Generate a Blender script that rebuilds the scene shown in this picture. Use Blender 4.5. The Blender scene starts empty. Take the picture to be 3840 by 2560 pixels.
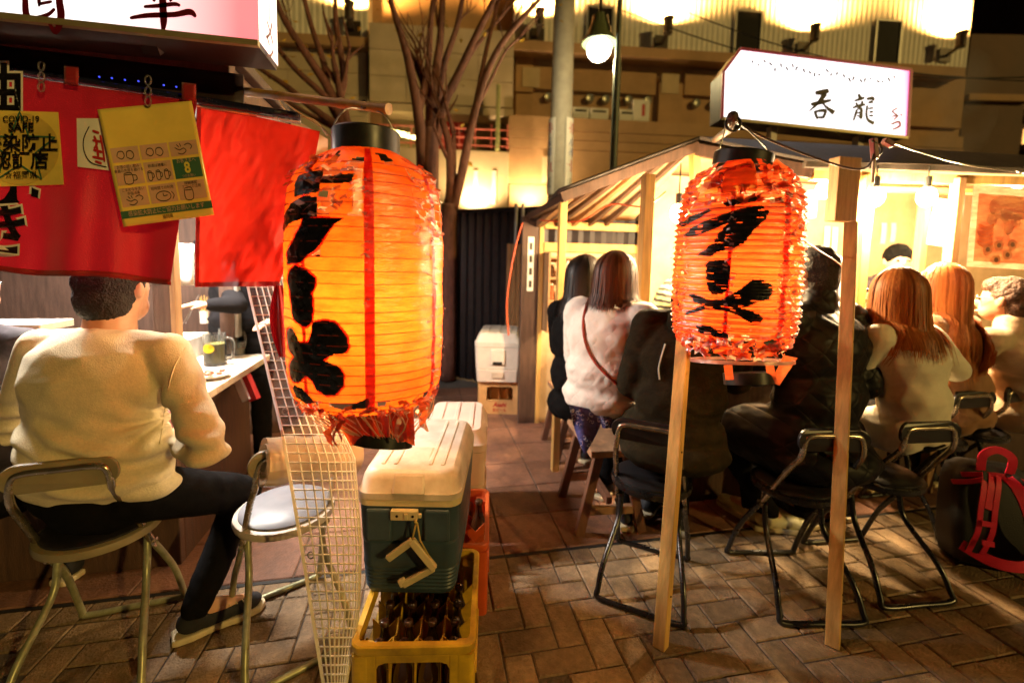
import bpy, bmesh, math, random
import numpy as np
from mathutils import Vector, Matrix, noise as mnoise
random.seed(7); RNG = np.random.default_rng(7)
sc = bpy.context.scene
col = sc.collection
R = math.radians

# ------------------------------------------------------------------ camera, sky, sun, exposure
EYE = 1.335
PITCH, ROLL, YAW = R(5.13), R(1.22), R(11.36)
FPX, PCX, PCY = 1021.0, 1176.0, 691.5          # focal length and principal point on a 2352 px wide frame
_f0 = np.array([math.sin(YAW), math.cos(YAW), 0]); _rt = np.array([math.cos(YAW), -math.sin(YAW), 0]); _u0 = np.array([0, 0, 1.0])
_fw = _f0 * math.cos(PITCH) - _u0 * math.sin(PITCH); _up = _f0 * math.sin(PITCH) + _u0 * math.cos(PITCH)
CAMP = np.array([0, 0, EYE])
cam = bpy.data.objects.new('camera', bpy.data.cameras.new('camera')); col.objects.link(cam); sc.camera = cam
_r2 = _rt * math.cos(ROLL) + _up * math.sin(ROLL); _u2 = -_rt * math.sin(ROLL) + _up * math.cos(ROLL)
cam.matrix_world = Matrix(((_r2[0], _u2[0], -_fw[0], 0), (_r2[1], _u2[1], -_fw[1], 0), (_r2[2], _u2[2], -_fw[2], EYE), (0, 0, 0, 1)))
cam.data.sensor_width = 36; cam.data.lens = 36 * 1667 / 3840; cam.data.shift_y = -151 / 3840
cam.data.clip_start = .05; cam.data.clip_end = 500
cam.data.dof.use_dof = True; cam.data.dof.focus_distance = 1.35; cam.data.dof.aperture_fstop = 1.6

w = bpy.data.worlds.new('World'); sc.world = w; w.use_nodes = True
_n = w.node_tree.nodes; _bg = _n['Background']
_sky = _n.new('ShaderNodeTexSky'); _sky.sky_type = 'NISHITA'; _sky.sun_disc = False
SUN_EL, SUN_AZ = R(19), R(143)      # azimuth of the light, clockwise from +Y
_sky.sun_elevation = SUN_EL; _sky.sun_rotation = SUN_AZ
w.node_tree.links.new(_sky.outputs[0], _bg.inputs[0]); _bg.inputs[1].default_value = 0.0002
sun = bpy.data.objects.new('sun', bpy.data.lights.new('sun', 'SUN')); col.objects.link(sun)
sun.data.energy = .68; sun.data.color = (1.0, .66, .18); sun.data.angle = R(1.2)
_sd = Vector((math.sin(SUN_AZ) * math.cos(SUN_EL), math.cos(SUN_AZ) * math.cos(SUN_EL), math.sin(SUN_EL)))
sun.rotation_euler = _sd.to_track_quat('Z', 'Y').to_euler()
sc.view_settings.view_transform = 'Standard'; sc.view_settings.look = 'None'
sc.view_settings.exposure = 0.75; sc.view_settings.gamma = 1.0; sc.view_settings.use_curve_mapping = False
sc.render.engine = 'CYCLES'
sc.cycles.use_denoising = True
sc.cycles.max_bounces = 6; sc.cycles.transparent_max_bounces = 16; sc.cycles.diffuse_bounces = 3; sc.cycles.glossy_bounces = 3
sc.cycles.sample_clamp_indirect = 4.0; sc.cycles.caustics_reflective = False; sc.cycles.caustics_refractive = False

# ------------------------------------------------------------------ survey helpers: photo measurement -> point in the place
def _ray(px, py):
    a, b = px - PCX, py - PCY; c, s = math.cos(ROLL), math.sin(ROLL)
    return _fw + _rt * ((c * a + s * b) / FPX) - _up * ((-s * a + c * b) / FPX)
def D(px, py, d): return Vector(CAMP + _ray(px, py) * d)                     # at depth d
def G(px, py, z=0.0): r = _ray(px, py); return Vector(CAMP + r * ((z - EYE) / r[2]))   # at height z
def YP(px, py, y): r = _ray(px, py); return Vector(CAMP + r * (y / r[1]))    # on the plane Y = y
def PX(p):
    v = np.array(p, float) - CAMP; z = v @ _fw; x = FPX * (v @ _rt) / z; y = -FPX * (v @ _up) / z
    c, s = math.cos(ROLL), math.sin(ROLL); return PCX + c * x - s * y, PCY + s * x + c * y, z

# ------------------------------------------------------------------ object helpers
ORI = {}
def tag(o, label=None, cat=None, group=None, kind=None):
    if label: o['label'] = label
    if cat: o['category'] = cat
    if group: o['group'] = group
    if kind: o['kind'] = kind
    return o
def thing(name, loc, label, cat, group=None, rz=0.0, local=False):
    o = bpy.data.objects.new(name, None); col.objects.link(o); o.empty_display_size = .05
    o.location = loc; o.rotation_euler = (0, 0, rz)
    ORI[o] = None if local else Vector(loc)
    return tag(o, label, cat, group)
def link(name, me, mat, parent=None):
    o = bpy.data.objects.new(name, me); col.objects.link(o)
    if mat is not None and not me.materials: me.materials.append(mat)
    if parent is not None:
        o.parent = parent; ORI[o] = ORI.get(parent)
    return o
def copy_tree(o, parent=None):
    c = o.copy(); col.objects.link(c)
    if parent is not None: c.parent = parent
    for ch in o.children: copy_tree(ch, c)
    return c

class MB:
    """collects shapes, then links them as ONE mesh object"""
    def __init__(s): s.v = []; s.f = []; s.a = None
    def add(s, vs, fs, a=None):
        k = len(s.v); s.v += [Vector(v) for v in vs]; s.f += [tuple(i + k for i in f) for f in fs]
        if a is not None:
            if s.a is None: s.a = []
            s.a += [a] * (len(s.v) - len(s.a))
        return s
    def box(s, x0, x1, y0, y1, z0, z1, m=None):
        vs = [Vector((x, y, z)) for x in (x0, x1) for y in (y0, y1) for z in (z0, z1)]
        if m is not None: vs = [m @ v for v in vs]
        return s.add(vs, [(0, 1, 3, 2), (4, 6, 7, 5), (0, 4, 5, 1), (2, 3, 7, 6), (0, 2, 6, 4), (1, 5, 7, 3)])
    def bar(s, p, q, w, h, up=(0, 0, 1)):
        p, q = Vector(p), Vector(q); d = (q - p).normalized(); up = Vector(up)
        if abs(d.dot(up)) > .98: up = Vector((0, 1, 0))
        x = d.cross(up).normalized() * (w / 2); z = x.normalized().cross(d).normalized() * (h / 2)
        vs = [a + i * x + j * z for a in (p, q) for i, j in ((-1, -1), (1, -1), (1, 1), (-1, 1))]
        return s.add(vs, [(0, 3, 2, 1), (4, 5, 6, 7), (0, 1, 5, 4), (1, 2, 6, 5), (2, 3, 7, 6), (3, 0, 4, 7)])
    def tube(s, pts, r, n=8, closed=False, smoothn=0):
        pts = [Vector(p) for p in pts]
        if smoothn: pts = crom(pts, smoothn, closed)
        rs = list(r) if hasattr(r, '__len__') else [r] * len(pts)
        if len(rs) != len(pts): rs = list(np.interp(np.linspace(0, 1, len(pts)), np.linspace(0, 1, len(rs)), rs))
        m = len(pts); nrm = None; vs = []
        for i, p in enumerate(pts):
            a = pts[(i - 1) % m] if (i or closed) else pts[0]; b = pts[(i + 1) % m] if (i < m - 1 or closed) else pts[-1]
            t = (b - a)
            t = t.normalized() if t.length > 1e-9 else Vector((0, 0, 1))
            if nrm is None: nrm = t.orthogonal().normalized()
            nrm = (nrm - t * nrm.dot(t)); nrm = nrm.normalized() if nrm.length > 1e-6 else t.orthogonal().normalized()
            bi = t.cross(nrm)
            for k in range(n):
                an = 2 * math.pi * k / n; vs.append(p + (nrm * math.cos(an) + bi * math.sin(an)) * rs[i])
        fs = []
        for i in range(m if closed else m - 1):
            j = (i + 1) % m
            for k in range(n): fs.append((i * n + k, i * n + (k + 1) % n, j * n + (k + 1) % n, j * n + k))
        if not closed: fs += [tuple(range(n))[::-1], tuple(range((m - 1) * n, m * n))]
        return s.add(vs, fs)
    def lathe(s, prof, c=(0, 0, 0), n=24, m=None, caps=True):
        c = Vector(c); vs = []; fs = []
        for r, z in prof:
            for k in range(n):
                a = 2 * math.pi * k / n; v = Vector((r * math.cos(a), r * math.sin(a), z))
                vs.append((m @ v if m is not None else v) + c)
        for i in range(len(prof) - 1):
            for k in range(n): fs.append((i * n + k, i * n + (k + 1) % n, (i + 1) * n + (k + 1) % n, (i + 1) * n + k))
        if caps:
            fs += [tuple(range(n))[::-1], tuple(range((len(prof) - 1) * n, len(prof) * n))]
        return s.add(vs, fs)
    def ell(s, c, r, n=14, m=None):
        c = Vector(c); r = r if hasattr(r, '__len__') else (r, r, r); vs = []; fs = []; k = n // 2 + 1
        for i in range(k):
            t = math.pi * i / (k - 1)
            for j in range(n):
                a = 2 * math.pi * j / n
                v = Vector((r[0] * math.sin(t) * math.cos(a), r[1] * math.sin(t) * math.sin(a), r[2] * math.cos(t)))
                vs.append((m @ v if m is not None else v) + c)
        for i in range(k - 1):
            for j in range(n): fs.append((i * n + j, (i + 1) * n + j, (i + 1) * n + (j + 1) % n, i * n + (j + 1) % n))
        return s.add(vs, fs)
    def grid(s, fn, nu, nv, keep=None, thick=None):
        vs = [Vector(fn(i / nu, j / nv)) for j in range(nv + 1) for i in range(nu + 1)]
        fs = [(j * (nu + 1) + i, j * (nu + 1) + i + 1, (j + 1) * (nu + 1) + i + 1, (j + 1) * (nu + 1) + i)
              for j in range(nv) for i in range(nu) if keep is None or keep((i + .5) / nu, (j + .5) / nv)]
        return s.add(vs, fs)
    def prism(s, poly, fn, d0, d1):
        """2-D polygon -> solid; fn(u, v, depth) gives the point"""
        n = len(poly); vs = [fn(u, v, d0) for u, v in poly] + [fn(u, v, d1) for u, v in poly]
        return s.add(vs, [tuple(range(n))[::-1], tuple(range(n, 2 * n))] + [(i, (i + 1) % n, n + (i + 1) % n, n + i) for i in range(n)])
    def stroke(s, pts, fn, n=6):
        """brush stroke: pts (u, v, width); fn(u, v) gives the point"""
        P = crom([Vector((a, b, c)) for a, b, c in pts], n) if len(pts) > 2 else [Vector(pts[0]).lerp(Vector(pts[1]), i / 6) for i in range(7)]
        L = []; Rr = []
        for i, p in enumerate(P):
            a = P[max(i - 1, 0)]; b = P[min(i + 1, len(P) - 1)]; t = Vector((b.x - a.x, b.y - a.y)); t = t.normalized() if t.length > 1e-9 else Vector((1, 0))
            nn = Vector((-t.y, t.x)) * (p.z / 2)
            if i in (0, len(P) - 1): nn = nn * .6
            L.append(fn(p.x + nn.x, p.y + nn.y)); Rr.append(fn(p.x - nn.x, p.y - nn.y))
        m = len(P); return s.add(L + Rr, [(i, m + i, m + i + 1, i + 1) for i in range(m - 1)])
    def build(s, name, mat, parent=None, smooth=False, bevel=0, solid=0, auto=None):
        me = bpy.data.meshes.new(name); o0 = ORI.get(parent) if parent is not None else None
        vs = [tuple(v - o0) if o0 is not None else tuple(v) for v in s.v]
        me.from_pydata(vs, [], s.f); me.update()
        bm = bmesh.new(); bm.from_mesh(me); bmesh.ops.recalc_face_normals(bm, faces=bm.faces); bm.to_mesh(me); bm.free()
        if s.a is not None:
            at = me.attributes.new('rnd', 'FLOAT', 'POINT'); at.data.foreach_set('value', s.a)
        if smooth: me.polygons.foreach_set('use_smooth', [True] * len(me.polygons)); 
        if auto: me.set_sharp_from_angle(angle=R(auto))
        o = link(name, me, mat, parent)
        if solid:
            m = o.modifiers.new('solid', 'SOLIDIFY'); m.thickness = solid; m.offset = 0
        if bevel:
            m = o.modifiers.new('bevel', 'BEVEL'); m.width = bevel; m.segments = 2; m.limit_method = 'ANGLE'; m.angle_limit = R(40)
        return o
def crom(P, n, closed=False):
    out = []; m = len(P)
    for i in range(m if closed else m - 1):
        g = lambda k: P[k % m] if closed else P[min(max(k, 0), m - 1)]
        a, b, c, d = g(i - 1), g(i), g(i + 1), g(i + 2)
        for k in range(n):
            t = k / n; t2, t3 = t * t, t ** 3
            out.append(.5 * ((2 * b) + (c - a) * t + (2 * a - 5 * b + 4 * c - d) * t2 + (3 * b - a - 3 * c + d) * t3))
    if not closed: out.append(P[-1])
    return out
def box_obj(name, mat, parent, *a, bevel=0, **k): return MB().box(*a, **k).build(name, mat, parent, bevel=bevel)

# ------------------------------------------------------------------ materials
def M(name, c, rough=.6, metal=0., var=.18, scale=14., bump=0., bscale=60., spec=.4, coat=0., emit=0., ecol=None, tr=0., alpha=1., rand=0., stretch=None, sss=0., dirt=None, sheen=0., stain=0.):
    m = bpy.data.materials.new(name); m.use_nodes = True; nt = m.node_tree; N = nt.nodes; L = nt.links; b = N['Principled BSDF']
    b.inputs['Roughness'].default_value = rough; b.inputs['Metallic'].default_value = metal
    b.inputs['Specular IOR Level'].default_value = spec; b.inputs['Coat Weight'].default_value = coat
    b.inputs['Transmission Weight'].default_value = tr; b.inputs['Alpha'].default_value = alpha
    b.inputs['Sheen Weight'].default_value = sheen
    if sss: b.inputs['Subsurface Weight'].default_value = sss; b.inputs['Subsurface Radius'].default_value = (.01, .004, .002)
    tc = N.new('ShaderNodeTexCoord'); mp = N.new('ShaderNodeMapping'); L.new(tc.outputs['Object'], mp.inputs[0])
    if stretch: mp.inputs['Scale'].default_value = stretch
    nz = N.new('ShaderNodeTexNoise'); nz.inputs['Scale'].default_value = scale; nz.inputs['Detail'].default_value = 5; nz.inputs['Roughness'].default_value = .62
    L.new(mp.outputs[0], nz.inputs[0])
    rp = N.new('ShaderNodeValToRGB'); e = rp.color_ramp.elements
    lo = [x * (1 - var) for x in c]; hi = [min(1, x * (1 + var * .8)) for x in c]
    if dirt: lo = [a * .35 + d * .65 for a, d in zip(lo, dirt)]
    e[0].position = .32; e[1].position = .68; e[0].color = (*lo, 1); e[1].color = (*hi, 1)
    L.new(nz.outputs[0], rp.inputs[0]); src = rp.outputs[0]
    if rand:
        oi = N.new('ShaderNodeObjectInfo'); hs = N.new('ShaderNodeHueSaturation'); ma = N.new('ShaderNodeMath'); ma.operation = 'MULTIPLY_ADD'
        ma.inputs[1].default_value = rand * 2; ma.inputs[2].default_value = 1 - rand
        L.new(oi.outputs['Random'], ma.inputs[0]); L.new(ma.outputs[0], hs.inputs['Value']); L.new(src, hs.inputs['Color']); src = hs.outputs[0]
    if stain:
        ge = N.new('ShaderNodeNewGeometry'); n4 = N.new('ShaderNodeTexNoise'); n4.inputs['Scale'].default_value = 2.6; n4.inputs['Detail'].default_value = 7; n4.inputs['Roughness'].default_value = .7; L.new(ge.outputs['Position'], n4.inputs[0])
        r4 = N.new('ShaderNodeMapRange'); r4.inputs[1].default_value = .35; r4.inputs[2].default_value = .65; r4.inputs[3].default_value = 1 - stain; r4.inputs[4].default_value = 1 + stain * .4; L.new(n4.outputs[0], r4.inputs[0])
        v4 = N.new('ShaderNodeVectorMath'); v4.operation = 'SCALE'; L.new(src, v4.inputs[0]); L.new(r4.outputs[0], v4.inputs['Scale']); src = v4.outputs[0]
    L.new(src, b.inputs['Base Color'])
    if bump:
        n2 = N.new('ShaderNodeTexNoise'); n2.inputs['Scale'].default_value = bscale; n2.inputs['Detail'].default_value = 6
        L.new(mp.outputs[0], n2.inputs[0]); bp = N.new('ShaderNodeBump'); bp.inputs['Strength'].default_value = bump; bp.inputs['Distance'].default_value = .01
        L.new(n2.outputs[0], bp.inputs['Height']); L.new(bp.outputs[0], b.inputs['Normal'])
    rr = N.new('ShaderNodeMapRange'); rr.inputs[3].default_value = max(0, rough - .12); rr.inputs[4].default_value = min(1, rough + .12)
    L.new(nz.outputs[0], rr.inputs[0]); L.new(rr.outputs[0], b.inputs['Roughness'])
    if emit:
        b.inputs['Emission Color'].default_value = (*(ecol or c), 1); b.inputs['Emission Strength'].default_value = emit
    return m
def lamp(name, loc, power, color, radius=.04, spot=None, parent=None, target=None, blend=.5):
    d = bpy.data.lights.new(name, 'SPOT' if spot else 'POINT'); d.energy = power; d.color = color; d.shadow_soft_size = radius
    if spot: d.spot_size = R(spot); d.spot_blend = blend
    o = bpy.data.objects.new(name, d); col.objects.link(o); o.location = loc
    if target is not None: o.rotation_euler = (Vector(target) - Vector(loc)).to_track_quat('-Z', 'Y').to_euler()
    if parent is not None:
        o0 = ORI.get(parent); o.parent = parent
        if o0 is not None: o.location = Vector(loc) - o0
    return o

def text_mesh(name, s, mat, parent, fn, size=1.0, sx=1.0, shear=0., bold=0., align='CENTER'):
    """lettering; fn(u, v) maps the flat layout to points"""
    cu = bpy.data.curves.new('t', 'FONT'); cu.body = s; cu.size = size; cu.align_x = align; cu.align_y = 'CENTER'; cu.shear = shear; cu.offset = bold; cu.resolution_u = 3
    o = bpy.data.objects.new('t', cu); col.objects.link(o)
    dg = bpy.context.evaluated_depsgraph_get(); ev = o.evaluated_get(dg); me0 = ev.to_mesh()
    mb = MB(); mb.add([fn(v.co.x * sx, v.co.y) for v in me0.vertices], [tuple(p.vertices) for p in me0.polygons]); ev.to_mesh_clear()
    bpy.data.objects.remove(o); bpy.data.curves.remove(cu)
    return mb.build(name, mat, parent)
def fbm(p, o=3):
    return mnoise.fractal(Vector(p), 1.0, 2.0, o)
# ================================================================== SETTING: ground, tiles and pavers
m_joint = M('joint_mortar', (.10, .075, .055), .95, var=.4, scale=60, bump=.4, bscale=200)
m_road = M('street_ground', (.13, .115, .10), .9, var=.25, scale=8, bump=.3, bscale=120)
m_tile = M('clay_tile', (.27, .13, .08), .55, var=.2, scale=26, bump=.55, bscale=95, rand=.18, stain=.45)
m_paver = M('paver_stone', (.30, .20, .11), .62, var=.28, scale=30, bump=.75, bscale=110, rand=.26, stain=.5)
g = MB(); g.add([(-60, -20, -.02), (60, -20, -.02), (60, 90, -.02), (-60, 90, -.02)], [(0, 1, 2, 3)])
tag(g.build('ground', m_road), kind='structure')
TX, TY, T = .67, 1.87, .30
pav = MB().box(-2.6, 4.6, .2, 4.6, -.06, -.006).build('pavement', m_joint); tag(pav, kind='structure')
def slab(w, d, seed, h=.03):
    rg = random.Random(seed); b = .004; hw, hd = w / 2 - .0028, d / 2 - .0028
    j = lambda: rg.uniform(-.0012, .0012)
    lo = [(-hw, -hd), (hw, -hd), (hw, hd), (-hw, hd)]; lo = [(x + j(), y + j()) for x, y in lo]
    vs = [(x, y, -h) for x, y in lo] + [(x, y, -b) for x, y in lo] + [(x * (1 - 2 * b / w), y * (1 - 2 * b / d), rg.uniform(-.0008, .0008)) for x, y in lo]
    fs = [(4, 5, 9, 8), (5, 6, 10, 9), (6, 7, 11, 10), (7, 4, 8, 11), (8, 9, 10, 11), (0, 1, 5, 4), (1, 2, 6, 5), (2, 3, 7, 6), (3, 0, 4, 7)]
    me = bpy.data.meshes.new('slab'); me.from_pydata(vs, [], fs); me.update(); return me
tile_me = [slab(T, T, s) for s in range(3)]; pv_me = [slab(.2, .1, s) for s in range(4)]
for me in tile_me: me.materials.append(m_tile)
for me in pv_me: me.materials.append(m_paver)
def in_view(x, y, mrg=60):
    u, v, z = PX((x, y, 0)); return z > .3 and -mrg < u < 2352 + mrg and v < 1568 + mrg
cand = [(TX + T * (i + .5), TY + .02 + T * (j + .5)) for i in range(-11, 9) for j in range(0, 9)]
for x, y in cand:
    if not in_view(x, y): continue
    o = bpy.data.objects.new('tile', random.choice(tile_me)); col.objects.link(o); o.parent = pav
    o.location = (x, y, random.uniform(-.0015, .0015)); o.rotation_euler = (random.uniform(-.004, .004), random.uniform(-.004, .004), random.choice((0, 1, 2, 3)) * math.pi / 2)
pl = []
for j in range(1, 15):
    for i in range(-30, 40):
        k = (i - j) % 4; x0, y0 = TX + .1 * i, TY - .1 * (j + 1)
        if j == 0: continue
        if k == 0: pl.append((x0 + .1, y0 + .05, 0))
        elif k == 2: pl.append((x0 + .05, y0 + (.0 if False else .1), math.pi / 2)) if j > 1 else None
for i in range(-30, 40): pl.append((TX + .1 * i + .05, TY - .05, None))     # header course of half pavers by the gully
half_me = [slab(.1, .1, s) for s in range(2)]
for me in half_me: me.materials.append(m_paver)
for i in range(-30, 40):
    if (i - 1) % 4 == 2: pl.append((TX + .1 * i + .05, TY - .15, None))
pl = [p for p in pl if in_view(p[0], p[1], 40)]
pl.sort(key=lambda p: (p[0] ** 2 + p[1] ** 2))
rest = MB()
for n_, (x, y, a) in enumerate(pl):
    me = random.choice(half_me if a is None else pv_me)
    if n_ < 300:
        o = bpy.data.objects.new('paver', me); col.objects.link(o); o.parent = pav
        o.location = (x, y, random.uniform(-.002, .002)); o.rotation_euler = (random.uniform(-.008, .008), random.uniform(-.008, .008), (a or 0) + random.choice((0, math.pi)) + random.uniform(-.006, .006))
    else:
        mm = Matrix.Translation((x, y, 0)) @ Matrix.Rotation(a or 0, 4, 'Z'); rest.add([mm @ v.co for v in me.vertices], [tuple(p.vertices) for p in me.polygons])
if rest.v: tag(rest.build('paver_field', m_paver, pav), kind='stuff')
m_gully = M('gully_iron', (.02, .018, .016), .6)
MB().box(-2.6, 4.6, TY + .001, TY + .019, -.0055, -.0035).build('drain_slot', m_gully, pav)

# ================================================================== big building behind
BZ = 14.0; BA = R(-6.6)
b_o = D(1176, 600, BZ); b_o.z = 0
b_e = Vector((math.cos(BA), math.sin(BA), 0)); b_n = Vector((math.sin(BA), -math.cos(BA), 0))      # b_n points to the street
def bpt(px, py, off=0.):
    r = Vector(_ray(px, py)); o = b_o + b_n * off; c = Vector(CAMP); t = (o - c).dot(b_n) / r.dot(b_n); p = c + r * t
    return (p - b_o).dot(b_e), p.z
def bw(s, off, z): return b_o + b_e * s + b_n * off + Vector((0, 0, z))
def bbox(mb, s0, s1, o0, o1, z0, z1):
    vs = [bw(s, o, z) for s in (s0, s1) for o in (o0, o1) for z in (z0, z1)]
    return mb.add(vs, [(0, 1, 3, 2), (4, 6, 7, 5), (0, 4, 5, 1), (2, 3, 7, 6), (0, 2, 6, 4), (1, 5, 7, 3)])
def brect(x0, y0, x1, y1, off):      # photo rectangle -> facade rectangle
    xm, ym = (x0 + x1) / 2, (y0 + y1) / 2
    return bpt(x0, ym, off)[0], bpt(x1, ym, off)[0], bpt(xm, y1, off)[1], bpt(xm, y0, off)[1]
m_brown = M('brown_render', (.46, .28, .15), .8, var=.16, scale=1.2, bump=.2, bscale=30)
m_conc = M('pale_concrete', (.58, .45, .30), .8, var=.12, scale=1.5, bump=.2, bscale=25)
m_white = M('white_cladding', (.78, .74, .66), .55, var=.08, scale=3)
m_dark = M('dark_glass', (.012, .010, .010), .6, var=.2, spec=.1)
m_redp = M('red_paint', (.45, .02, .02), .5)
m_rail = M('rail_paint', (.62, .16, .13), .5)
m_grey = M('grey_metal', (.30, .29, .27), .45, metal=.5)
m_ac = M('ac_enamel', (.72, .69, .62), .5, var=.08)
bld = thing('building', b_o, 'wide beige and brown building with uplit white cladding behind the stalls', 'building')
sR = bpt(2225, 100)[0]; sL = bpt(-500, 300)[0]
mb = MB(); bbox(mb, sL, sR, -6, 0, 0, 15); mb.build('wall', m_brown, bld)
def corrugated(name, s0, s1, z0, z1, off, pitch=.16, dp=.014):
    n = int((s1 - s0) / pitch); mb = MB(); vs = []; fs = []
    prof = [(0, 0), (.35, 0), (.5, 1), (.85, 1), (1, 0)]
    pts = [(s0 + (i + a) * pitch, off + b * dp) for i in range(n) for a, b in prof[:-1]] + [(s0 + n * pitch, off)]
    for s, o in pts: vs += [bw(s, o, z0), bw(s, o, z1)]
    fs = [(2 * i, 2 * i + 2, 2 * i + 3, 2 * i + 1) for i in range(len(pts) - 1)]
    mb.add(vs, fs); bbox(mb, s0, s1, .002, off - .002, z0, z1); return mb.build(name, m_white, bld)
s0, _, z0, _ = brect(1180, 100, 2225, 150, .5); s1 = bpt(2225, 100, .5)[0]
zb = bpt(1400, 108, .5)[1]
corrugated('cladding', bpt(1180, 100, .5)[0], s1, zb, 13.5, .5)
zb2 = bpt(650, 78, .5)[1]
corrugated('cladding', bpt(420, 60, .5)[0], bpt(846, 60, .5)[0], zb2, 13.5, .5)
# sills under the cladding
for x0, x1, zz in ((1180, 2225, zb), (420, 846, zb2)):
    mb = MB(); bbox(mb, bpt(x0, 100, .62)[0], bpt(x1, 100, .62)[0], .0, .62, zz - .28, zz - .01); mb.build('band', m_brown, bld)
# black slots in the cladding
for x0, x1, y0, y1 in ((1350, 1405, 18, 108), (1690, 1746, 28, 114), (2012, 2066, 50, 124)):
    a, b_, c, d = brect(x0, y0, x1, y1, .56); o_ = MB(); bbox(o_, a, b_, .545, .56, zb + .002, d); o_ = o_.build('window', m_dark, bld)
    fr = MB()
    for s_ in (a - .05, b_): bbox(fr, s_, s_ + .05, .545, .60, zb + .002, d + .05)
    bbox(fr, a, b_, .545, .60, d, d + .05); fr.build('frame', m_grey, o_)
# pale masonry volumes, laid block by block
m_block = M('pale_block', (.56, .45, .33), .8, var=.12, scale=1.6, bump=.25, bscale=25, rand=.10)
def blocks(x0, x1, y0, y1, off, zmax=99, bwid=1.05, bh=.62):
    a, b_, c, d = brect(x0, y0, x1, y1, off); d = min(d, zmax); c = max(c, 0.02); nx = max(1, round((b_ - a) / bwid)); nz = max(1, round((d - c) / bh)); w_ = (b_ - a) / nx; h_ = (d - c) / nz
    for j in range(nz):
        for i in range(nx): mb = MB(); e = random.uniform(-.006, .006); bbox(mb, a + i * w_ + .008, a + (i + 1) * w_ - .008, .003, off + e, c + j * h_ + .008, c + (j + 1) * h_ - .008); mb.build('block', m_block, bld)
blocks(848, 1180, 62, 240, .8); blocks(882, 1180, 243, 262, .8); blocks(380, 846, 80, 640, .35, zb2 - .3)
# brown wall panels right of the concrete volume
for x0, x1, y0, y1 in ((1184, 1226, 120, 212), (1228, 1508, 160, 212), (1512, 1568, 190, 286), (1572, 1700, 165, 222), (1702, 1960, 165, 290), (1962, 2215, 165, 290), (1184, 1226, 215, 286)):
    a, b_, c, d = brect(x0, y0, x1, y1, .15); mb = MB(); bbox(mb, a + .01, b_ - .01, .003, .15, c + .01, d - .01); mb.build('panel', m_brown, bld, bevel=.008)
for x0, x1, y0, y1 in ((1200, 1240, 155, 200), (1520, 1560, 170, 215), (1245, 1280, 360, 420), (2030, 2060, 210, 330)):      # lighter patches
    a, b_, c, d = brect(x0, y0, x1, y1, .62 if y0 > 300 else .17); mb = MB(); o1 = .92 if y0 > 300 else .17
    a, b_, c, d = brect(x0, y0, x1, y1, o1); bbox(mb, a, b_, o1 - .015, o1, c, d); mb.build('hatch', m_conc, bld)
# stepped parapet
for k, (y0, y1) in enumerate(((289, 318), (319, 338), (339, 360), (361, 440), (441, 640))):
    a, b_, c, d = brect(1168, y0, 2215, y1, .9 - .02 * k); mb = MB(); bbox(mb, a, b_, .003, .9 - .02 * k, max(0.01, c + .008), d - .004); mb.build('parapet', m_brown, bld)
m_vent = M('vent_metal', (.42, .42, .36), .4, metal=.6)
for x, y in ((918, 219), (963, 218), (1039, 220), (1077, 220), (1139, 220), (1260, 223), (1355, 226), (1392, 228), (1444, 229), (1488, 231), (1600, 237), (1642, 239)):
    s, z = bpt(x, y, .12); mb = MB(); rr = .13
    mb.lathe([(rr * .2, .02), (rr * .85, .05), (rr, .0), (rr * 1.05, -.115), (rr * 1.05, -.117)], n=16, m=Matrix((b_e, Vector((0, 0, 1)), b_n)).transposed(), c=bw(s, .12, z)); mb.build('vent', m_vent, bld, smooth=True, auto=40)
# recessed balcony with red door and railing
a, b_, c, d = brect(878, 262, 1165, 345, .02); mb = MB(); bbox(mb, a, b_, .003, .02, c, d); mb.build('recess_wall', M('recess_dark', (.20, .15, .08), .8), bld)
a, b_, c, d = brect(1003, 258, 1067, 345, .06); mb = MB(); bbox(mb, a, b_, .021, .06, c, d); dr = mb.build('door', m_redp, bld); mb = MB(); bbox(mb, b_ - .12, b_ - .06, .061, .12, (c + d) / 2, (c + d) / 2 + .05); mb.build('handle', m_grey, dr)
mb = MB()
for y in (286, 306, 325):
    s0_, z_ = bpt(865, y, 1.2); s1_, _ = bpt(1168, y, 1.2); mb.tube([bw(s0_, 1.2, z_), bw(s1_, 1.2, z_)], .02, 6)
for x in range(870, 1170, 37):
    s_, zt = bpt(x, 286, 1.2); _, zl = bpt(x, 345, 1.2); mb.tube([bw(s_, 1.2, zl), bw(s_, 1.2, zt)], .018, 6)
mb.build('railing', m_rail, bld)
a, b_, c, d = brect(868, 342, 1166, 640, 1.25); mb = MB(); bbox(mb, a, b_, .004, 1.25, 0, d); mb.build('terrace', m_conc, bld, bevel=.02)
for x in (1040, 1088, 1130):
    a, b_, c, d = brect(x, 392, x + 9, 470, 1.28); mb = MB(); bbox(mb, a, b_, 1.252, 1.28, c, d); mb.build('pilaster', m_white, bld)
s_, zt = bpt(1145, 195, 1.3); _, zl = bpt(1145, 345, 1.3); mb = MB(); mb.tube([bw(s_, 1.3, zl), bw(s_, 1.3, zt)], .06, 8); mb.build('downpipe', M('green_pipe', (.35, .36, .16), .5), bld)
m_strip = M('strip_lamp', (1, .8, .3), .5, emit=9, ecol=(1, .75, .25))
mb = MB()
for i in range(5):
    s_, z_ = bpt(900 + i * 13, 303 + i * 3, .9); mb.ell(bw(s_, .9, z_), (.11, .06, .07), 8)
tag(mb.build('strip_lamp', m_strip), 'glowing yellow strip of lamps on the balcony by the tree trunk', 'lamp')
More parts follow.
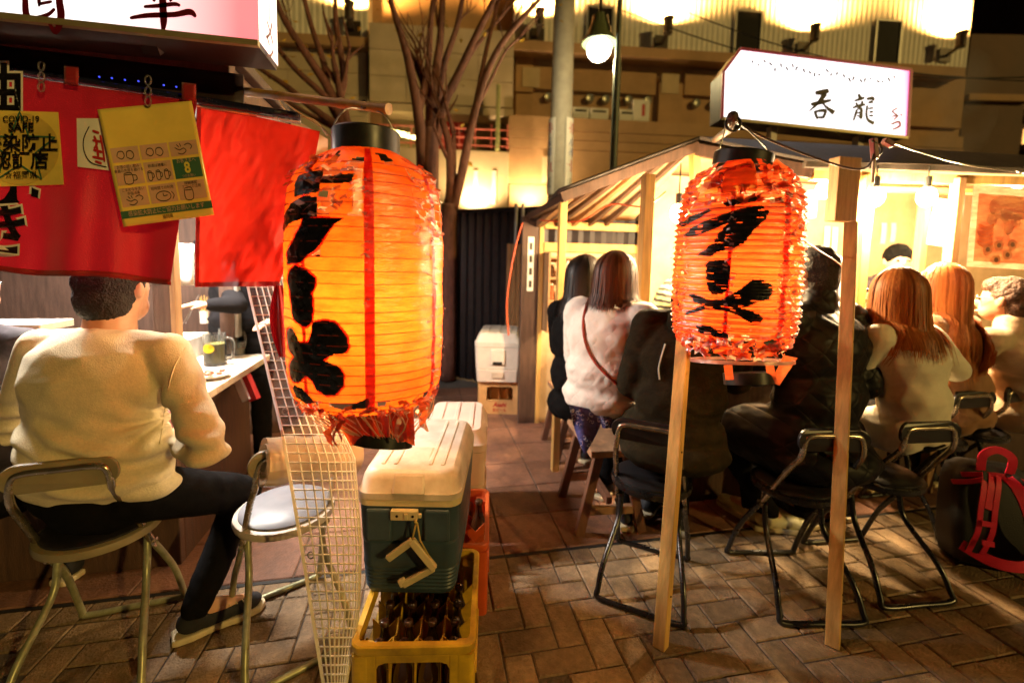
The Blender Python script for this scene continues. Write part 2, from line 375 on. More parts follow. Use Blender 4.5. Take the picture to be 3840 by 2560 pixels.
# condensers and a cabinet on the parapet
for k, (x0, x1) in enumerate(((1316, 1355), (1357, 1400), (1424, 1462))):
    a, b_, c, d = brect(x0, 278, x1, 303, 1.0); t = thing('air_conditioner', bw((a + b_) / 2, .8, c), ('leftmost of the three white condenser units on the parapet', 'middle white condenser unit on the parapet, left of the lamp post', 'white condenser unit on the parapet next to the tall white cabinet')[k], 'air conditioner', 'condenser units on the parapet')
    zt_ = bpt(1400, 289, .9)[1]; zt_ = brect(1168, 289, 2215, 318, .9)[3]
    mb = MB(); bbox(mb, a, b_, .45, .86, zt_ - .004, zt_ + .33); mb.build('case', m_ac, t, bevel=.02)
    mb = MB(); bbox(mb, a + .08, b_ - .08, .861, .87, zt_ + .2, zt_ + .25); mb.build('grille', m_dark, t)
a, b_, c, d = brect(1454, 257, 1493, 306, .95); t = thing('cabinet', bw((a + b_) / 2, .8, zt_), 'tall white cabinet with a red panel on the parapet', 'cabinet')
mb = MB(); bbox(mb, a, b_, .40, .88, zt_ - .004, zt_ + .62); mb.build('case', m_ac, t, bevel=.02)
mb = MB(); bbox(mb, a + .28, a + .36, .881, .89, zt_ + .15, zt_ + .48); mb.build('panel', m_redp, t)
# uplights that wash the cladding
m_fix = M('fixture', (.05, .035, .025), .5, metal=.3)
UPL = [(802, 20, 'uplight on the far left of the facade above the tree'), (1240, 38, 'uplight beside the concrete utility pole'), (1535, 56, 'uplight in the middle of the white cladding'), (1872, 72, 'uplight above the lit stall sign'), (2208, 88, 'uplight at the right corner of the white cladding')]
for x, y, lb in UPL:
    s_, z_ = bpt(x, y, 1.0); t = thing('uplight', bw(s_, .56, z_), 'small dark ' + lb, 'spotlight', 'uplights on the facade')
    mb = MB(); mb.lathe([(.10, -.28), (.13, -.25), (.13, .10), (.16, .14), (.16, .18), (.13, .18), (.12, .08)], c=bw(s_, 1.0, z_), n=14); mb.build('housing', m_fix, t, smooth=True, auto=40)
    mb = MB(); mb.bar(bw(s_, .55, z_ - .35), bw(s_, 1.0, z_ - .22), .07, .07); bbox(mb, s_ - .2, s_ + .2, .545, .58, z_ - .5, z_ - .1); mb.build('bracket', m_fix, t)
    lamp('uplight_lamp', bw(s_, 1.0, z_ + .22), 2200, (1, .50, .12), .12, spot=165, parent=t, target=bw(s_, .75, z_ + 2.4), blend=.6)
# low uplights on the terrace wall
for x, y, o_, lb in ((1092, 478, 1.7, 'low floodlight washing the pale terrace wall behind the fence'), (1222, 474, 1.4, 'low floodlight washing the brown parapet behind the fence')):
    s_, z_ = bpt(x, y, o_); t = thing('floodlight', bw(s_, o_, 0), lb, 'floodlight')
    mb = MB(); mb.tube([bw(s_, o_, 0), bw(s_, o_, z_ - .1)], .03, 6); mb.build('post', m_fix, t)
    mb = MB(); bbox(mb, s_ - .12, s_ + .12, o_ - .1, o_ + .05, z_ - .14, z_ - .02); mb.build('housing', m_fix, t)
    lamp('floodlight_lamp', bw(s_, o_ - .02, z_ + .03), 260, (1, .66, .30), .06, spot=150, parent=t, target=bw(s_, o_ - .6, z_ + 1.2), blend=.8)

# side building and tower at the right
m_tow = M('tower_render', (.16, .10, .07), .8, var=.2, scale=.6)
m_lit = M('lit_balcony', (.9, .5, .15), .6, emit=1.2, ecol=(1, .48, .12))
t0 = D(2268, 600, 22); t0.z = 0; t = thing('side_building', t0, 'dark narrow building past the right corner of the cladding', 'building')
rx = Vector(_rt); fx = Vector(_f0)
def tbox(mb, o, a0, a1, d0, d1, z0, z1):
    vs = [o + rx * a + fx * d + Vector((0, 0, z)) for a in (a0, a1) for d in (d0, d1) for z in (z0, z1)]
    return mb.add(vs, [(0, 1, 3, 2), (4, 6, 7, 5), (0, 4, 5, 1), (2, 3, 7, 6), (0, 2, 6, 4), (1, 5, 7, 3)])
mb = MB(); tbox(mb, t0, -2.0, .9, 0, 6, 0, 12.5); mb.build('wall', m_tow, t)
for i in range(3): mb = MB(); tbox(mb, t0, -2.02, .92, -.25, -.002, 3.2 + i * 3.1, 3.5 + i * 3.1); mb.build('ledge', m_brown, t)
t0 = D(2345, 600, 40); t0.z = 0; t = thing('apartment_tower', t0, 'distant tower with amber lit balconies at the right edge', 'building')
mb = MB(); tbox(mb, t0, -1.4, 9, 0, 8, 0, 45); mb.build('wall', m_tow, t)
for i in range(12):
    mb = MB(); tbox(mb, t0, -2.4, 9.2, -1.3, -.003, 3.3 + i * 2.9, 3.5 + i * 2.9); mb.build('balcony', M('balcony_slab', (.22, .17, .13), .8) if i == 0 else bpy.data.materials['balcony_slab'], t)
    for k in range(3):
        if (i * 7 + k * 3) % 5 == 4: continue
        mb = MB(); tbox(mb, t0, -1.2 + k * 3.2, .9 + k * 3.2, -.06, -.004, 3.6 + i * 2.9, 5.1 + i * 2.9); mb.build('window', m_lit, t)
# overhead cables
m_cable = M('cable_rubber', (.02, .018, .018), .6)
for k, (pa, pb, lb) in enumerate((((1440, -30, 9), (2450, 190, 8), 'upper overhead cable crossing the white cladding'), ((1430, 25, 9), (2450, 175, 7.5), 'lower overhead cable crossing the white cladding'))):
    a, b_ = D(*pa), D(*pb); mb = MB(); mb.tube([a.lerp(b_, i / 14) - Vector((0, 0, .5 * math.sin(math.pi * i / 14))) for i in range(15)], .012, 5)
    tag(mb.build('overhead_cable', m_cable), lb, 'cable')

# ================================================================== street lamp, utility pole
m_pole = M('concrete_pole', (.40, .36, .31), .8, var=.15, scale=6, bump=.2)
p0 = D(1282, 500, 6.8); p0.z = 0
t = thing('utility_pole', p0, 'thick grey concrete utility pole behind the right stall', 'utility pole')
mb = MB(); mb.tube([p0, p0 + Vector((0, 0, 2)), p0 + Vector((.0, 0, 9))], [.175, .17, .135], 18); mb.build('shaft', m_pole, t, smooth=True, auto=60)
m_ban = M('banner_plastic', (.78, .74, .70), .5, var=.06); m_bl = M('banner_blue', (.03, .04, .35), .5); m_rd = M('banner_red', (.6, .05, .06), .5)
zt, zl = D(1282, 283, 6.8).z, D(1282, 450, 6.8).z
toc = (Vector(CAMP) - p0); toc.z = 0; toc.normalize(); a0 = math.atan2(toc.y, toc.x)
for side, nm in ((-1, 'left'), (1, 'right')):
    sp = lambda u, v, r=.185: p0 + Vector((math.cos(a0 + u) * r, math.sin(a0 + u) * r, v))
    uc = -side * .95
    mb = MB(); mb.grid(lambda u, v: sp(uc + (u - .5) * 1.0, zl + (zt - zl) * v, .186), 8, 6); bo = mb.build('banner', m_ban, t, solid=.006)
    for q, (f, h_, mt_) in enumerate(((.86, .13, m_rd), (.68, .10, m_bl), (.55, .10, m_bl), (.36, .16, m_rd), (.14, .12, m_dark))):
        text_mesh('lettering', '巻込防止注'[q], mt_, bo, lambda u, v, f=f: sp(uc - side * .12 + -u / .192, zl + (zt - zl) * f + v, .1915), size=h_ * 1.35)
lp = D(1404, 500, 5.0); lp.z = 0
t = thing('street_lamp', lp, 'street lamp with a glowing white globe under a green bell shade', 'street lamp')
lg = D(1376, 108, 5.0)
mb = MB(); mb.tube([lp, lp + Vector((0, 0, 3.55))], .042, 12); mb.tube([lp + Vector((0, 0, 3.5)), lp + Vector((0, 0, 4.6)), lp + Vector((-.02, 0, 4.75)), Vector((lg.x, lg.y, 4.8)), Vector((lg.x, lg.y, lg.z + .3))], [.032, .026, .02, .02, .02], 10); mb.build('post', M('lamp_post_paint', (.10, .12, .10), .45, metal=.3), t, smooth=True, auto=50)
mb = MB(); mb.lathe([(.02, .34), (.085, .33), (.10, .24), (.12, .20), (.135, .13), (.19, .06), (.20, .03), (.185, .03), (.12, .11), (.06, .2)], c=lg, n=24); mb.build('shade', M('shade_enamel', (.14, .17, .08), .4), t, smooth=True, auto=40)
mb = MB(); mb.ell(lg + Vector((0, 0, -.03)), (.135, .135, .125), 20); gl = mb.build('globe', M('globe_glass', (1, .98, .8), .4, emit=14, ecol=(1, .97, .72)), t, smooth=True)
lamp('globe_lamp', lg + Vector((0, 0, -.19)), 60, (1, .80, .38), .06, parent=t)

# ================================================================== trees
m_bark = M('bark', (.17, .07, .05), .85, var=.35, scale=30, bump=.6, bscale=90, stretch=(1, 1, .3))
m_leaf = M('yellow_leaf', (.55, .33, .04), .6, var=.3, rand=.3)
def branch(mb, pts, r0, r1): mb.tube(pts, list(np.linspace(r0, r1, 5)), 7, smoothn=4)
def twig_from(mb, p, d, ln, r, rg, depth):
    if depth == 0 or ln < .12: return
    q = [p]
    for i in range(4):
        d = (d + Vector((rg.uniform(-.16, .16), rg.uniform(-.12, .12), rg.uniform(.0, .14)))).normalized(); q.append(q[-1] + d * ln / 4)
    mb.tube(q, [r, r * .8, r * .65, r * .5, r * .35], 5 if r > .006 else 3)
    for k in range(3): twig_from(mb, q[2 + k], (d + Vector((rg.uniform(-.7, .7), rg.uniform(-.5, .5), rg.uniform(-.1, .4)))).normalized(), ln * rg.uniform(.5, .75), r * .5, rg, depth - 1)
def tree(stems, base_px, depth, label, seed, leaves=0):
    rg = random.Random(seed); base = D(base_px[0], base_px[1], depth); base.z = 0
    t = thing('street_tree', base, label, 'tree', 'bare trees behind the stalls'); tr = MB(); cr = MB(); tips = []
    for i, (pts, r0, r1) in enumerate(stems):
        P = [D(x, y, depth + dz) for x, y, dz in pts]
        if i == 0: P = [base] + P
        branch(tr if i == 0 else cr, P, r0 * 1.05, r1 * 1.2); k = len(P)
        for j in range(1, k):
            if j > k * .4 and i: twig_from(cr, P[j], (P[j] - P[j - 1]).normalized() + Vector((rg.uniform(-.5, .5), rg.uniform(-.3, .3), .2)), rg.uniform(.35, .8), r1 * .8, rg, 4); tips.append(P[j])
        twig_from(cr, P[-1], (P[-1] - P[-2]).normalized(), .8, r1 * .9, rg, 3); tips.append(P[-1])
    tr.build('trunk', m_bark, t, smooth=True); c = cr.build('crown', m_bark, t, smooth=True)
    if leaves:
        lf = MB()
        for i in range(leaves):
            p = rg.choice(tips) + Vector((rg.gauss(0, .3), rg.gauss(0, .3), rg.gauss(.1, .25))); s = rg.uniform(.025, .05)
            mm = Matrix.Translation(p) @ Matrix.Rotation(rg.uniform(0, 6), 4, 'X') @ Matrix.Rotation(rg.uniform(0, 6), 4, 'Z')
            lf.add([mm @ Vector(v) for v in ((-s, 0, 0), (0, -s * .5, .01), (s, 0, 0), (0, s * .5, .01))], [(0, 1, 2, 3)])
        lf.build('leaves', m_leaf, c)
    return t
tree([([(985, 560, 0), (987, 420, 0), (990, 300, .1)], .11, .085),
      ([(972, 430, 0), (965, 300, .0), (950, 200, -.1), (930, 110, -.1), (905, 30, -.2), (880, -60, -.3)], .075, .022),
      ([(958, 270, 0), (975, 200, .1), (985, 130, .1), (990, 50, .1), (1000, -60, .2)], .05, .02),
      ([(990, 420, .1), (993, 300, .1), (1000, 180, .1), (1012, 80, .2), (1018, -60, .3)], .075, .03),
      ([(1000, 330, .1), (1020, 240, .1), (1055, 165, 0), (1095, 80, -.2), (1130, 10, -.3), (1160, -60, -.4)], .06, .022),
      ([(990, 390, .1), (1003, 250, .2), (1020, 150, .3), (1050, 60, .4), (1070, -50, .5)], .06, .022),
      ([(985, 250, .1), (965, 180, .2), (940, 120, .3), (915, 60, .3), (895, -20, .3)], .03, .013),
      ([(1040, 210, .1), (1085, 120, .1), (1150, 40, .0), (1210, -30, 0)], .028, .012)], (988, 700), 5.4, 'big bare tree with many upright purple brown stems behind the large lantern', 3, 60)
tree([([(830, 560, 0), (822, 420, 0), (805, 330, 0)], .12, .085),
      ([(812, 350, 0), (790, 290, 0), (755, 205, 0), (700, 120, -.1), (650, 40, -.2), (620, -40, -.3)], .07, .02),
      ([(790, 290, 0), (760, 240, .1), (745, 150, .1), (715, 60, .1), (690, -40, .1)], .05, .018),
      ([(770, 250, 0), (740, 215, -.2), (680, 160, -.3), (630, 100, -.3), (590, 40, -.3)], .04, .016),
      ([(795, 300, 0), (720, 250, -.1), (660, 200, -.2), (615, 170, -.2), (540, 120, -.2)], .045, .016),
      ([(820, 380, .1), (790, 310, .1), (740, 280, .2), (670, 240, .2), (600, 200, .2)], .04, .015),
      ([(775, 240, .1), (790, 180, .2), (780, 110, .2), (770, 30, .2), (775, -50, .3)], .05, .018)], (832, 700), 5.0, 'bare tree fanning out to the left behind the bamboo pole', 11, 70)
tree([([(1030, 640, 0), (1028, 540, 0), (1032, 470, 0)], .085, .075),
      ([(1032, 470, 0), (1034, 400, 0), (1030, 330, 0), (1015, 275, 0)], .05, .03),
      ([(1040, 480, 0), (1060, 400, 0), (1080, 300, 0), (1110, 190, 0), (1150, 105, 0), (1220, 20, 0), (1280, -40, 0)], .055, .02),
      ([(1075, 330, 0), (1100, 200, 0), (1118, 110, 0), (1140, 20, 0), (1150, -40, 0)], .03, .014),
      ([(1090, 260, 0), (1125, 190, .1), (1160, 120, .1), (1190, 90, .1)], .02, .01)], (1030, 700), 4.9, 'slender forked tree with a dark knotted stump beside the corrugated fence', 23, 12)

# ================================================================== dark corrugated fence
f0, f1 = D(985, 700, 5.2), D(1225, 700, 4.6); f0.z = f1.z = 0
m_fence = M('dark_sheet', (.020, .016, .018), .45, metal=.3, var=.3)
t = thing('corrugated_fence', (f0 + f1) / 2, 'dark corrugated metal fence at the end of the alley', 'fence')
n_ = int((f1 - f0).length / .05); dr_ = (f1 - f0).normalized(); nr = Vector((dr_.y, -dr_.x, 0)); zt = D(1100, 486, 4.9).z
pts = [(f0 + dr_ * (i * .05) + nr * (.014 if i % 2 else -.014)) for i in range(-40, n_ + 8)]
mb = MB(); mb.add([q for p in pts for q in (p, p + Vector((0, 0, zt)))], [(2 * i, 2 * i + 2, 2 * i + 3, 2 * i + 1) for i in range(len(pts) - 1)]); mb.build('sheet', m_fence, t, solid=.004)
mb = MB(); mb.bar(pts[0] + Vector((0, 0, zt)), pts[-1] + Vector((0, 0, zt)), .05, .04); mb.build('top_rail', m_fence, t)
for x in (1185, 1200):
    p = D(x, 520, 4.55); mb = MB(); mb.tube([Vector((p.x, p.y, 0)), Vector((p.x, p.y, zt + .05))], .018, 8); mb.build('post', m_grey, t)
m_win = M('glow_paper', (1, .75, .2), .5, emit=2.5, ecol=(1, .7, .2))
# ================================================================== lofted rounded boxes
def rrect(hw, hd, r, n=5):
    out = []
    for cx, cy, a0 in ((hw - r, hd - r, 0), (-hw + r, hd - r, 90), (-hw + r, -hd + r, 180), (hw - r, -hd + r, 270)):
        for k in range(n + 1):
            a = R(a0 + 90 * k / n); out.append((cx + r * math.cos(a), cy + r * math.sin(a)))
    return out
def loft(mb, secs, m=None, cap0=True, cap1=True):
    """secs: (z, half width, half depth, corner radius)"""
    rings = [[Vector((x, y, z)) for x, y in rrect(hw, hd, r)] for z, hw, hd, r in secs]; n = len(rings[0])
    vs = [(m @ v if m is not None else v) for ring in rings for v in ring]
    fs = [(i * n + k, i * n + (k + 1) % n, (i + 1) * n + (k + 1) % n, (i + 1) * n + k) for i in range(len(rings) - 1) for k in range(n)]
    if cap0: fs.append(tuple(range(n))[::-1])
    if cap1: fs.append(tuple(range((len(rings) - 1) * n, len(rings) * n)))
    return mb.add(vs, fs)
def in_poly(x, y, P):
    c = False; n = len(P); j = n - 1
    for i in range(n):
        xi, yi = P[i]; xj, yj = P[j]
        if (yi > y) != (yj > y) and x < (xj - xi) * (y - yi) / (yj - yi) + xi: c = not c
        j = i
    return c

# ================================================================== paper lanterns
def paper_mat(name, c, glossy=.12):
    m = bpy.data.materials.new(name); m.use_nodes = True; nt = m.node_tree; N = nt.nodes; L = nt.links
    for n in list(N): N.remove(n)
    out = N.new('ShaderNodeOutputMaterial'); tc = N.new('ShaderNodeTexCoord'); mp = N.new('ShaderNodeMapping'); mp.inputs['Scale'].default_value = (1, 1, 3.2)
    L.new(tc.outputs['Object'], mp.inputs[0])
    nz = N.new('ShaderNodeTexNoise'); nz.inputs['Scale'].default_value = 16; nz.inputs['Detail'].default_value = 7; nz.inputs['Roughness'].default_value = .7; L.new(mp.outputs[0], nz.inputs[0])
    rp = N.new('ShaderNodeValToRGB'); e = rp.color_ramp.elements; e[0].position = .35; e[1].position = .62
    e[0].color = (c[0] * .8, c[1] * .55, c[2] * .5, 1); e[1].color = (*c, 1); L.new(nz.outputs[0], rp.inputs[0])
    tr = N.new('ShaderNodeBsdfTranslucent'); df = N.new('ShaderNodeBsdfDiffuse'); gl = N.new('ShaderNodeBsdfGlossy'); gl.inputs['Roughness'].default_value = .22
    L.new(rp.outputs[0], tr.inputs[0]); df.inputs[0].default_value = (c[0] * .5, c[1] * .3, c[2] * .5, 1)
    bp = N.new('ShaderNodeBump'); bp.inputs['Strength'].default_value = .55; bp.inputs['Distance'].default_value = .006
    n2 = N.new('ShaderNodeTexNoise'); n2.inputs['Scale'].default_value = 42; n2.inputs['Detail'].default_value = 5; n2.inputs['Distortion'].default_value = 1.4; L.new(mp.outputs[0], n2.inputs[0]); L.new(n2.outputs[0], bp.inputs['Height'])
    for s in (df, gl): L.new(bp.outputs[0], s.inputs['Normal'])
    m1 = N.new('ShaderNodeMixShader'); m1.inputs[0].default_value = .68; L.new(df.outputs[0], m1.inputs[1]); L.new(tr.outputs[0], m1.inputs[2])
    m2 = N.new('ShaderNodeMixShader'); m2.inputs[0].default_value = glossy; L.new(m1.outputs[0], m2.inputs[1]); L.new(gl.outputs[0], m2.inputs[2]); L.new(m2.outputs[0], out.inputs[0])
    return m
m_paper = paper_mat('lantern_paper', (.98, .23, .022), .16); m_paper2 = paper_mat('lantern_paper_faded', (.98, .155, .03), .2)
m_shred = paper_mat('lantern_shred', (.9, .2, .05), .2); m_film = paper_mat('clear_shred', (.98, .80, .60), .25)
m_ink = M('black_ink', (.008, .007, .007), .28, var=.2, spec=.6, bump=.3, bscale=60)
m_seam = paper_mat('lantern_seam', (.8, .05, .015), .1); m_wire = M('lantern_wire', (.45, .04, .01), .5)
m_cap = M('lantern_cap', (.018, .018, .015), .35, var=.5, scale=25, spec=.6); m_steel = M('steel_wire', (.35, .33, .30), .3, metal=.9)
m_bulbon = M('bulb_lit', (1, .85, .5), .3, emit=30, ecol=(1, .62, .22))
class Lantern:
    def __init__(s, px, py, d, Rp, prof, label, mat, acc=0., nacc=1, pxc=None, shrink=1., yh=593.):
        s.px, s.py, s.d, s.Rp = px, py, d, Rp; s.k = d / FPX; s.c = D(pxc or px, py, d); s.shrink = shrink; s.yh = yh; s.prof = prof; s.acc = acc; s.nacc = nacc
        v = Vector(CAMP) - s.c; v.z = 0; s.f = v.normalized(); s.r = Vector((0, 0, 1)).cross(s.f) ; s.r = Vector((-s.f.y, s.f.x, 0))
        if s.r.dot(Vector(_rt)) < 0: s.r = -s.r
        s.t = thing('paper_lantern', s.c, label, 'lantern', 'paper lanterns'); s.mat = mat
    def rad(s, y):
        r = np.interp(y, [p[0] for p in s.prof], [p[1] for p in s.prof]) * s.k * s.shrink
        if s.acc: r -= s.acc * (.5 - .5 * math.cos(2 * math.pi * (y - s.prof[0][0]) / s.nacc))
        return r
    def z(s, y): return EYE - (y - s.yh) * (s.d - .85 * np.interp(y, [p[0] for p in s.prof], [p[1] for p in s.prof]) * s.k * s.shrink) / FPX
    def P(s, th, y, off=0.):
        r = s.rad(y) + off; w = s.warp(th, y) if hasattr(s, 'warp') else 0
        return Vector((s.c.x, s.c.y, s.z(y))) + (s.f * math.cos(th) + s.r * math.sin(th)) * (r + w)
    def body(s, keep, nth=120, ny=150):
        y0, y1 = s.prof[0][0], s.prof[-1][0]
        mb = MB(); mb.grid(lambda u, v: s.P(-math.pi + 2 * math.pi * u, y0 + (y1 - y0) * v), nth, ny, keep=lambda u, v: keep(-math.pi + 2 * math.pi * u, y0 + (y1 - y0) * v))
        return mb.build('paper', s.mat, s.t, smooth=True)
    def paint(s, name, polys, mat, off, step=2.2, keep=None):
        mb = MB()
        for poly in polys:
            us = [p[0] for p in poly]; ys = [p[1] for p in poly]
            th = lambda x: math.asin(max(-.97, min(.97, (x - s.px) / s.Rp)))
            t0, t1, y0, y1 = th(min(us)), th(max(us)), min(ys), max(ys); nu = max(4, int((t1 - t0) * s.Rp / step)); nv = max(4, int((y1 - y0) / step))
            pt = lambda u, v: (s.px + s.Rp * math.sin(t0 + (t1 - t0) * u), y0 + (y1 - y0) * v)
            mb.grid(lambda u, v: s.P(t0 + (t1 - t0) * u, y0 + (y1 - y0) * v, off), nu, nv, keep=lambda u, v: in_poly(*pt(u, v), poly) and (keep is None or keep(*pt(u, v))))
        return mb.build(name, mat, s.t, smooth=True)
    def wires(s, ys, r=.0011, gap=None, wob=1.5):
        for q, y in enumerate(ys):
            ph = RNG.uniform(0, 6); tl = RNG.normal(0, wob)
            th = np.linspace(-math.pi, math.pi, 57)[:-1]
            mb = MB(); mb.tube([s.P(a, y + tl * math.sin(a + ph) + .8 * math.sin(3 * a + ph), .0015) for a in th], r, 4, closed=True); mb.build('rib', m_wire, s.t)
    def shreds(s, n, region, mat, rg, size=(10, 26), out=.02, name='shred', mb=None):
        own = mb is None; mb = mb or MB()
        for i in range(n):
            x, y = region(rg); th = math.asin(max(-.99, min(.99, (x - s.px) / s.Rp))) if abs(x - s.px) < s.Rp * .99 else (1.45 if x > s.px else -1.45)
            w_, h_ = rg.uniform(*size) * s.k, rg.uniform(*size) * s.k * .45; o0 = rg.uniform(.001, .004); o1 = rg.uniform(.2, 1) * out
            a = rg.uniform(-.6, .6); n3 = [s.P(th + dx * w_ / .21, y + dy * h_ / s.k, o0 + (o1 if dy > 0 else 0) + rg.uniform(0, .004)) + Vector((0, 0, a * dx * w_)) for dx, dy in ((-.5, -.5), (.5, -.6), (.4, .1), (.5, .6), (-.1, .35), (-.5, .5))]
            mb.add(n3, [(0, 1, 2, 4), (2, 3, 4), (0, 4, 5)])
        if own: return mb.build(name, mat, s.t)
    def strips(s, specs, mat, rg, name='streamer'):
        for x, y, ln, w_ in specs:
            th = math.asin(max(-.95, min(.95, (x - s.px) / s.Rp))); p = s.P(th, y, .003); mb = MB(); L_ = []; Rr = []; k = 7; tw = rg.uniform(-1, 1)
            for i in range(k + 1):
                a = tw * i / k * 2; q = p + Vector((rg.uniform(-.004, .004) + .006 * math.sin(i), rg.uniform(-.003, .003), -ln * s.k * i / k)); e = (s.r * math.cos(a) + s.f * math.sin(a)) * (w_ * s.k * (.5 if i < k else .2) * rg.uniform(.6, 1.2)); L_.append(q - e); Rr.append(q + e)
            mb.add(L_ + Rr, [(i, i + 1, k + 2 + i, k + 1 + i) for i in range(k)]); mb.build(name, mat, s.t)
rg = random.Random(5)
cz = lambda pts, ox, oy, sc_: [((ox + x / sc_) * .6125, (oy + y / sc_) * .6125) for x, y in pts]
# ---- the large lantern
L1 = Lantern(834, 650, 1.2, 184, [(347, 78), (358, 112), (372, 136), (395, 160), (430, 174), (480, 181), (560, 184), (720, 185), (860, 184), (915, 180), (940, 172), (957, 158)], 'large tattered orange paper lantern with black hiragana hanging from the bamboo pole', m_paper, pxc=844, shrink=.925)
L1.warp = lambda th, y: .0028 * mnoise.noise(Vector((math.cos(th) * 3, math.sin(th) * 3, y * .016))) + .0015 * mnoise.noise(Vector((th * 9, y * .06, 3.)))
def keep1(th, y):
    x = 834 + 184 * math.sin(th)
    if abs(th) < 1.5:
        n = mnoise.noise(Vector((th * 5, y * .035, 1.7)))
        if 395 < y < 500 and 705 < x < 822 and n > -.02 : return False
        if 385 < y < 520 and x > 935 and n > .12: return False
        if 560 < y < 590 and 712 < x < 742: return False
        if y > 925 and n > .18: return False
        if 360 < y < 395 and n > .33: return False
    elif mnoise.noise(Vector((th * 4, y * .03, 5.))) > .42: return False
    return True
L1.body(keep1)
ra = [cz([(450, 1010), (830, 1010), (740, 1080), (680, 1170), (610, 1290), (560, 1350), (470, 1420), (420, 1480), (270, 1500), (275, 1370), (330, 1280), (390, 1150)], 1000, 480, 2.904),
      cz([(330, 830), (450, 780), (580, 790), (590, 900), (590, 1005), (440, 1010), (300, 1060), (230, 1150), (205, 1090), (230, 960)], 1000, 480, 2.904),
      cz([(330, 545), (600, 515), (605, 600), (780, 560), (930, 545), (900, 640), (800, 650), (600, 650), (590, 740), (340, 780), (320, 640)], 1000, 480, 2.904)]
bar_ = [cz([(265, 255), (340, 290), (390, 340), (385, 400), (365, 440), (372, 540), (370, 620), (335, 670), (305, 668), (250, 630), (240, 560), (232, 460), (212, 370), (215, 310)], 980, 860, 1.8236)]
me_ = [cz([(370, 640), (430, 620), (500, 625), (530, 660), (570, 720), (580, 800), (560, 840), (480, 850), (430, 890), (520, 930), (548, 980), (545, 1060), (500, 1120), (440, 1130), (380, 1100), (360, 1040), (320, 1010), (270, 1070), (220, 1080), (200, 1040), (205, 960), (240, 900), (200, 860), (190, 740), (210, 700), (250, 700), (285, 790), (340, 780), (360, 720)], 980, 860, 1.8236)]
n_ = [cz([(235, 1100), (290, 1110), (340, 1160), (350, 1200), (290, 1215), (225, 1180), (215, 1130)], 980, 860, 1.8236), cz([(700, 1150), (695, 1225), (540, 1225), (590, 1195)], 980, 860, 1.8236)]
for q_ in ra + bar_ + me_ + n_: L1.paint('character_stroke', [q_], m_ink, .002)
def outl(poly, d):
    cx_ = sum(p[0] for p in poly) / len(poly); cy_ = sum(p[1] for p in poly) / len(poly)
    return [(x + d * (x - cx_) / max(1, math.hypot(x - cx_, y - cy_)), y + d * (y - cy_) / max(1, math.hypot(x - cx_, y - cy_))) for x, y in poly]
for q_ in bar_ + me_ + ra[:1]: L1.paint('outline', [outl(q_, 4.5)], m_seam, .001)
for x, w_ in ((838, 10), (979, 7), (705, 5)):
    th0 = math.asin((x - 834) / 184); mb = MB(); mb.grid(lambda u, v: L1.P(th0 + (u - .5) * w_ * 2 / 184, 352 + 596 * v + 0, .0026 if x != 705 else .0008), 3, 90); mb.build('seam', m_seam, L1.t, smooth=True)
L1.wires([383, 402, 424, 447, 470, 497, 526, 556, 592, 622, 652, 684, 716, 740, 768, 792, 815, 838, 862, 884, 906, 926, 944], wob=2.2)
mb = MB()
L1.shreds(34, lambda g: (g.uniform(690, 830), g.uniform(385, 505)), m_film, rg, (8, 24), .012, mb=mb)
L1.shreds(65, lambda g: (g.uniform(935, 1012), g.uniform(375, 560)), m_film, rg, (5, 20), .004, mb=mb)
L1.shreds(30, lambda g: (g.uniform(960, 1016), g.uniform(560, 930)), m_film, rg, (5, 16), .006, mb=mb)
L1.shreds(22, lambda g: (g.uniform(826, 836), g.uniform(420, 700)), m_film, rg, (4, 10), .005, mb=mb); tag(mb.build('torn_film', m_film, L1.t), kind='stuff')
mb = MB(); L1.shreds(60, lambda g: (g.choice((g.uniform(660, 740), g.uniform(930, 1012))), g.uniform(362, 430)), m_shred, rg, (6, 22), .014, mb=mb)
L1.shreds(70, lambda g: (g.uniform(668, 1010), g.uniform(932, 960)), m_shred, rg, (5, 20), .012, mb=mb); tag(mb.build('torn_paper', m_shred, L1.t), kind='stuff')
# collapsed lower hoop with hanging scraps
def hoop(Ln, cx, cy, rx_, tilt, h_, mat, name='hoop', ph=0., yaw_=0.):
    c = D(cx, cy, Ln.d); mm = Matrix.Rotation(tilt, 4, Ln.r) @ Matrix.Rotation(yaw_, 4, Ln.f); mb = MB(); n = 40; vs = []
    for k in range(n):
        a = 2 * math.pi * k / n
        for q, (dr, z) in enumerate(((0, -h_ / 2), (0, h_ / 2), (-.004, h_ / 2), (-.004, -h_ / 2))):
            v = Vector((Ln.f * math.cos(a) + Ln.r * math.sin(a))) * (rx_ * Ln.k + dr) + Vector((0, 0, z)); vs.append(c + mm.to_3x3() @ v)
    return mb.add(vs, [(4 * k + q, 4 * k + (q + 1) % 4, 4 * ((k + 1) % n) + (q + 1) % 4, 4 * ((k + 1) % n) + q) for k in range(n) for q in range(4)]).build(name, mat, Ln.t, smooth=True, auto=40)
hoop(L1, 880, 1008, 68, R(-14), .030, m_cap, 'lower_ring', yaw_=R(-9))
mb = MB()
for i in range(46):
    a = rg.uniform(-2.4, 2.4); p = L1.P(a * .75, rg.uniform(944, 958), 0); q = D(880 + 66 * math.sin(a), 1000 + 8 * math.cos(a), 1.2 - .07 * math.cos(a)); m_ = p.lerp(q, .5) + Vector((rg.uniform(-.03, .03), rg.uniform(-.02, .02), rg.uniform(-.02, .015))); mb.tube([p, m_, q], rg.choice((.0008, .0012, .002)), 4, smoothn=3)
tag(mb.build('loose_thread', M('pale_thread', (.75, .42, .25), .5), L1.t), kind='stuff')
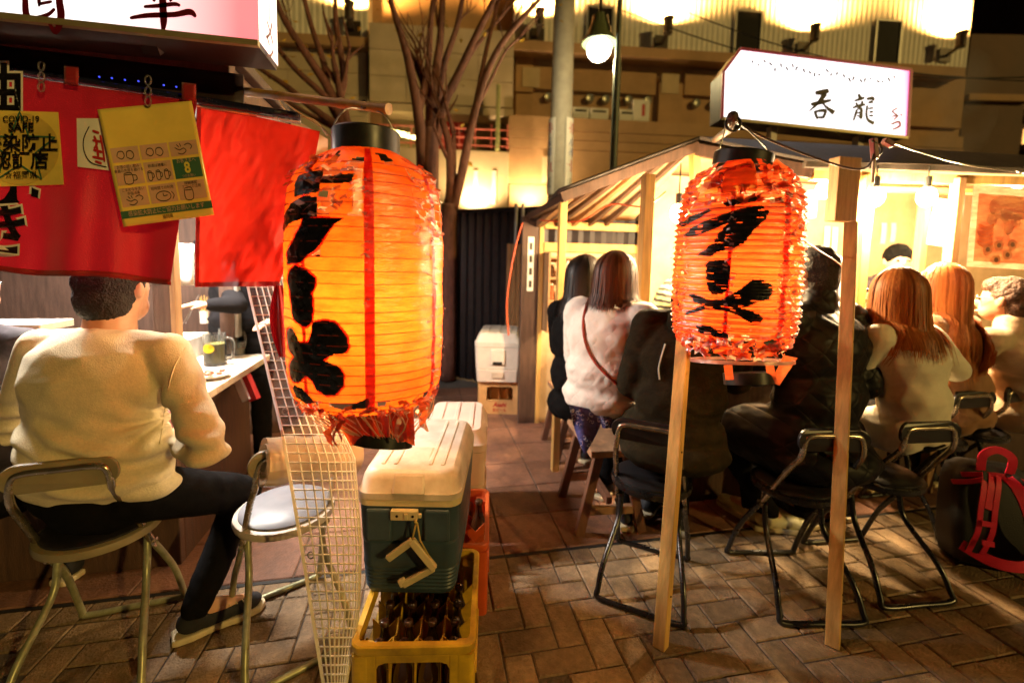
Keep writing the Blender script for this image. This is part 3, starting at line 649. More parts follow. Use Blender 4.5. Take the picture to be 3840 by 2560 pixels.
L1.strips([(x, rg.uniform(945, 956), rg.uniform(40, 105), rg.uniform(8, 22)) for x in (745, 758, 772, 905, 962, 975, 985)], m_shred, rg)
mb = MB()
for i in range(26):
    a = -1.9 + i * .075; x0 = 760 + i * 7.5
    p = L1.P(math.asin((x0 - 834) / 184), 950, -.02); q = D(820 + i * 5 + rg.uniform(-8, 8), 1005 + rg.uniform(-12, 18), 1.15); e = Vector((rg.uniform(.008, .02), rg.uniform(-.01, .01), rg.uniform(-.012, .012)))
    mb.add([p - e, p + e, q + e * .6, q - e * .6], [(0, 1, 2, 3)])
tag(mb.build('sagging_paper', m_shred, L1.t), kind='stuff')
# cap, handle, bulb
zc_ = L1.z(322); mb = MB(); rc = 73 * L1.k; cc = Vector((L1.c.x, L1.c.y, zc_)); mb.lathe([(rc - .004, -.030), (rc, -.030), (rc, .026), (rc - .003, .030), (rc - .006, .026), (rc - .006, -.030)], c=cc, n=48, caps=False); mb.build('cap', m_cap, L1.t, smooth=True, auto=35)
top = D(838, 242, 1.2)
mb = MB(); mb.tube([cc + L1.r * (-rc + .012) + Vector((0, 0, -.01)), cc + L1.r * (-rc * .93) + Vector((0, 0, .035)), cc + L1.r * (-rc * .55) + Vector((0, 0, .082)), top + Vector((0, 0, -.012)), cc + L1.r * (rc * .45) + Vector((0, 0, .082)), cc + L1.r * (rc * .8) + Vector((0, 0, .04)), cc + L1.r * (rc - .012) + Vector((0, 0, -.01))], .0022, 6, smoothn=6); mb.build('handle', m_steel, L1.t, smooth=True)
m_sock = M('socket', (.02, .02, .02), .5)
def bulb(Ln, dz, power, color, f=0.):
    c = Ln.c + Vector((0, 0, dz)) + Ln.f * f; mb = MB(); mb.ell(c, (.03, .03, .036), 12); mb.build('bulb', m_bulbon, Ln.t, smooth=True)
    mb = MB(); mb.tube([c + Vector((0, 0, .036)), c + Vector((0, 0, .09))], .014, 8); mb.tube([c + Vector((0, 0, .09)), c + Vector((0, 0, .30))], .003, 6); mb.build('socket', m_sock, Ln.t)
    lamp('bulb_lamp', c + Vector((0, 0, -.055)), power, color, .03, parent=Ln.t)
bulb(L1, .0, 7.6, (1, .52, .17))
# ---- the smaller, more tattered lantern
L2 = Lantern(1702, 600, 1.35, 156, [(372, 74), (382, 104), (398, 126), (430, 142), (480, 150), (540, 154), (640, 156), (740, 154), (780, 150), (805, 140), (818, 128)], 'smaller shredded red lantern with black katakana in front of the right stall', m_paper2, acc=.006, nacc=14.9, pxc=1690, shrink=.87, yh=611.)
L2.warp = lambda th, y: .004 * mnoise.noise(Vector((math.cos(th) * 3, math.sin(th) * 3, y * .02)))
def keep2(th, y):
    x = 1702 + 156 * math.sin(th); n = mnoise.noise(Vector((th * 6, y * .05, 8.1)))
    if abs(th) < 1.52:
        if y < 470 and n > -.08 and not (1640 < x < 1740 and y < 440): return False
        if x < 1590 and n > .22: return False
        if x > 1795 and n > .16: return False
        if y > 770 and n > .02: return False
        return True
    return n < .3
L2.body(keep2, 130, 220)
Z5 = lambda P: cz(P, 1900, 700, 1.8236)
ra2 = [Z5([(1230, 320), (1300, 260), (1450, 210), (1600, 160), (1740, 140), (1790, 170), (1780, 220), (1700, 300), (1640, 400), (1560, 430), (1480, 450), (1440, 480), (1335, 475), (1400, 430), (1450, 390), (1480, 320), (1540, 250), (1450, 290), (1330, 335), (1250, 335)]), Z5([(1490, 120), (1560, 90), (1750, 75), (1700, 112), (1520, 142)]), Z5([(1180, 230), (1270, 190), (1400, 150), (1420, 165), (1300, 225), (1200, 265)])]
ba2 = [Z5([(1410, 540), (1430, 505), (1540, 505), (1570, 550), (1565, 700), (1530, 740), (1460, 745), (1430, 700)])]
me2 = [Z5([(1300, 760), (1340, 750), (1430, 780), (1530, 775), (1640, 700), (1700, 640), (1760, 625), (1830, 660), (1850, 710), (1820, 760), (1740, 790), (1660, 830), (1760, 850), (1800, 890), (1790, 920), (1720, 925), (1640, 880), (1540, 850), (1430, 850), (1340, 890), (1270, 920), (1300, 880), (1400, 830), (1340, 810)])]
nn2 = [Z5([(1360, 975), (1460, 970), (1580, 1010), (1590, 1045), (1500, 1045), (1380, 1022)]), Z5([(1820, 1060), (1870, 1030), (1900, 1050), (1850, 1085)])]
for P_ in ra2 + ba2 + me2 + nn2: L2.paint('character_stroke', [P_], m_ink, .0035, step=1.8, keep=lambda x, y: mnoise.noise(Vector((x * .03, y * .35, 2.))) < .42)
for x, w_ in ((1806, 8), (1688, 4)):
    th0 = math.asin((x - 1702) / 156); mb = MB(); mb.grid(lambda u, v: L2.P(th0 + (u - .5) * w_ * 2 / 156, 440 + 360 * v, .003), 2, 120); mb.build('seam', m_seam, L2.t, smooth=True)
L2.wires(list(np.arange(388, 815, 14.9)), r=.0014, wob=1.2)
mb = MB()
L2.shreds(90, lambda g: (g.uniform(1792, 1856), g.uniform(440, 815)), m_film, rg, (5, 20), .0035, mb=mb)
L2.shreds(55, lambda g: (g.uniform(1548, 1598), g.uniform(440, 815)), m_film, rg, (4, 16), .003, mb=mb)
L2.shreds(40, lambda g: (g.uniform(1680, 1700), g.uniform(460, 800)), m_film, rg, (4, 12), .006, mb=mb)
L2.shreds(30, lambda g: (g.uniform(1580, 1830), g.uniform(785, 822)), m_film, rg, (8, 30), .008, mb=mb); tag(mb.build('torn_film', m_film, L2.t), kind='stuff')
mb = MB(); L2.shreds(50, lambda g: (g.uniform(1580, 1830), g.uniform(385, 470)), m_shred, rg, (12, 40), .006, mb=mb)
L2.shreds(40, lambda g: (g.uniform(1570, 1835), g.uniform(785, 822)), m_shred, rg, (8, 34), .012, mb=mb); tag(mb.build('torn_paper', m_shred, L2.t), kind='stuff')
m_patch = paper_mat('repair_paper', (.95, .55, .12), .05)
L2.paint('repair_patch', [[(1662, 390), (1738, 378), (1735, 440), (1660, 446)], [(1600, 420), (1650, 400), (1650, 440), (1605, 450)]], m_patch, .006, step=6)
hoop(L2, 1700, 828, 108, R(-8), .010, m_film, 'loose_hoop', yaw_=R(5)); hoop(L2, 1718, 868, 52, R(-10), .034, m_cap, 'lower_ring', yaw_=R(9))
mb = MB()
for sx in (1672, 1768):
    p = D(sx, 838, 1.28); q = D(sx + 4, 872, 1.30); e = Vector((.014, 0, 0)); mb.add([p - e, p + e, q + e, q - e], [(0, 1, 2, 3)])
mb.add([D(1800, 815, 1.3), D(1832, 822, 1.32), D(1790, 885, 1.32), D(1770, 878, 1.3)], [(0, 1, 2, 3)]); tag(mb.build('sagging_paper', m_shred, L2.t), kind='stuff')
cc = Vector((L2.c.x, L2.c.y, L2.z(362))); rc = 62 * L2.k; mt = Matrix.Rotation(R(-8), 3, L2.f)
mb = MB(); mb.lathe([(rc - .004, -.020), (rc, -.020), (rc, .018), (rc - .003, .022), (rc - .006, .018), (rc - .006, -.020)], c=cc, n=40, m=mt, caps=False); mb.build('cap', m_cap, L2.t, smooth=True, auto=35)
top2 = D(1683, 278, 1.35)
mb = MB(); mb.tube([cc - L2.r * (rc * .95), cc - L2.r * (rc * .8) + Vector((0, 0, .04)), top2, cc + L2.r * (rc * .6) + Vector((0, 0, .045)), cc + L2.r * (rc * .95)], .002, 6, smoothn=6); mb.build('handle', m_steel, L2.t, smooth=True)
bulb(L2, .0, 5.6, (1, .52, .17))

# ================================================================== coolers
m_blue = M('blue_plastic', (.045, .075, .10), .42, var=.3, scale=7, spec=.45, bump=.06, bscale=150); m_wplast = M('white_plastic', (.72, .62, .52), .4, var=.1, scale=9, dirt=(.4, .3, .2)); m_cream = M('cream_plastic', (.70, .58, .33), .45, var=.12)
m_wcool = M('white_cooler_plastic', (.78, .66, .54), .45, var=.08)
def place(mb_v, m): return m
CA = math.atan2(-.06, .30)
c0 = Vector((-.042, 1.335, .285)); fwd = Vector((math.sin(-CA), math.cos(CA), 0))
cm = Matrix.Translation(c0 + fwd * .25) @ Matrix.Rotation(CA, 4, 'Z')
t = thing('cooler', c0 + fwd * .25, 'blue cooler with white lid and a dangling broken handle on the yellow crate', 'cooler')
mb = MB(); secs = [(0, .138, .232, .035)]
for k in range(7): secs += [(.012 + k * .013, .143 + k * .0009, .238 + k * .001, .04), (.020 + k * .013, .1455 + k * .0009, .241 + k * .001, .04)]
secs += [(.118, .150, .246, .04), (.15, .151, .247, .04), (.172, .1515, .2475, .04), (.178, .1475, .243, .04), (.184, .153, .249, .04), (.298, .157, .253, .04)]
loft(mb, secs, cm); body = mb.build('body', m_blue, t, smooth=True, auto=30)
for sx in (-1, 1): mb = MB(); mb.box(min(sx * .05, sx * .128), max(sx * .05, sx * .128), -.262, -.245, .188, .29, m=cm); mb.build('relief_panel', m_blue, t, bevel=.007)
mb = MB(); loft(mb, [(.2985, .160, .256, .04), (.318, .160, .256, .04)], cm); mb.build('rim', m_cream, t, smooth=True, auto=30)
mb = MB(); loft(mb, [(.319, .161, .257, .042), (.338, .161, .257, .042), (.343, .157, .253, .042), (.375, .150, .244, .045), (.392, .142, .236, .05), (.400, .13, .224, .05)], cm); lid = mb.build('lid', m_wplast, t, smooth=True, auto=30)
mb = MB(); mb.add([cm @ Vector(v) for v in ((-.052, -.262, .342), (.052, -.262, .342), (.052, -.236, .396), (-.052, -.236, .396), (-.052, -.06, .406), (.052, -.06, .406), (-.052, -.24, .342), (.052, -.24, .342), (-.052, -.06, .38), (.052, -.06, .38))], [(0, 1, 2, 3), (3, 2, 5, 4), (0, 3, 4, 8, 6), (1, 7, 9, 5, 2), (4, 5, 9, 8)]); mb.build('lid_panel', m_wplast, lid, bevel=.01)
for x in (-.095, -.055, .055, .095): mb = MB(); mb.box(x - .006, x + .006, -.19, .19, .3985, .4035, m=cm); mb.build('lid_rib', m_wplast, lid, bevel=.002)
mb = MB(); mb.box(-.05, .032, -.272, -.2535, .262, .292, m=cm); mb.box(-.008, .004, -.277, -.272, .268, .286, m=cm); mb.box(.032, .043, -.268, -.256, .268, .28, m=cm); lt = mb.build('hinge_plate', m_cream, t, bevel=.003)
mb = MB()
for x in (-.03, .018): mb.lathe([(.004, 0), (.004, .002)], c=cm @ Vector((x, -.2725, .277)), n=8, m=Matrix.Rotation(R(90), 3, 'X'))
mb.build('bolt', m_dark, lt)
hp = lambda x, y: D(x, y, 1.05)
def hpt(x, y, f=-.278):      # point on the cooler front plane
    o = cm @ Vector((0, f, 0)); nrm = cm.to_3x3() @ Vector((0, -1, 0)); r_ = Vector(_ray(x, y)); c_ = Vector(CAMP); return c_ + r_ * ((o - c_).dot(nrm) / r_.dot(nrm))
mb = MB(); mb.bar(hpt(890, 1283), hpt(948, 1240), .022, .014, up=(0, 1, 0)); mb.bar(hpt(945, 1240), hpt(998, 1305), .022, .02, up=(0, 1, 0)); mb.bar(hpt(996, 1303), hpt(925, 1342), .022, .014, up=(0, 1, 0)); mb.bar(hpt(920, 1328), hpt(928, 1344), .022, .014, up=(0, 1, 0)); mb.build('broken_handle', m_cream, t, bevel=.004)
mb = MB(); mb.tube([hpt(956, 1200), hpt(950, 1225), hpt(945, 1245)], .003, 6); mb.tube([hpt(958, 1200), hpt(965, 1240), hpt(998, 1300)], .003, 6); mb.tube([hpt(953, 1195), hpt(958, 1203)], .005, 6); mb.build('strap', M('gold_strap', (.5, .36, .10), .5), t, smooth=True)

def cooler(name, loc, rz, hw, hd, h, mat, label, parts=True):
    t = thing(name, loc, label, 'cooler', rz=rz, local=True); mb = MB(); b = h * .72
    loft(mb, [(0, hw * .9, hd * .92, .03), (b * .34, hw * .95, hd * .96, .035), (b * .36, hw * .93, hd * .94, .035), (b * .38, hw * .96, hd * .97, .035), (b, hw, hd, .035)]); mb.build('body', mat, t, smooth=True, auto=30)
    mb = MB(); loft(mb, [(b + .003, hw * 1.01, hd * 1.01, .04), (b + h * .1, hw * 1.01, hd * 1.01, .04), (b + h * .12, hw * .98, hd * .98, .04), (h * .97, hw * .86, hd * .92, .04), (h, hw * .8, hd * .9, .04)]); l_ = mb.build('lid', mat, t, smooth=True, auto=30)
    for x in (-.5, .0, .5): mb = MB(); mb.box(x * hw - .01, x * hw + .01, -hd * .8, hd * .8, h - .001, h + .005); mb.build('lid_rib', mat, l_, bevel=.002)
    mb = MB(); mb.box(-.06, .06, -hd - .010, -hd * .955, b * .5, b * .95); mb.build('handle_plate', mat, t, bevel=.008)
    mb = MB(); mb.box(-.04, .04, -hd - .012, -hd - .0105, b * .52, b * .60); mb.build('handle_slot', m_dark, t)
    mb = MB(); mb.box(-.05, .05, -hd * .965 - .004, -hd * .94, b * .12, b * .28); mb.build('sticker', M(name + '_sticker', (.55, .42, .32), .5), t)
    mb = MB(); mb.box(-hw - .006, -hw * .95, -.03, .03, b * .6, b * 1.05); mb.build('latch', m_cream, t, bevel=.004)
    return t

# ================================================================== bottle crates and bottles
m_ycr = M('yellow_plastic', (.78, .48, .03), .4, var=.14, scale=10, spec=.5, dirt=(.3, .16, .03)); m_ocr = M('orange_plastic', (.55, .09, .02), .4, var=.12); m_tcr = M('tan_plastic', (.66, .36, .14), .45, var=.12)
def crate(name, loc, rz, hw, hd, h, mat, label, sign=None):
    t = thing(name, loc, label, 'crate', 'bottle crates', rz=rz, local=True)
    mb = MB(); loft(mb, [(h - .03, hw, hd, .03), (h - .022, hw + .004, hd + .004, .032), (h - .004, hw + .004, hd + .004, .032), (h, hw, hd, .03)], cap0=False, cap1=False)
    loft(mb, [(h, hw, hd, .03), (h, hw - .014, hd - .014, .022), (h - .03, hw - .014, hd - .014, .022)], cap0=False, cap1=False); mb.build('rim', mat, t, smooth=True, auto=35)
    def panel(n, x_or_y, hs):
        # one side wall with an arched window: n = axis/sign
        ax, sg, d_ = n; P = []; a0 = .60 * hs; mb = MB()
        def pt(u, z, dd): 
            return Vector((u, sg * (d_ - dd), z)) if ax == 'y' else Vector((sg * (d_ - dd), u, z))
        def rect(u0, u1, z0, z1, d0=.0, d1=.012):
            vs = [pt(u, z, dd) for u in (u0, u1) for dd in (d0, d1) for z in (z0, z1)]; mb.add(vs, [(0, 1, 3, 2), (4, 6, 7, 5), (0, 4, 5, 1), (2, 3, 7, 6), (0, 2, 6, 4), (1, 5, 7, 3)])
        rect(-hs + .03, -a0, 0, h - .03); rect(a0, hs - .03, 0, h - .03); rect(-a0, a0, 0, h * .42)
        arc = [(-a0, h * .74), (-a0 * .93, h * .79), (-a0 * .75, h * .815), (a0 * .75, h * .815), (a0 * .93, h * .79), (a0, h * .74)]
        poly = [(-a0, h - .03)] + arc + [(a0, h - .03)]
        vs = [pt(u, z, 0) for u, z in poly] + [pt(u, z, .012) for u, z in poly]; k = len(poly)
        mb.add(vs, [tuple(range(k)), tuple(range(k, 2 * k))[::-1]] + [(i, (i + 1) % k, k + (i + 1) % k, k + i) for i in range(k)])
        rect(-a0 + .004, a0 - .004, h * .42 - .008, h * .42 + .001, -.006, .012)
        return mb.build('side_panel', mat, t, bevel=.002)
    for n, hs in ((('y', -1, hd), hw), (('y', 1, hd), hw), (('x', -1, hw), hd), (('x', 1, hw), hd)): panel(n, None, hs)
    for sx in (-1, 1):
        for sy in (-1, 1):
            mb = MB(); loft(mb, [(0, .026, .026, .016), (.01, .028, .028, .016), (h - .031, .028, .028, .016)], Matrix.Translation((sx * (hw - .027), sy * (hd - .027), 0))); mb.build('corner_post', mat, t, smooth=True, auto=35)
    mb = MB(); mb.box(-hw + .015, hw - .015, -hd + .015, hd - .015, .004, .012); mb.build('floor', mat, t)
    nx, ny = 4, 5; dx = (2 * hw - .05) / nx; dy = (2 * hd - .05) / ny
    for i in range(1, nx):
        x = -hw + .025 + i * dx; mb = MB(); z0 = .013
        vs = []; zs = []
        for j in range(ny * 2 + 1):
            y = -hd + .016 + (2 * hd - .032) * j / (ny * 2); vs += [(x - .002, y, z0), (x - .002, y, h * (.70 if j % 2 else .80)), (x + .002, y, z0), (x + .002, y, h * (.70 if j % 2 else .80))]
        fs = []
        for j in range(ny * 2): k = 4 * j; fs += [(k, k + 1, k + 5, k + 4), (k + 2, k + 6, k + 7, k + 3), (k + 1, k + 3, k + 7, k + 5)]
        mb.add(vs, fs); mb.build('divider', mat, t)
    for j in range(1, ny):
        y = -hd + .025 + j * dy; mb = MB(); vs = []
        for i in range(nx * 2 + 1):
            x = -hw + .016 + (2 * hw - .032) * i / (nx * 2); zz = h * (.64 if i % 2 else .78); vs += [(x, y - .0018, .014), (x, y - .0018, zz), (x, y + .0018, .014), (x, y + .0018, zz)]
        fs = []
        for i in range(nx * 2): k = 4 * i; fs += [(k, k + 1, k + 5, k + 4), (k + 2, k + 6, k + 7, k + 3), (k + 1, k + 3, k + 7, k + 5)]
        mb.add(vs, fs); mb.build('divider', mat, t)
    if sign:
        text_mesh('lettering', sign[0], m_redp, t, lambda u, v: Vector((u, -hd - .0015, h * .28 + v)), size=h * .17, shear=.25, bold=.002); text_mesh('lettering', sign[1], m_redp, t, lambda u, v: Vector((u, -hd - .0015, h * .12 + v)), size=h * .10, bold=.001)
    return t, dx, dy
CR = math.atan2(-.05, .33); cf = Vector((-.025, 1.155, 0)); cdir = Vector((-math.sin(CR), math.cos(CR), 0)); crt = Vector((math.cos(CR), math.sin(CR), 0))
HW, HD, CH = .168, .205, .283
yc, dx, dy = crate('bottle_crate', cf + cdir * HD, CR, HW, HD, CH, m_ycr, 'yellow plastic crate of brown bottles in the foreground under the blue cooler')
m_bot = M('brown_glass', (.035, .012, .004), .08, var=.2, spec=.8); m_capm = M('bottle_mouth', (.05, .02, .01), .15, spec=.8); m_lab = M('bottle_print', (.55, .45, .36), .6)
bprof = [(.020, 0), (.033, .002), (.034, .01), (.034, .135), (.031, .155), (.020, .185), (.014, .205), (.0125, .235), (.0145, .237), (.0145, .247), (.011, .25), (.009, .249)]
def bottle(loc, s, label, group, name='beer_bottle'):
    t = thing(name, loc, label, 'bottle', group, local=True); mb = MB(); mb.lathe([(r * s, z * s) for r, z in bprof], n=16); mb.build('glass', m_bot, t, smooth=True, auto=50)
    mb = MB(); mb.lathe([(.0152 * s, .2365 * s), (.0152 * s, .2475 * s), (.0118 * s, .2508 * s), (.004 * s, .2508 * s)], n=14, caps=False); mb.build('mouth', m_capm, t, smooth=True)
    mb = MB(); n = 10; mb.add([(math.cos(a) * .0342 * s, math.sin(a) * .0342 * s, z * s) for z in (.105, .125) for a in np.linspace(-2.2, -.9, n)], [(i, i + 1, n + i + 1, n + i) for i in range(n - 1)]); mb.build('print', m_lab, t, smooth=True)
    return t
b0 = None
for j in range(5):
    for i in range(4):
        p = cf + crt * (-HW + .025 + (i + .5) * dx) + cdir * (.025 + (j + .5) * dy); lb = 'brown bottle in the yellow crate, %s row, %s from the left' % (('front', 'second', 'third', 'fourth')[min(j, 3)], ('first', 'second', 'third', 'fourth')[i])
        if j >= 4: continue
        s_ = (.92 if (i + j) % 3 else .88)
        if b0 is None: b0 = o = bottle((p.x, p.y, .0135), .92, lb, 'bottles in the yellow crate')
        else: o = copy_tree(b0); o['label'] = lb; o.location = (p.x, p.y, .0135); o.rotation_euler = (0, 0, random.uniform(-.5, .5))
oc_c = cf + cdir * (HD * 2 + .02 + HD) + crt * .035
oc, _, _ = crate('bottle_crate', oc_c, CR, HW, HD, CH, m_ocr, 'orange plastic crate behind the yellow one, under the back of the cooler')
bt = copy_tree(b0); p = G(1108, 1345); bt.location = (p.x, p.y + .15, 0.001); bt.scale = (1.25,) * 3; tag(bt, 'tall brown bottle standing on the tiles right of the orange crate', 'bottle'); del bt['group']
bt = copy_tree(b0); p = G(1096, 1300); bt.location = (p.x + .01, p.y + .42, 0.001); bt.scale = (1.35,) * 3; tag(bt, 'brown bottle farther back on the tiles behind the orange crate', 'bottle'); del bt['group']
k2 = oc_c + cdir * (HD + .24) + crt * .0
cr3, _, _ = crate('bottle_crate', k2, CR, .15, .20, .19, m_tcr, 'tan crate hidden behind the orange crate, carrying the pink cooler')
m_pink = M('pinkish_plastic', (.72, .50, .40), .45, var=.08)
c = cooler('cooler', (k2.x, k2.y, .19), CR, .155, .23, .36, m_pink, 'pale pink cooler just behind the blue cooler', False)
# white cooler on the crate with red print, far end of the alley
q = (G(1100, 945) + G(1195, 957)) / 2; rz_ = math.atan2(-.12, .34) + .12
hw_ = (G(1195, 957) - G(1100, 945)).length / 2; q2 = q + Vector((-math.sin(rz_), math.cos(rz_), 0)) * .21
crate('bottle_crate', q2, rz_, hw_, .21, .30, m_tcr, 'tan crate with red brewery print under the white cooler in the alley', ('Asahi', '生ビール'))
cooler('cooler', (q2.x - .02, q2.y, .30), rz_, hw_ * 1.04, .27, .42, m_wcool, 'white cooler on a tan crate at the far end of the alley')

# ================================================================== folding stools with back rests
m_blk = M('black_tube', (.010, .009, .009), .28, var=.3, spec=.6); m_chr = M('worn_chrome', (.55, .47, .36), .25, metal=.9, var=.3, scale=30); m_tubeg = M('grey_green_tube', (.34, .34, .20), .38, metal=.4, var=.25, scale=30)
m_seatd = M('dark_vinyl', (.015, .013, .014), .35, spec=.5); m_seatg = M('grey_vinyl', (.22, .22, .25), .38, spec=.5, var=.12); m_backg = M('tan_plastic_back', (.28, .23, .13), .45, var=.15)
def stool(loc, rz, label, tube, rim, seat, back, lower=None, s=1.0):
    t = thing('folding_stool', loc, label, 'stool', 'folding stools with low backs', rz=rz, local=True); lower = lower or tube; r = .0105
    def hoopf(pts, name, mat):
        Lp = [Vector((-x, y, z)) for x, y, z in pts]; Rp = [Vector((x, y, z)) for x, y, z in pts]
        mb = MB(); mb.tube(crom(Lp + Rp[::-1], 5), r, 8); return mb.build(name, mat, t, smooth=True)
    # back frame: top bar, drops, then slopes forward to the front floor bar
    mb = MB(); mb.tube(crom([Vector(v) for v in ((-.135, .0, .36), (-.125, -.13, .56), (-.115, -.185, .64), (-.108, -.19, .700), (-.085, -.19, .722), (0, -.19, .724), (.085, -.19, .722), (.108, -.19, .700), (.115, -.185, .64), (.125, -.13, .56), (.135, 0, .36))], 6), r, 8); mb.build('back_frame', tube, t, smooth=True)
    mb = MB(); mb.tube(crom([Vector(v) for v in ((-.135, 0, .362), (-.14, .07, .27), (-.15, .13, .17), (-.155, .185, .04), (-.145, .195, .012), (0, .195, .0115), (.145, .195, .012), (.155, .185, .04), (.15, .13, .17), (.14, .07, .27), (.135, 0, .362))], 6), r * 1.05, 8); mb.build('front_frame', lower, t, smooth=True)
    mb = MB(); mb.tube(crom([Vector(v) for v in ((-.112, .03, .425), (-.118, .0, .34), (-.122, -.03, .25), (-.150, -.15, .13), (-.160, -.20, .045), (-.150, -.215, .012), (0, -.218, .0115), (.150, -.215, .012), (.160, -.20, .045), (.150, -.15, .13), (.122, -.03, .25), (.118, 0, .34), (.112, .03, .425))], 6), r * 1.05, 8); mb.build('rear_frame', lower, t, smooth=True)
    mb = MB(); mb.lathe([(.150, .425), (.160, .428), (.163, .440), (.160, .452), (.148, .456)], n=32); mb.build('seat_rim', rim, t, smooth=True, auto=40)
    mb = MB(); mb.lathe([(.146, .452), (.145, .462), (.128, .472), (.05, .476), (.004, .476)], n=32); mb.build('seat', seat, t, smooth=True, auto=40)
    # pill shaped back rest, slightly curved
    poly = [(x, z) for x, z in rrect(.135, .042, .0415, 6)]
    mb = MB(); cur = lambda x, z, d: Vector((x, -.178 + d - x * x * 1.1, .705 + z)); mb.prism(poly, cur, 0, .014); mb.build('back_rest', back, t, bevel=.003)
    for sx in (-1, 1): mb = MB(); mb.tube([(sx * .134, 0, .355), (sx * .112, .02, .425)], .006, 6); mb.lathe([(.016, -.004), (.016, .004)], c=(sx * .140, 0, .36), n=10, m=Matrix.Rotation(R(90), 3, 'Y')); mb.build('pivot', tube, t)
    t.scale = (s,) * 3
    return t
def face(v): return math.atan2(v[1], v[0]) - math.pi / 2
def cdir2(a): a = R(a); return Vector(_f0) * math.cos(a) + Vector(_rt) * math.sin(a)
sl = G(140, 1092, .705) + cdir2(-20) * .19
stool((sl.x, sl.y, 0), face(cdir2(-20)), 'worn stool with tan back under the man in the pale sweater', m_chr, m_backg, m_seatd, m_backg, lower=m_tubeg)
sm = G(656, 1160, .46)
stool((sm.x, sm.y, 0), face(cdir2(-38)), 'empty stool with a grey round seat beside the vinyl curtain', m_chr, m_wplast, m_seatg, m_backg, lower=m_tubeg)
def by_bar(l, r_, f=None):      # stool from its rear floor bar seen in the photo
    a, b_ = G(*l), G(*r_); d = (b_ - a).normalized(); fwd_ = Vector((-d.y, d.x, 0)); return (a + b_) / 2 + fwd_ * .215, math.atan2(d.y, d.x)
p, a = by_bar((1412, 1365), (1580, 1440)); a = a * .35 + .0
p = G(1478, 1405) + Vector((.10, .17, 0))
stool(p, -.62, 'black stool turned sideways under the person in the olive coat', m_chr, m_blk, m_seatd, m_seatd, lower=m_blk)
p, a = by_bar((1795, 1437), (1985, 1437)); stool(p, a, 'black stool under the person in the quilted jacket, behind the right timber post', m_chr, m_blk, m_seatd, m_seatd, lower=m_blk)
p, a = by_bar((2020, 1402), (2195, 1386)); stool(p, a, 'black stool under the woman in the cream coat', m_chr, m_blk, m_seatd, m_seatd, lower=m_blk)
p = G(2238, 918, .705) + cdir2(-12) * .19; p.z = 0; stool(p, face(cdir2(-12)), 'black stool under the long haired woman in brown', m_chr, m_blk, m_seatd, m_seatd, lower=m_blk)
p = G(2345, 905, .705) + cdir2(-18) * .19; p.z = 0; stool(p, face(cdir2(-18)), 'black stool under the man in the beige jacket at the right edge', m_chr, m_blk, m_seatd, m_seatd, lower=m_blk)
# ================================================================== LEFT STALL
m_wood = M('weathered_wood', (.34, .19, .085), .6, var=.35, scale=6, bump=.3, bscale=30, stretch=(6, 6, .6)); m_woodl = M('pale_timber', (.64, .37, .11), .6, var=.28, scale=5, bump=.25, bscale=30, stretch=(8, 8, .5))
m_dwood = M('dark_wood', (.085, .045, .03), .6, var=.35, scale=8, bump=.3, stretch=(6, 6, .6)); m_tarp = M('dark_tarp', (.035, .018, .015), .55, var=.4, scale=8, bump=.4, bscale=20)
m_top = M('pale_counter', (.74, .66, .55), .35, var=.14, scale=6, dirt=(.5, .35, .2)); m_steelp = M('steel_sheet', (.6, .6, .6), .25, metal=.9)
def cloth_mat(name, c, tl=.35, crease=.25):
    m = bpy.data.materials.new(name); m.use_nodes = True; nt = m.node_tree; N = nt.nodes; L = nt.links; b = N['Principled BSDF']; out = N['Material Output']
    tc = N.new('ShaderNodeTexCoord'); nz = N.new('ShaderNodeTexNoise'); nz.inputs['Scale'].default_value = 9; nz.inputs['Detail'].default_value = 6; L.new(tc.outputs['Object'], nz.inputs[0])
    rp = N.new('ShaderNodeValToRGB'); rp.color_ramp.elements[0].color = (*[x * .72 for x in c], 1); rp.color_ramp.elements[1].color = (*[min(1, x * 1.15) for x in c], 1); L.new(nz.outputs[0], rp.inputs[0]); L.new(rp.outputs[0], b.inputs['Base Color'])
    b.inputs['Roughness'].default_value = .55; b.inputs['Sheen Weight'].default_value = .2
    n2 = N.new('ShaderNodeTexNoise'); n2.inputs['Scale'].default_value = 260; n2.inputs['Detail'].default_value = 3; L.new(tc.outputs['Object'], n2.inputs[0]); bp = N.new('ShaderNodeBump'); bp.inputs['Strength'].default_value = .4; bp.inputs['Distance'].default_value = .0025; L.new(n2.outputs[0], bp.inputs['Height'])
    n3 = N.new('ShaderNodeTexNoise'); n3.noise_type = 'RIDGED_MULTIFRACTAL'; n3.inputs['Scale'].default_value = 5.; n3.inputs['Detail'].default_value = 3; n3.inputs['Distortion'].default_value = .8; mp3 = N.new('ShaderNodeMapping'); mp3.inputs['Rotation'].default_value = (0, R(30), 0); mp3.inputs['Scale'].default_value = (1, 1, .55); L.new(tc.outputs['Object'], mp3.inputs[0]); L.new(mp3.outputs[0], n3.inputs[0]); b3 = N.new('ShaderNodeBump'); b3.inputs['Strength'].default_value = crease; b3.inputs['Distance'].default_value = .02; L.new(n3.outputs[0], b3.inputs['Height']); L.new(b3.outputs[0], bp.inputs['Normal']); L.new(bp.outputs[0], b.inputs['Normal'])
    tr = N.new('ShaderNodeBsdfTranslucent'); tr.inputs[0].default_value = (min(1, c[0] * 1.5), c[1] * 1.2, c[2], 1); mx = N.new('ShaderNodeMixShader'); mx.inputs[0].default_value = tl; L.new(b.outputs[0], mx.inputs[1]); L.new(tr.outputs[0], mx.inputs[2]); L.new(mx.outputs[0], out.inputs[0])
    return m
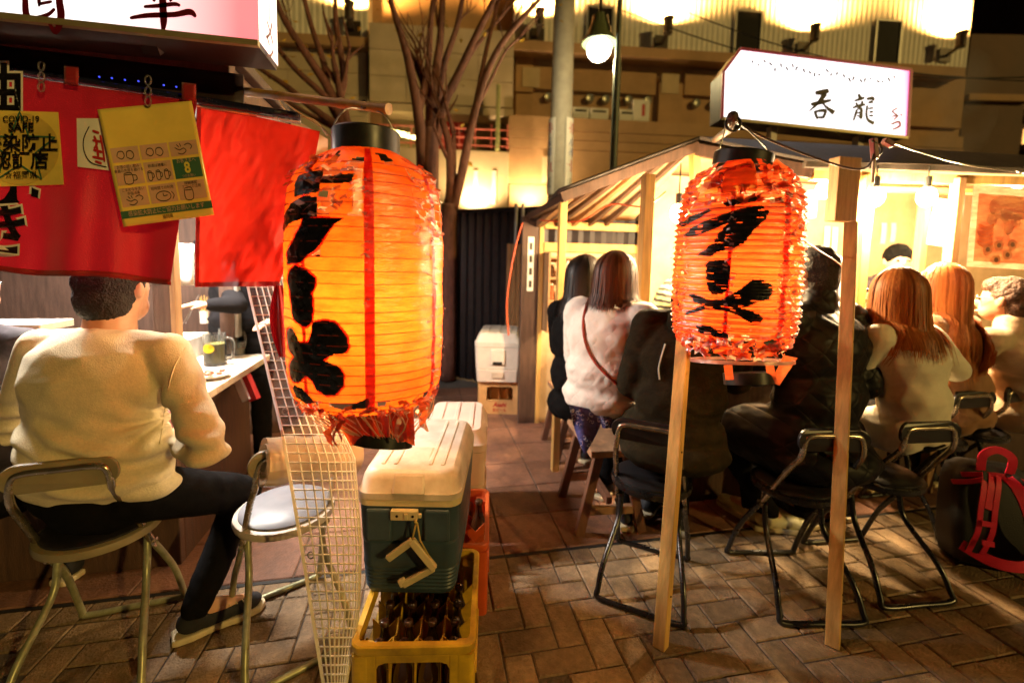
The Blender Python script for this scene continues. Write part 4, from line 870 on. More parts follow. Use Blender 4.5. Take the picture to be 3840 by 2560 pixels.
m_noren = cloth_mat('red_cloth', (.42, .007, .020), .06, .35); m_hem = cloth_mat('red_hem', (.36, .012, .015), .12); m_noren2 = cloth_mat('orange_red_cloth', (.50, .020, .010), .48, 1.)
# counter, frame
t = thing('food_stall', (-1.6, 2.4, 0), 'left food stall with white lit counter, dark roof and wooden posts', 'food stall')
def bx(name, mat, x0, x1, y0, y1, z0, z1, bev=.004, par=None): return MB().box(x0, x1, y0, y1, z0, z1).build(name, mat, par or t, bevel=bev)
bx('counter_top', m_top, -2.8, -.90, 1.86, 2.16, .715, .75); bx('counter_top', m_top, -1.27, -.90, 2.161, 2.86, .715, .75)
bx('ledge', m_top, -1.50, -1.271, 2.17, 3.0, .70, .865); bx('ledge', m_top, -2.8, -1.501, 2.17, 2.36, .70, .865)
bx('kitchen_bench', m_steelp, -2.8, -1.502, 2.361, 3.1, .70, .82)
bx('counter_front', m_dwood, -2.8, -1.02, 2.05, 2.09, 0, .714); bx('counter_front', m_dwood, -1.06, -1.02, 2.091, 2.86, 0, .714)
bx('back_wall', m_dwood, -2.8, -.9, 3.55, 3.58, 0, 2.1); 
bx('roof', m_tarp, -2.9, -.62, 1.66, 3.7, 1.99, 2.03); bx('roof_beam', m_dwood, -2.9, -.62, 1.66, 1.71, 1.88, 1.988)
p = D(380, 700, 2.06)
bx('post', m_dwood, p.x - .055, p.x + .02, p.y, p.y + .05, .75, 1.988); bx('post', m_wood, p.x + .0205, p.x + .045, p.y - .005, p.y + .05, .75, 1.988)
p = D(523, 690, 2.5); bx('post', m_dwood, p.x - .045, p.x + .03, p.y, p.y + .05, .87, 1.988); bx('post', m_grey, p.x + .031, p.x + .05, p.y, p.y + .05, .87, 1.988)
bx('roof_beam', m_dwood, -.70, -.65, 1.72, 3.6, 1.90, 1.985)
# fluorescent tubes under the roof
for k, (x, y, lb) in enumerate(((-1.75, 2.25, 'white tube lamp under the left stall roof, over the display case'), (-1.15, 2.55, 'white tube lamp under the left stall roof, over the glasses'))):
    f_ = thing('tube_lamp', (x, y, 1.93), lb, 'lamp', 'tube lamps of the left stall'); mb = MB(); mb.box(x - .3, x + .3, y - .03, y + .03, 1.945, 1.985); mb.build('housing', m_wplast, f_); mb = MB(); mb.tube([(x - .29, y, 1.93), (x + .29, y, 1.93)], .013, 10); mb.build('tube', M('tube_glow', (1, 1, 1), .3, emit=14, ecol=(1, .93, .84)), f_)
    d_ = bpy.data.lights.new('tube_light', 'AREA'); d_.shape = 'RECTANGLE'; d_.size = .56; d_.size_y = .04; d_.energy = 55; d_.color = (1, .92, .82); lo = bpy.data.objects.new('tube_light', d_); col.objects.link(lo); lo.parent = f_; lo.location = (0, 0, -.022)
# dark canvas over the rail
mb = MB(); mb.grid(lambda u, v: YP(-80 + 640 * u, 100 + 75 * u + (52 + 24 * u) * v - 12 * math.sin(math.pi * v) , 1.58 - .05 * v) , 20, 6); mb.build('valance', m_tarp, t, smooth=True, solid=.01)
mb = MB(); mb.grid(lambda u, v: YP(452 + 110 * u, 160 + 40 * u + 40 * v * (1 - .4 * u), 1.68 + .02 * math.sin(5 * u)), 10, 5); mb.build('brown_tarp', M('brown_tarp', (.20, .07, .035), .6, var=.3), t, smooth=True, solid=.006)
# rail, bamboo pole
m_railb = M('blue_black_pipe', (.012, .014, .035), .25, var=.3, spec=.7); m_bamb = M('bamboo', (.42, .23, .06), .5, var=.35, scale=12, bump=.2)
rt_ = thing('curtain_rail', YP(300, 200, 1.52), 'dark glossy rail carrying the red curtains', 'rail')
mb = MB(); ra_, rb_ = YP(-120, 138, 1.52), YP(690, 268, 1.52); mb.tube([ra_.lerp(rb_, i / 8) for i in range(9)], .012, 10); mb.build('pipe', m_railb, rt_, smooth=True)
mb = MB(); ra_, rb_ = YP(-120, 148, 1.535), YP(690, 280, 1.535); mb.tube([ra_, rb_], .009, 8); mb.build('chrome_pipe', m_steelp, rt_, smooth=True)
m_led = M('blue_led', (.05, .08, 1), .3, emit=.8, ecol=(.05, .08, 1)); 
for x, y in ((228, 177), (257, 180), (287, 184), (318, 187), (376, 196), (405, 200)):
    mb = MB(); mb.ell(YP(x, y, 1.505), .0026, 8); mb.build('led', m_led, rt_)
bp_ = thing('bamboo_pole', D(893, 250, 1.17), 'short bamboo pole with cut end that carries the large lantern', 'pole')
mb = MB(); a_, b_ = D(440, 196, 1.5), D(893, 251, 1.17); n_ = 9
pts = [a_.lerp(b_, i / 40) for i in range(41)]; mb.tube(pts, [.0125 + (.0022 if i % 8 in (0,) else 0) + .0008 * math.sin(i) for i in range(41)], 12); mb.build('cane', m_bamb, bp_, smooth=True, auto=60)
mb = MB(); mb.tube([D(836 + 7 * math.cos(a), 240 + 9 * math.sin(a), 1.205 - .02 * math.sin(a)) for a in np.linspace(0, 12, 26)], .0022, 5); mb.build('wire_tie', m_blk, bp_)
mb = MB(); mb.tube([D(655, 236, 1.38), D(690, 262, 1.36), D(735, 290, 1.34), D(765, 320, 1.32)], .0025, 6, smoothn=5); mb.tube([D(640, 230, 1.4), D(665, 262, 1.38), D(720, 275, 1.36), D(752, 312, 1.33)], .002, 6, smoothn=5); mb.build('cord', M('hemp_cord', (.6, .4, .2), .7), bp_)
# ---- the curtains
def fold1(x, y): return .022 * math.sin(x * .021 + .6) * min(1, max(0, (y - 200) / 300)) + .012 * math.sin(x * .055 + y * .004) * max(0, (y - 350) / 300) + .004 * mnoise.noise(Vector((x * .02, y * .012, 1)))
def C1(x, y, off=0.): return YP(x, y, 1.50 + fold1(x, y) - off)
tl, tr_, br, bl = (-160, 148), (452, 234), (392, 640), (-160, 600)
bil = lambda a, b, c, d, u, v: ((a[0] * (1 - u) + b[0] * u) * (1 - v) + (d[0] * (1 - u) + c[0] * u) * v, (a[1] * (1 - u) + b[1] * u) * (1 - v) + (d[1] * (1 - u) + c[1] * u) * v)
def n1(u, v):
    x, y = bil(tl, tr_, br, bl, u, v); return x, y + 4 * v * math.sin(x * .02)
c1 = thing('noren_curtain', C1(150, 400), 'wide red shop curtain with stickers and black lettering on the left stall', 'curtain')
mb = MB(); mb.grid(lambda u, v: C1(*n1(u, v)), 70, 50); pn = mb.build('cloth', m_noren, c1, smooth=True)
def hemf(u, v): x, y = n1(u, 1); return C1(x, y - 2 + 13 * v, .0)
mb = MB(); mb.grid(hemf, 70, 2); mb.build('hem', m_hem, c1, smooth=True, solid=.003)
for x0, y0 in ((148, 150), (418, 190)):
    mb = MB(); mb.grid(lambda u, v: YP(x0 + 32 * u, y0 + 4 * u + 44 * v, 1.485 - .012 * math.sin(3 * v)), 4, 6); mb.build('tab', m_hem, c1, smooth=True, solid=.003)
# lettering on the cloth
m_wprint = M('white_print', (.82, .80, .72), .6, var=.05)
for ch, cx_, cy_, sz in (('曲', -6, 214, 125), ('焼', 8, 402, 165), ('き', 6, 535, 135)):
    text_mesh('lettering_edge', ch, m_wprint, c1, lambda u, v: C1(cx_ + u, cy_ - v, .004), size=sz, bold=8); text_mesh('lettering', ch, m_ink, c1, lambda u, v: C1(cx_ + u, cy_ - v, .0055), size=sz, bold=3)
def fold2(x, y): 
    k = max(0, (y - 260) / 390); return .03 * math.sin((x + .35 * y) * .03) * k + .018 * math.sin((x - .5 * y) * .05) * k + .016 * mnoise.noise(Vector((x * .018, y * .010, 7))) + .010 * (1 - abs(mnoise.noise(Vector((x * .03 + y * .012, y * .012, 2))) * 2)) + .006 * mnoise.noise(Vector((x * .05, y * .03, 2)))
def n2(u, v):
    L_ = (452 - 4 * v, 236 + 420 * v); Rr = (735 - 60 * v - 35 * v * v, 302 + 352 * v); return L_[0] * (1 - u) + Rr[0] * u, L_[1] * (1 - u) + Rr[1] * u
def C2(x, y, off=0.): return YP(x, y, 1.53 - .10 * max(0, (x - 560) / 200) + 1.5 * fold2(x, y) - off)
c2 = thing('noren_curtain', C2(550, 450), 'creased orange red curtain panel just left of the large lantern', 'curtain')
mb = MB(); mb.grid(lambda u, v: C2(*n2(u, v)), 60, 70); mb.build('cloth', m_noren2, c2, smooth=True)
mb = MB(); mb.grid(lambda u, v: C2(n2(u, 1)[0], n2(u, 1)[1] - 8 + 11 * v, .002), 60, 2); mb.build('hem', m_hem, c2, smooth=True)
mb = MB(); mb.grid(lambda u, v: C2(n2(0, v)[0] + 10 * u, n2(0, v)[1], .002), 2, 60); mb.build('hem', m_hem, c2, smooth=True)
m_bag = M('white_plastic_bag', (.85, .74, .6), .35, var=.1)
mb = MB(); mb.grid(lambda u, v: D(668 + 85 * u, 268 + 52 * u + 85 * v * (1 - .35 * u), 1.50 + .03 * math.sin(6 * u + 4 * v)), 12, 8); wb = mb.build('plastic_bag', m_bag, None, smooth=True); tag(wb, 'crumpled white plastic sheet tied at the end of the bamboo pole', 'plastic sheet')
# ---- stickers, poster
m_gold = M('gold_foil', (.80, .58, .12), .3, metal=.1, var=.3, scale=5); m_goldp = M('gold_paper', (.92, .70, .14), .16, metal=.0, var=.1, scale=6); m_pinkc = M('poster_cell', (.66, .42, .27), .5, var=.05); m_green = M('poster_green', (.05, .16, .09), .5, var=.05)
st = thing('safety_sticker', C1(60, 340, .01), 'square gold foil safety sticker with a dark star on the red curtain', 'sticker')
sq = lambda u, v, off: C1(*bil((-60, 252), (134, 258), (147, 424), (-50, 430), u, v), off)
mb = MB(); mb.grid(lambda u, v: sq(u, v, .009), 8, 8); mb.build('paper', m_goldp, st, smooth=True)
cpt = lambda x, y: C1(45 + x, 342 + y, .0112)
mb = MB(); mb.grid(lambda u, v: cpt(91 * v * math.cos(6.2832 * u), 82 * v * math.sin(6.2832 * u)), 40, 10); mb.build('disc', m_gold, st, smooth=True)
star = [(r_ * math.cos(a - math.pi / 2), r_ * math.sin(a - math.pi / 2)) for k in range(5) for a, r_ in ((2 * math.pi * k / 5, 86), (2 * math.pi * k / 5 + math.pi / 5, 36))]
mb = MB()
for k in range(10):
    a, b_ = star[k], star[(k + 1) % 10]; mb.stroke([(a[0], a[1], 4), (b_[0], b_[1], 4)], lambda u, v: C1(45 + u, 342 + v, .014))
mb.build('star', m_green, st)
for s_, y, sz, bd in (('COVID-19', 274, 19, .4), ('SAFE', 293, 28, .9), ('感染防止', 331, 43, .9), ('認証店', 371, 43, .9), ('☆福岡県', 403, 19, .2)):
    text_mesh('lettering', s_, m_ink, st, lambda u, v: C1(48 + u, y - v, .0175), size=sz, bold=bd)
ws = thing('paper_slip', C1(215, 330, .01), 'white paper slip with red brush lettering on the red curtain', 'sticker')
mb = MB(); mb.grid(lambda u, v: C1(*bil((176, 272), (240, 272), (252, 392), (178, 383), u, v), .009), 4, 6); mb.build('paper', m_wprint, ws, smooth=True)
mb = MB(); mb.stroke([(205, 290, 2.5), (192, 320, 2.5), (194, 350, 2.5), (210, 374, 2.5), (245, 384, 2.5)], lambda u, v: C1(u, v, .011)); mb.build('arc', m_ink, ws)
mb = MB()
for P_ in ([(212, 300, 5), (228, 306, 6)], [(216, 312, 5), (222, 330, 6), (216, 342, 5)], [(212, 322, 5), (234, 326, 6)], [(214, 344, 6), (236, 350, 6)], [(222, 334, 5), (226, 362, 6)], [(212, 360, 6), (240, 366, 6)], [(230, 310, 5), (236, 340, 5), (240, 372, 5)], [(218, 370, 5), (234, 376, 6)]): mb.stroke(P_, lambda u, v: C1(u, v, .0112))
mb.build('lettering', m_redp, ws)
po = thing('notice_poster', YP(360, 380, 1.46), 'tilted glossy yellow notice poster with line drawings and a green square', 'poster')
PC = [(224, 252), (440, 232), (492, 494), (284, 521)]
def PP(u, v, off=0.): x, y = bil(*PC, u, v); return YP(x, y, 1.463 + .008 * math.sin(math.pi * u) + .012 * (1 - v) ** 3 + .004 * mnoise.noise(Vector((u * 3, v * 3, 4))) * (1 - v) - off)
mb = MB(); mb.grid(lambda u, v: PP(u, v), 24, 30); mb.build('sheet', m_goldp, po, smooth=True, solid=.0012)
def cell(u0, u1, v0, v1, mat, name='cell', off=.0016): mb = MB(); mb.grid(lambda u, v: PP(u0 + (u1 - u0) * u, v0 + (v1 - v0) * v, off), 4, 4); return mb.build(name, mat, po, smooth=True)
m_line = M('print_line', (.05, .04, .03), .6)
def icon(strokes, u0, v0, w_, h_): 
    mb = MB()
    for P_ in strokes: mb.stroke([(u0 + x * w_, v0 + y * h_, .008) for x, y in P_], lambda u, v: PP(u, v, .0026), 3)
    mb.build('drawing', m_line, po)
mug = [[(.25, .2), (.25, .9), (.6, .9), (.6, .2), (.25, .2)], [(.6, .35), (.8, .4), (.8, .7), (.6, .75)], [(.25, .3), (.6, .3)]]
ppl = [[(.1, .6), (.2, .3), (.4, .3), (.45, .6), (.3, .8), (.1, .6)], [(.55, .7), (.6, .35), (.8, .3), (.9, .6), (.75, .85), (.55, .7)]]
clk = [[(.5 + .35 * math.cos(a), .5 + .38 * math.sin(a)) for a in np.linspace(0, 6.28, 14)], [(.5, .5), (.5, .25)], [(.5, .5), (.7, .45)], [(.9, .2), (1, .5), (.9, .8)]]
hnd = [[(.1, .4), (.3, .6), (.5, .5), (.6, .7), (.4, .9), (.2, .8)], [(.55, .3), (.75, .2), (.9, .4), (.8, .6)], [(.2, .2), (.3, .4)], [(.35, .15), (.4, .38)]]
phn = [[(.15, .1), (.15, .95), (.5, .95), (.5, .1), (.15, .1)], [(.15, .25), (.5, .25)]]
rows = [(.335, .46), (.485, .655), (.68, .84)]
txts = [[None] * 3, ['お酒の回し飲み\n食器の共用を避ける', '飲酒は適量に', None], ['こまめな手洗い\n手指消毒', '短時間での利用', '接触確認\nアプリの活用']]
ics = [[ppl, ppl, hnd], [mug, None, None], [hnd, clk, phn]]
for r_ in range(3):
    for k in range(3):
        u0, u1 = .04 + k * .315, .04 + k * .315 + .295; v0, v1 = rows[r_]; g_ = (r_ == 1 and k == 2); cell(u0, u1, v0, v1, m_green if g_ else m_pinkc)
        if g_: continue
        if txts[r_][k]: text_mesh('lettering', txts[r_][k], m_line, po, lambda u, v: PP((u0 + u1) / 2 + u, v0 + .035 - v, .0026), size=.032, sx=1.1)
        ic = ics[r_][k]
        if ic: icon(ic, u0 + .03, v0 + (.05 if r_ else .0), .23, (v1 - v0) - (.05 if r_ else 0))
        if r_ == 1 and k == 1:
            for q in range(3): icon(mug, u0 + .0 + q * .09, v0 + .06, .11, .10)
text_mesh('lettering', 'お客さまへ', m_pinkc, po, lambda u, v: PP(.815 + u, .505 - v, .0026), size=.042); text_mesh('lettering', '8', M('print_yellow', (.8, .7, .1), .5), po, lambda u, v: PP(.815 + u, .57 - v, .0026), size=.13, bold=.004); text_mesh('lettering', 'つのお願い', m_pinkc, po, lambda u, v: PP(.815 + u, .637 - v, .0026), size=.03)
cell(.0, 1, .872, .935, m_green, 'band'); text_mesh('lettering', '感染拡大防止にご協力お願いします', m_pinkc, po, lambda u, v: PP(.5 + u, .903 - v, .0026), size=.05, sx=1.05); text_mesh('lettering', '福岡県', m_line, po, lambda u, v: PP(.5 + u, .962 - v, .0026), size=.04)
m_clear = M('clear_plastic', (.8, .75, .75), .1, tr=.85, var=.05)
for x, y, lb in ((95, 172, 'clear plastic clip near the left edge of the red curtain'), (340, 205, 'clear plastic clip holding the yellow notice poster')):
    cl = thing('clip', YP(x, y, 1.48), lb, 'clip', 'clear clips on the rail')
    for q, dyy in (('jaw', -20), ('link', 6), ('tip', 28)):
        mb = MB(); mb.tube([YP(x + 7 * math.cos(a), y + dyy + 11 * math.sin(a), 1.478) for a in np.linspace(0, 2 * math.pi, 13)[:-1]], .0025, 6, closed=True); mb.build(q, m_clear, cl, smooth=True)
# ---- lit sign box over the stall
m_signA = bpy.data.materials.new('sign_face_pink'); m_signA.use_nodes = True
def sign_mat(m, lo, hi, strength, edge):
    nt = m.node_tree; N = nt.nodes; L = nt.links; b = N['Principled BSDF']; b.inputs['Base Color'].default_value = (.8, .78, .76, 1); b.inputs['Roughness'].default_value = .3
    tc = N.new('ShaderNodeTexCoord'); sp = N.new('ShaderNodeSeparateXYZ'); L.new(tc.outputs['Generated'], sp.inputs[0]); rp = N.new('ShaderNodeValToRGB'); e = rp.color_ramp.elements
    e[0].position, e[1].position = edge; e[0].color = (*lo, 1); e[1].color = (*hi, 1); L.new(sp.outputs['X'], rp.inputs[0]); L.new(rp.outputs[0], b.inputs['Emission Color']); b.inputs['Emission Strength'].default_value = strength
sign_mat(m_signA, (1, .93, .9), (.80, .10, .16), 1.0, (.74, .97))
m_frameb = M('sign_frame', (.03, .012, .012), .5); m_trimg = M('sign_trim', (.42, .36, .2), .4, metal=.5)
SY = 1.36; pbr = YP(594, 104, SY); xl, xr, zb_ = -2.0, pbr.x, pbr.z
sg = thing('stall_sign', (-1.2, SY, zb_), 'large white and pink lit sign box with red brush characters over the left stall', 'sign')
mb = MB(); mb.add([(xl, SY, zb_ + .012), (xr, SY, zb_ + .012), (xr, SY, zb_ + .55), (xl, SY, zb_ + .55)], [(0, 1, 2, 3)]); mb.build('face', m_signA, sg)
mb = MB(); mb.box(xl, xr - .004, SY + .003, SY + .165, zb_ - .0, zb_ + .56); mb.build('box', m_frameb, sg)
mb = MB(); mb.add([(xr, SY + .004, zb_ + .012), (xr, SY + .165, zb_ + .012), (xr, SY + .165, zb_ + .55), (xr, SY + .004, zb_ + .55)], [(0, 1, 2, 3)]); mb.build('end_face', M('sign_end', (.8, .75, .72), .4, emit=.9, ecol=(1, .72, .68)), sg)
mb = MB(); mb.box(xl, xr, SY - .006, SY + .01, zb_ - .004, zb_ + .011); mb.build('trim', m_trimg, sg)
m_cr = M('crimson_print', (.13, .004, .012), .4)
sf = lambda u, v: YP(u, v, SY - .003)
sfin = lambda u, v: sf(u, v)
mb = MB()
for P_ in ([(60, -60, 13), (58, -10, 14), (62, 38, 16), (88, 48, 8)], [(76, 44, 10), (110, 34, 10), (126, 20, 8)], [(132, -60, 16), (136, 0, 17), (140, 40, 18), (128, 74, 12), (112, 52, 6)], [(88, -50, 9), (90, 16, 9)], [(60, -55, 12), (136, -60, 12)], [(88, 10, 8), (120, 4, 8)]): mb.stroke(P_, sfin)
mb.build('character', m_cr, sg)
mb = MB()
for P_ in ([(372, -60, 16), (374, 10, 17), (376, 50, 16), (374, 76, 5)], [(298, 42, 8), (340, 36, 12), (400, 34, 13), (436, 28, 15), (450, 40, 6)], [(330, 16, 7), (362, 14, 10), (400, 10, 10), (414, 14, 6)], [(345, -14, 7), (356, 4, 8)], [(402, -14, 8), (390, 4, 7)], [(310, -30, 9), (430, -38, 11)]): mb.stroke(P_, sfin)
mb.build('character', m_cr, sg)
text_mesh('lettering', 'メ', m_cr, sg, lambda u, v: Vector((xr + .0025, SY + .085 + u, YP(594, 40, SY).z + v)), size=.085); text_mesh('lettering', 'ン', m_cr, sg, lambda u, v: Vector((xr + .0025, SY + .085 + u, YP(594, 94, SY).z + .01 + v)), size=.075); text_mesh('lettering', 'ー', m_cr, sg, lambda u, v: Vector((xr + .0025, SY + .085 + v * .6, YP(594, -10, SY).z + u)), size=.07)
for bx_ in (xr - .3, xl + .2): mb = MB(); mb.bar((bx_, SY + .08, zb_ - .002), (bx_, SY + .25, 2.03), .04, .04); mb.build('bracket', m_frameb, sg)
# ---- on the counter
m_glass = M('clear_glass', (.92, .95, .93), .03, tr=.95, var=.02); m_beer = M('pale_drink', (.72, .62, .20), .1, tr=.6, var=.05); m_amb = M('amber_drink', (.75, .25, .03), .1, tr=.6); m_porc = M('porcelain', (.78, .68, .56), .2, var=.06); m_brn = M('brown_sauce', (.3, .08, .03), .3)
def mug_(x, y, d, z0, s, liquid, label, dot=None):
    p = G(x, y, z0); g_ = thing('beer_mug', (p.x, p.y, z0), label, 'mug', 'glass mugs on the left counter', local=True); mb = MB(); mb.lathe([(.036 * s, .001), (.04 * s, .004), (.041 * s, .13 * s), (.038 * s, .13 * s), (.037 * s, .012)], n=20); mb.build('glass', m_glass, g_, smooth=True, auto=40)
    mb = MB(); mb.lathe([(.035 * s, .014), (.0362 * s, .09 * s)], n=20); mb.build('drink', liquid, g_, smooth=True, auto=40)
    mb = MB(); mb.tube([(.040 * s, 0, .11 * s), (.065 * s, 0, .105 * s), (.07 * s, 0, .07 * s), (.062 * s, 0, .03 * s), (.040 * s, 0, .025 * s)], .006 * s, 8, smoothn=5); mb.build('handle', m_glass, g_, smooth=True)
    if dot:
        n = 16; mb = MB(); f = lambda a, r_: Vector((math.sin(-.2 + r_ * math.cos(a) / .0415) * .0418 * s, -math.cos(-.2 + r_ * math.cos(a) / .0415) * .0418 * s, .075 * s + r_ * math.sin(a))); mb.add([f(0, 0)] + [f(2 * math.pi * k / n, .018 * s) for k in range(n)], [(0, k + 1, (k + 1) % n + 1) for k in range(n)]); mb.build('print', dot, g_)
    return g_
m_ydot = M('yellow_print', (.85, .55, .02), .5); m_brdot = M('brown_print', (.35, .18, .03), .5)
mug_(495, 838, 2, .75, 1.3, m_beer, 'glass mug of pale drink with a round yellow print', m_ydot); mug_(527, 815, 2, .75, 1.25, m_amb, 'dark mug standing right behind the yellow printed mug')
p = G(550, 815, .75); g_ = thing('tumbler', (p.x, p.y, .75), 'small tumbler with amber drink on the left counter', 'glass', local=True); mb = MB(); mb.lathe([(.028, .001), (.034, .08), (.031, .08), (.026, .006)], n=18); mb.build('glass', m_glass, g_, smooth=True, auto=40); mb = MB(); mb.lathe([(.0255, .008), (.0288, .045)], n=18); mb.build('drink', m_amb, g_, smooth=True, auto=40)
def plate(x, y, z0, r_, label, food=None, mat=None):
    p = G(x, y, z0); g_ = thing('plate', (p.x, p.y, z0), label, 'plate', local=True); mb = MB(); mb.lathe([(r_ * .5, .001), (r_ * .55, .003), (r_ * .8, .008), (r_, .018), (r_ * .99, .021), (r_ * .78, .012), (r_ * .4, .008), (.002, .008)], n=28); mb.build('dish', mat or m_porc, g_, smooth=True, auto=50)
    if food:
        mb = MB(); rg_ = random.Random(int(x))
        for i in range(14): mb.ell((rg_.uniform(-.5, .5) * r_, rg_.uniform(-.5, .5) * r_, .018 + rg_.uniform(0, .012)), (rg_.uniform(.008, .018), rg_.uniform(.006, .012), rg_.uniform(.006, .012)), 8)
        mb.build('food', food, g_, smooth=True)
plate(488, 868, .75, .075, 'empty plate with brown rim at the near end of the left counter', m_brn); plate(575, 770, .75, .06, 'small white dish near the vinyl curtain', None)
m_veg = M('green_veg', (.16, .30, .03), .5, var=.3); m_blkp = M('black_tray', (.02, .02, .02), .3); plate(520, 708, .87, .09, 'black tray with green vegetables on the ledge', m_veg, m_blkp); plate(430, 722, .87, .08, 'dark bowl of greens left of the chopstick jar', m_veg, m_blkp)
p = G(470, 742, .868); g_ = thing('chopstick_jar', (p.x, p.y, .868), 'chopstick jar on the white ledge of the left counter', 'jar', local=True); mb = MB(); mb.lathe([(.026, .001), (.028, .085), (.025, .085), (.023, .006)], n=16); mb.build('jar', m_porc, g_, smooth=True, auto=40)
for i in range(7): mb = MB(); a = i * .9; mb.tube([(.010 * math.cos(a), .010 * math.sin(a), .01), (.02 * math.cos(a), .02 * math.sin(a), .17 + .01 * (i % 3))], .003, 6); mb.build('chopstick', m_woodl, g_)
p = G(585, 758, .75); g_ = thing('tissue_box', (p.x, p.y, .75), 'blue and orange tissue box at the far end of the left counter', 'box', local=True); mb = MB(); mb.box(-.06, .06, -.10, .10, .001, .05); mb.build('carton', M('blue_card', (.06, .18, .35), .5), g_, bevel=.003); mb = MB(); mb.box(-.061, .061, -.101, .101, .03, .042); mb.build('stripe', M('orange_card', (.75, .32, .03), .5), g_)
# glass display case
dc = thing('display_case', (-1.75, 1.98, .75), 'glass display case of food on the left stall counter', 'display case'); mb = MB(); mb.box(-2.6, -1.42, 1.98, 2.15, .751, .80); mb.build('base', m_steelp, dc, bevel=.004); mb = MB(); mb.box(-2.6, -1.42, 1.98, 2.15, 1.03, 1.06); mb.build('top', m_wplast, dc, bevel=.004)
mb = MB(); mb.box(-2.598, -1.422, 1.982, 1.986, .8005, 1.0295); mb.build('pane', m_glass, dc)
m_meat = M('grilled_meat', (.50, .17, .08), .45, var=.4, scale=30); m_rice = M('pale_food', (.70, .55, .32), .6, var=.3, scale=40)
for i in range(5):
    x = -1.88 + i * .1; f_ = thing('food_tray', (x, 2.06, .801), ('leftmost meat', 'pale noodle, second from the left,', 'middle meat', 'pale noodle, fourth from the left,', 'rightmost meat')[i] + ' tray in the glass display case', 'food', 'trays in the display case'); mb = MB(); rg_ = random.Random(i)
    mb.box(x - .045, x + .045, 2.0, 2.13, .801, .81); mb.build('tray', m_steelp, f_); mb = MB()
    for q in range(16): mb.ell((x + rg_.uniform(-.035, .035), 2.06 + rg_.uniform(-.05, .05), .82 + rg_.uniform(0, .05)), (rg_.uniform(.01, .022), rg_.uniform(.01, .02), rg_.uniform(.008, .016)), 8)
    mb.build('food', m_rice if i % 2 else m_meat, f_, smooth=True)
# checked cloth, magazine rack
mb = MB(); a_ = G(475, 905, .745); mb.grid(lambda u, v: Vector((-.975 + .10 * u, 1.853 - .006 * math.sin(12 * u), .742 - (.07 + .03 * math.sin(5 * u)) * v)), 14, 5); m_chk = M('checked_cloth', (.55, .26, .28), .7, var=.35, scale=70); tag(mb.build('checked_cloth', m_chk, None, smooth=True, solid=.002), 'pink checked cloth hanging off the near corner of the left counter', 'cloth')
mr = thing('magazine', D(575, 900, 2.35), 'red and white magazine bundle hanging under the left counter', 'magazine'); a_, b_ = D(562, 862, 2.35), D(586, 918, 2.35); mb = MB(); mb.bar(a_, b_, .03, .05); mb.build('cover', m_redp, mr); mb = MB(); mb.bar(a_ + Vector((-.035, 0, .002)), b_ + Vector((-.035, 0, 0)), .03, .045); mb.build('pages', m_wprint, mr)
# ---- clear vinyl curtain with white thread grid
m_vinyl = bpy.data.materials.new('clear_vinyl'); m_vinyl.use_nodes = True
def film(m, alpha, c, rough=.12):
    nt = m.node_tree; N = nt.nodes; L = nt.links; b = N['Principled BSDF']; b.inputs['Base Color'].default_value = (*c, 1); b.inputs['Roughness'].default_value = rough
    tr = N.new('ShaderNodeBsdfTransparent'); mx = N.new('ShaderNodeMixShader'); mx.inputs[0].default_value = alpha; L.new(tr.outputs[0], mx.inputs[1]); L.new(b.outputs[0], mx.inputs[2]); L.new(mx.outputs[0], N['Material Output'].inputs[0])
    tc = N.new('ShaderNodeTexCoord'); nz = N.new('ShaderNodeTexNoise'); nz.inputs['Scale'].default_value = 12; bp = N.new('ShaderNodeBump'); bp.inputs['Strength'].default_value = .3; L.new(tc.outputs['Object'], nz.inputs[0]); L.new(nz.outputs[0], bp.inputs['Height']); L.new(bp.outputs[0], b.inputs['Normal'])
film(m_vinyl, .20, (.85, .68, .55))
def vc(u, v, off=0.):
    # u across (left to right), v from top to bottom
    yv = 300 + 1290 * v; xl_ = np.interp(yv, [300, 650, 1000, 1250, 1600], [520, 567, 650, 692, 748]); xr_ = np.interp(yv, [300, 650, 900, 1050, 1250, 1400, 1600], [640, 662, 745, 815, 830, 826, 792])
    x = xl_ + (xr_ - xl_) * math.sin(u * math.pi / 2) ** .85 if v > .0 else xl_ + (xr_ - xl_) * u
    d_ = np.interp(yv, [300, 650, 1000, 1300, 1600], [1.86, 1.68, 1.27, 1.22, 1.16]) + .10 * u * u * (yv > 300) + .012 * math.sin(9 * u + 3 * v)
    p = D(x, yv, d_ - off); return p
vt = thing('vinyl_curtain', vc(.5, .99), 'clear vinyl curtain with a white thread grid hanging beside the lantern', 'curtain')
mb = MB(); mb.grid(lambda u, v: vc(u, v), 24, 60); mb.build('film', m_vinyl, vt, smooth=True)
m_thr = M('white_thread', (.92, .82, .72), .6); mb = MB()
for i in range(12): mb.tube([vc(i / 11, j / 60, .002) for j in range(61)], .0022 if i else .005, 4)
for j in range(62): mb.tube([vc(i / 12, j / 61, .002) for i in range(13)], .0021, 4)
tag(mb.build('thread_grid', m_thr, vt), kind='stuff')
for v in (.50, .755):
    c_ = vc(.06, v, .003); mb = MB(); mb.tube([c_ + Vector(_rt) * .008 * math.cos(a) + Vector((0, 0, .010 * math.sin(a))) for a in np.linspace(0, 2 * math.pi, 17)[:-1]], .002, 6, closed=True); mb.build('eyelet', m_steel, vt, smooth=True)
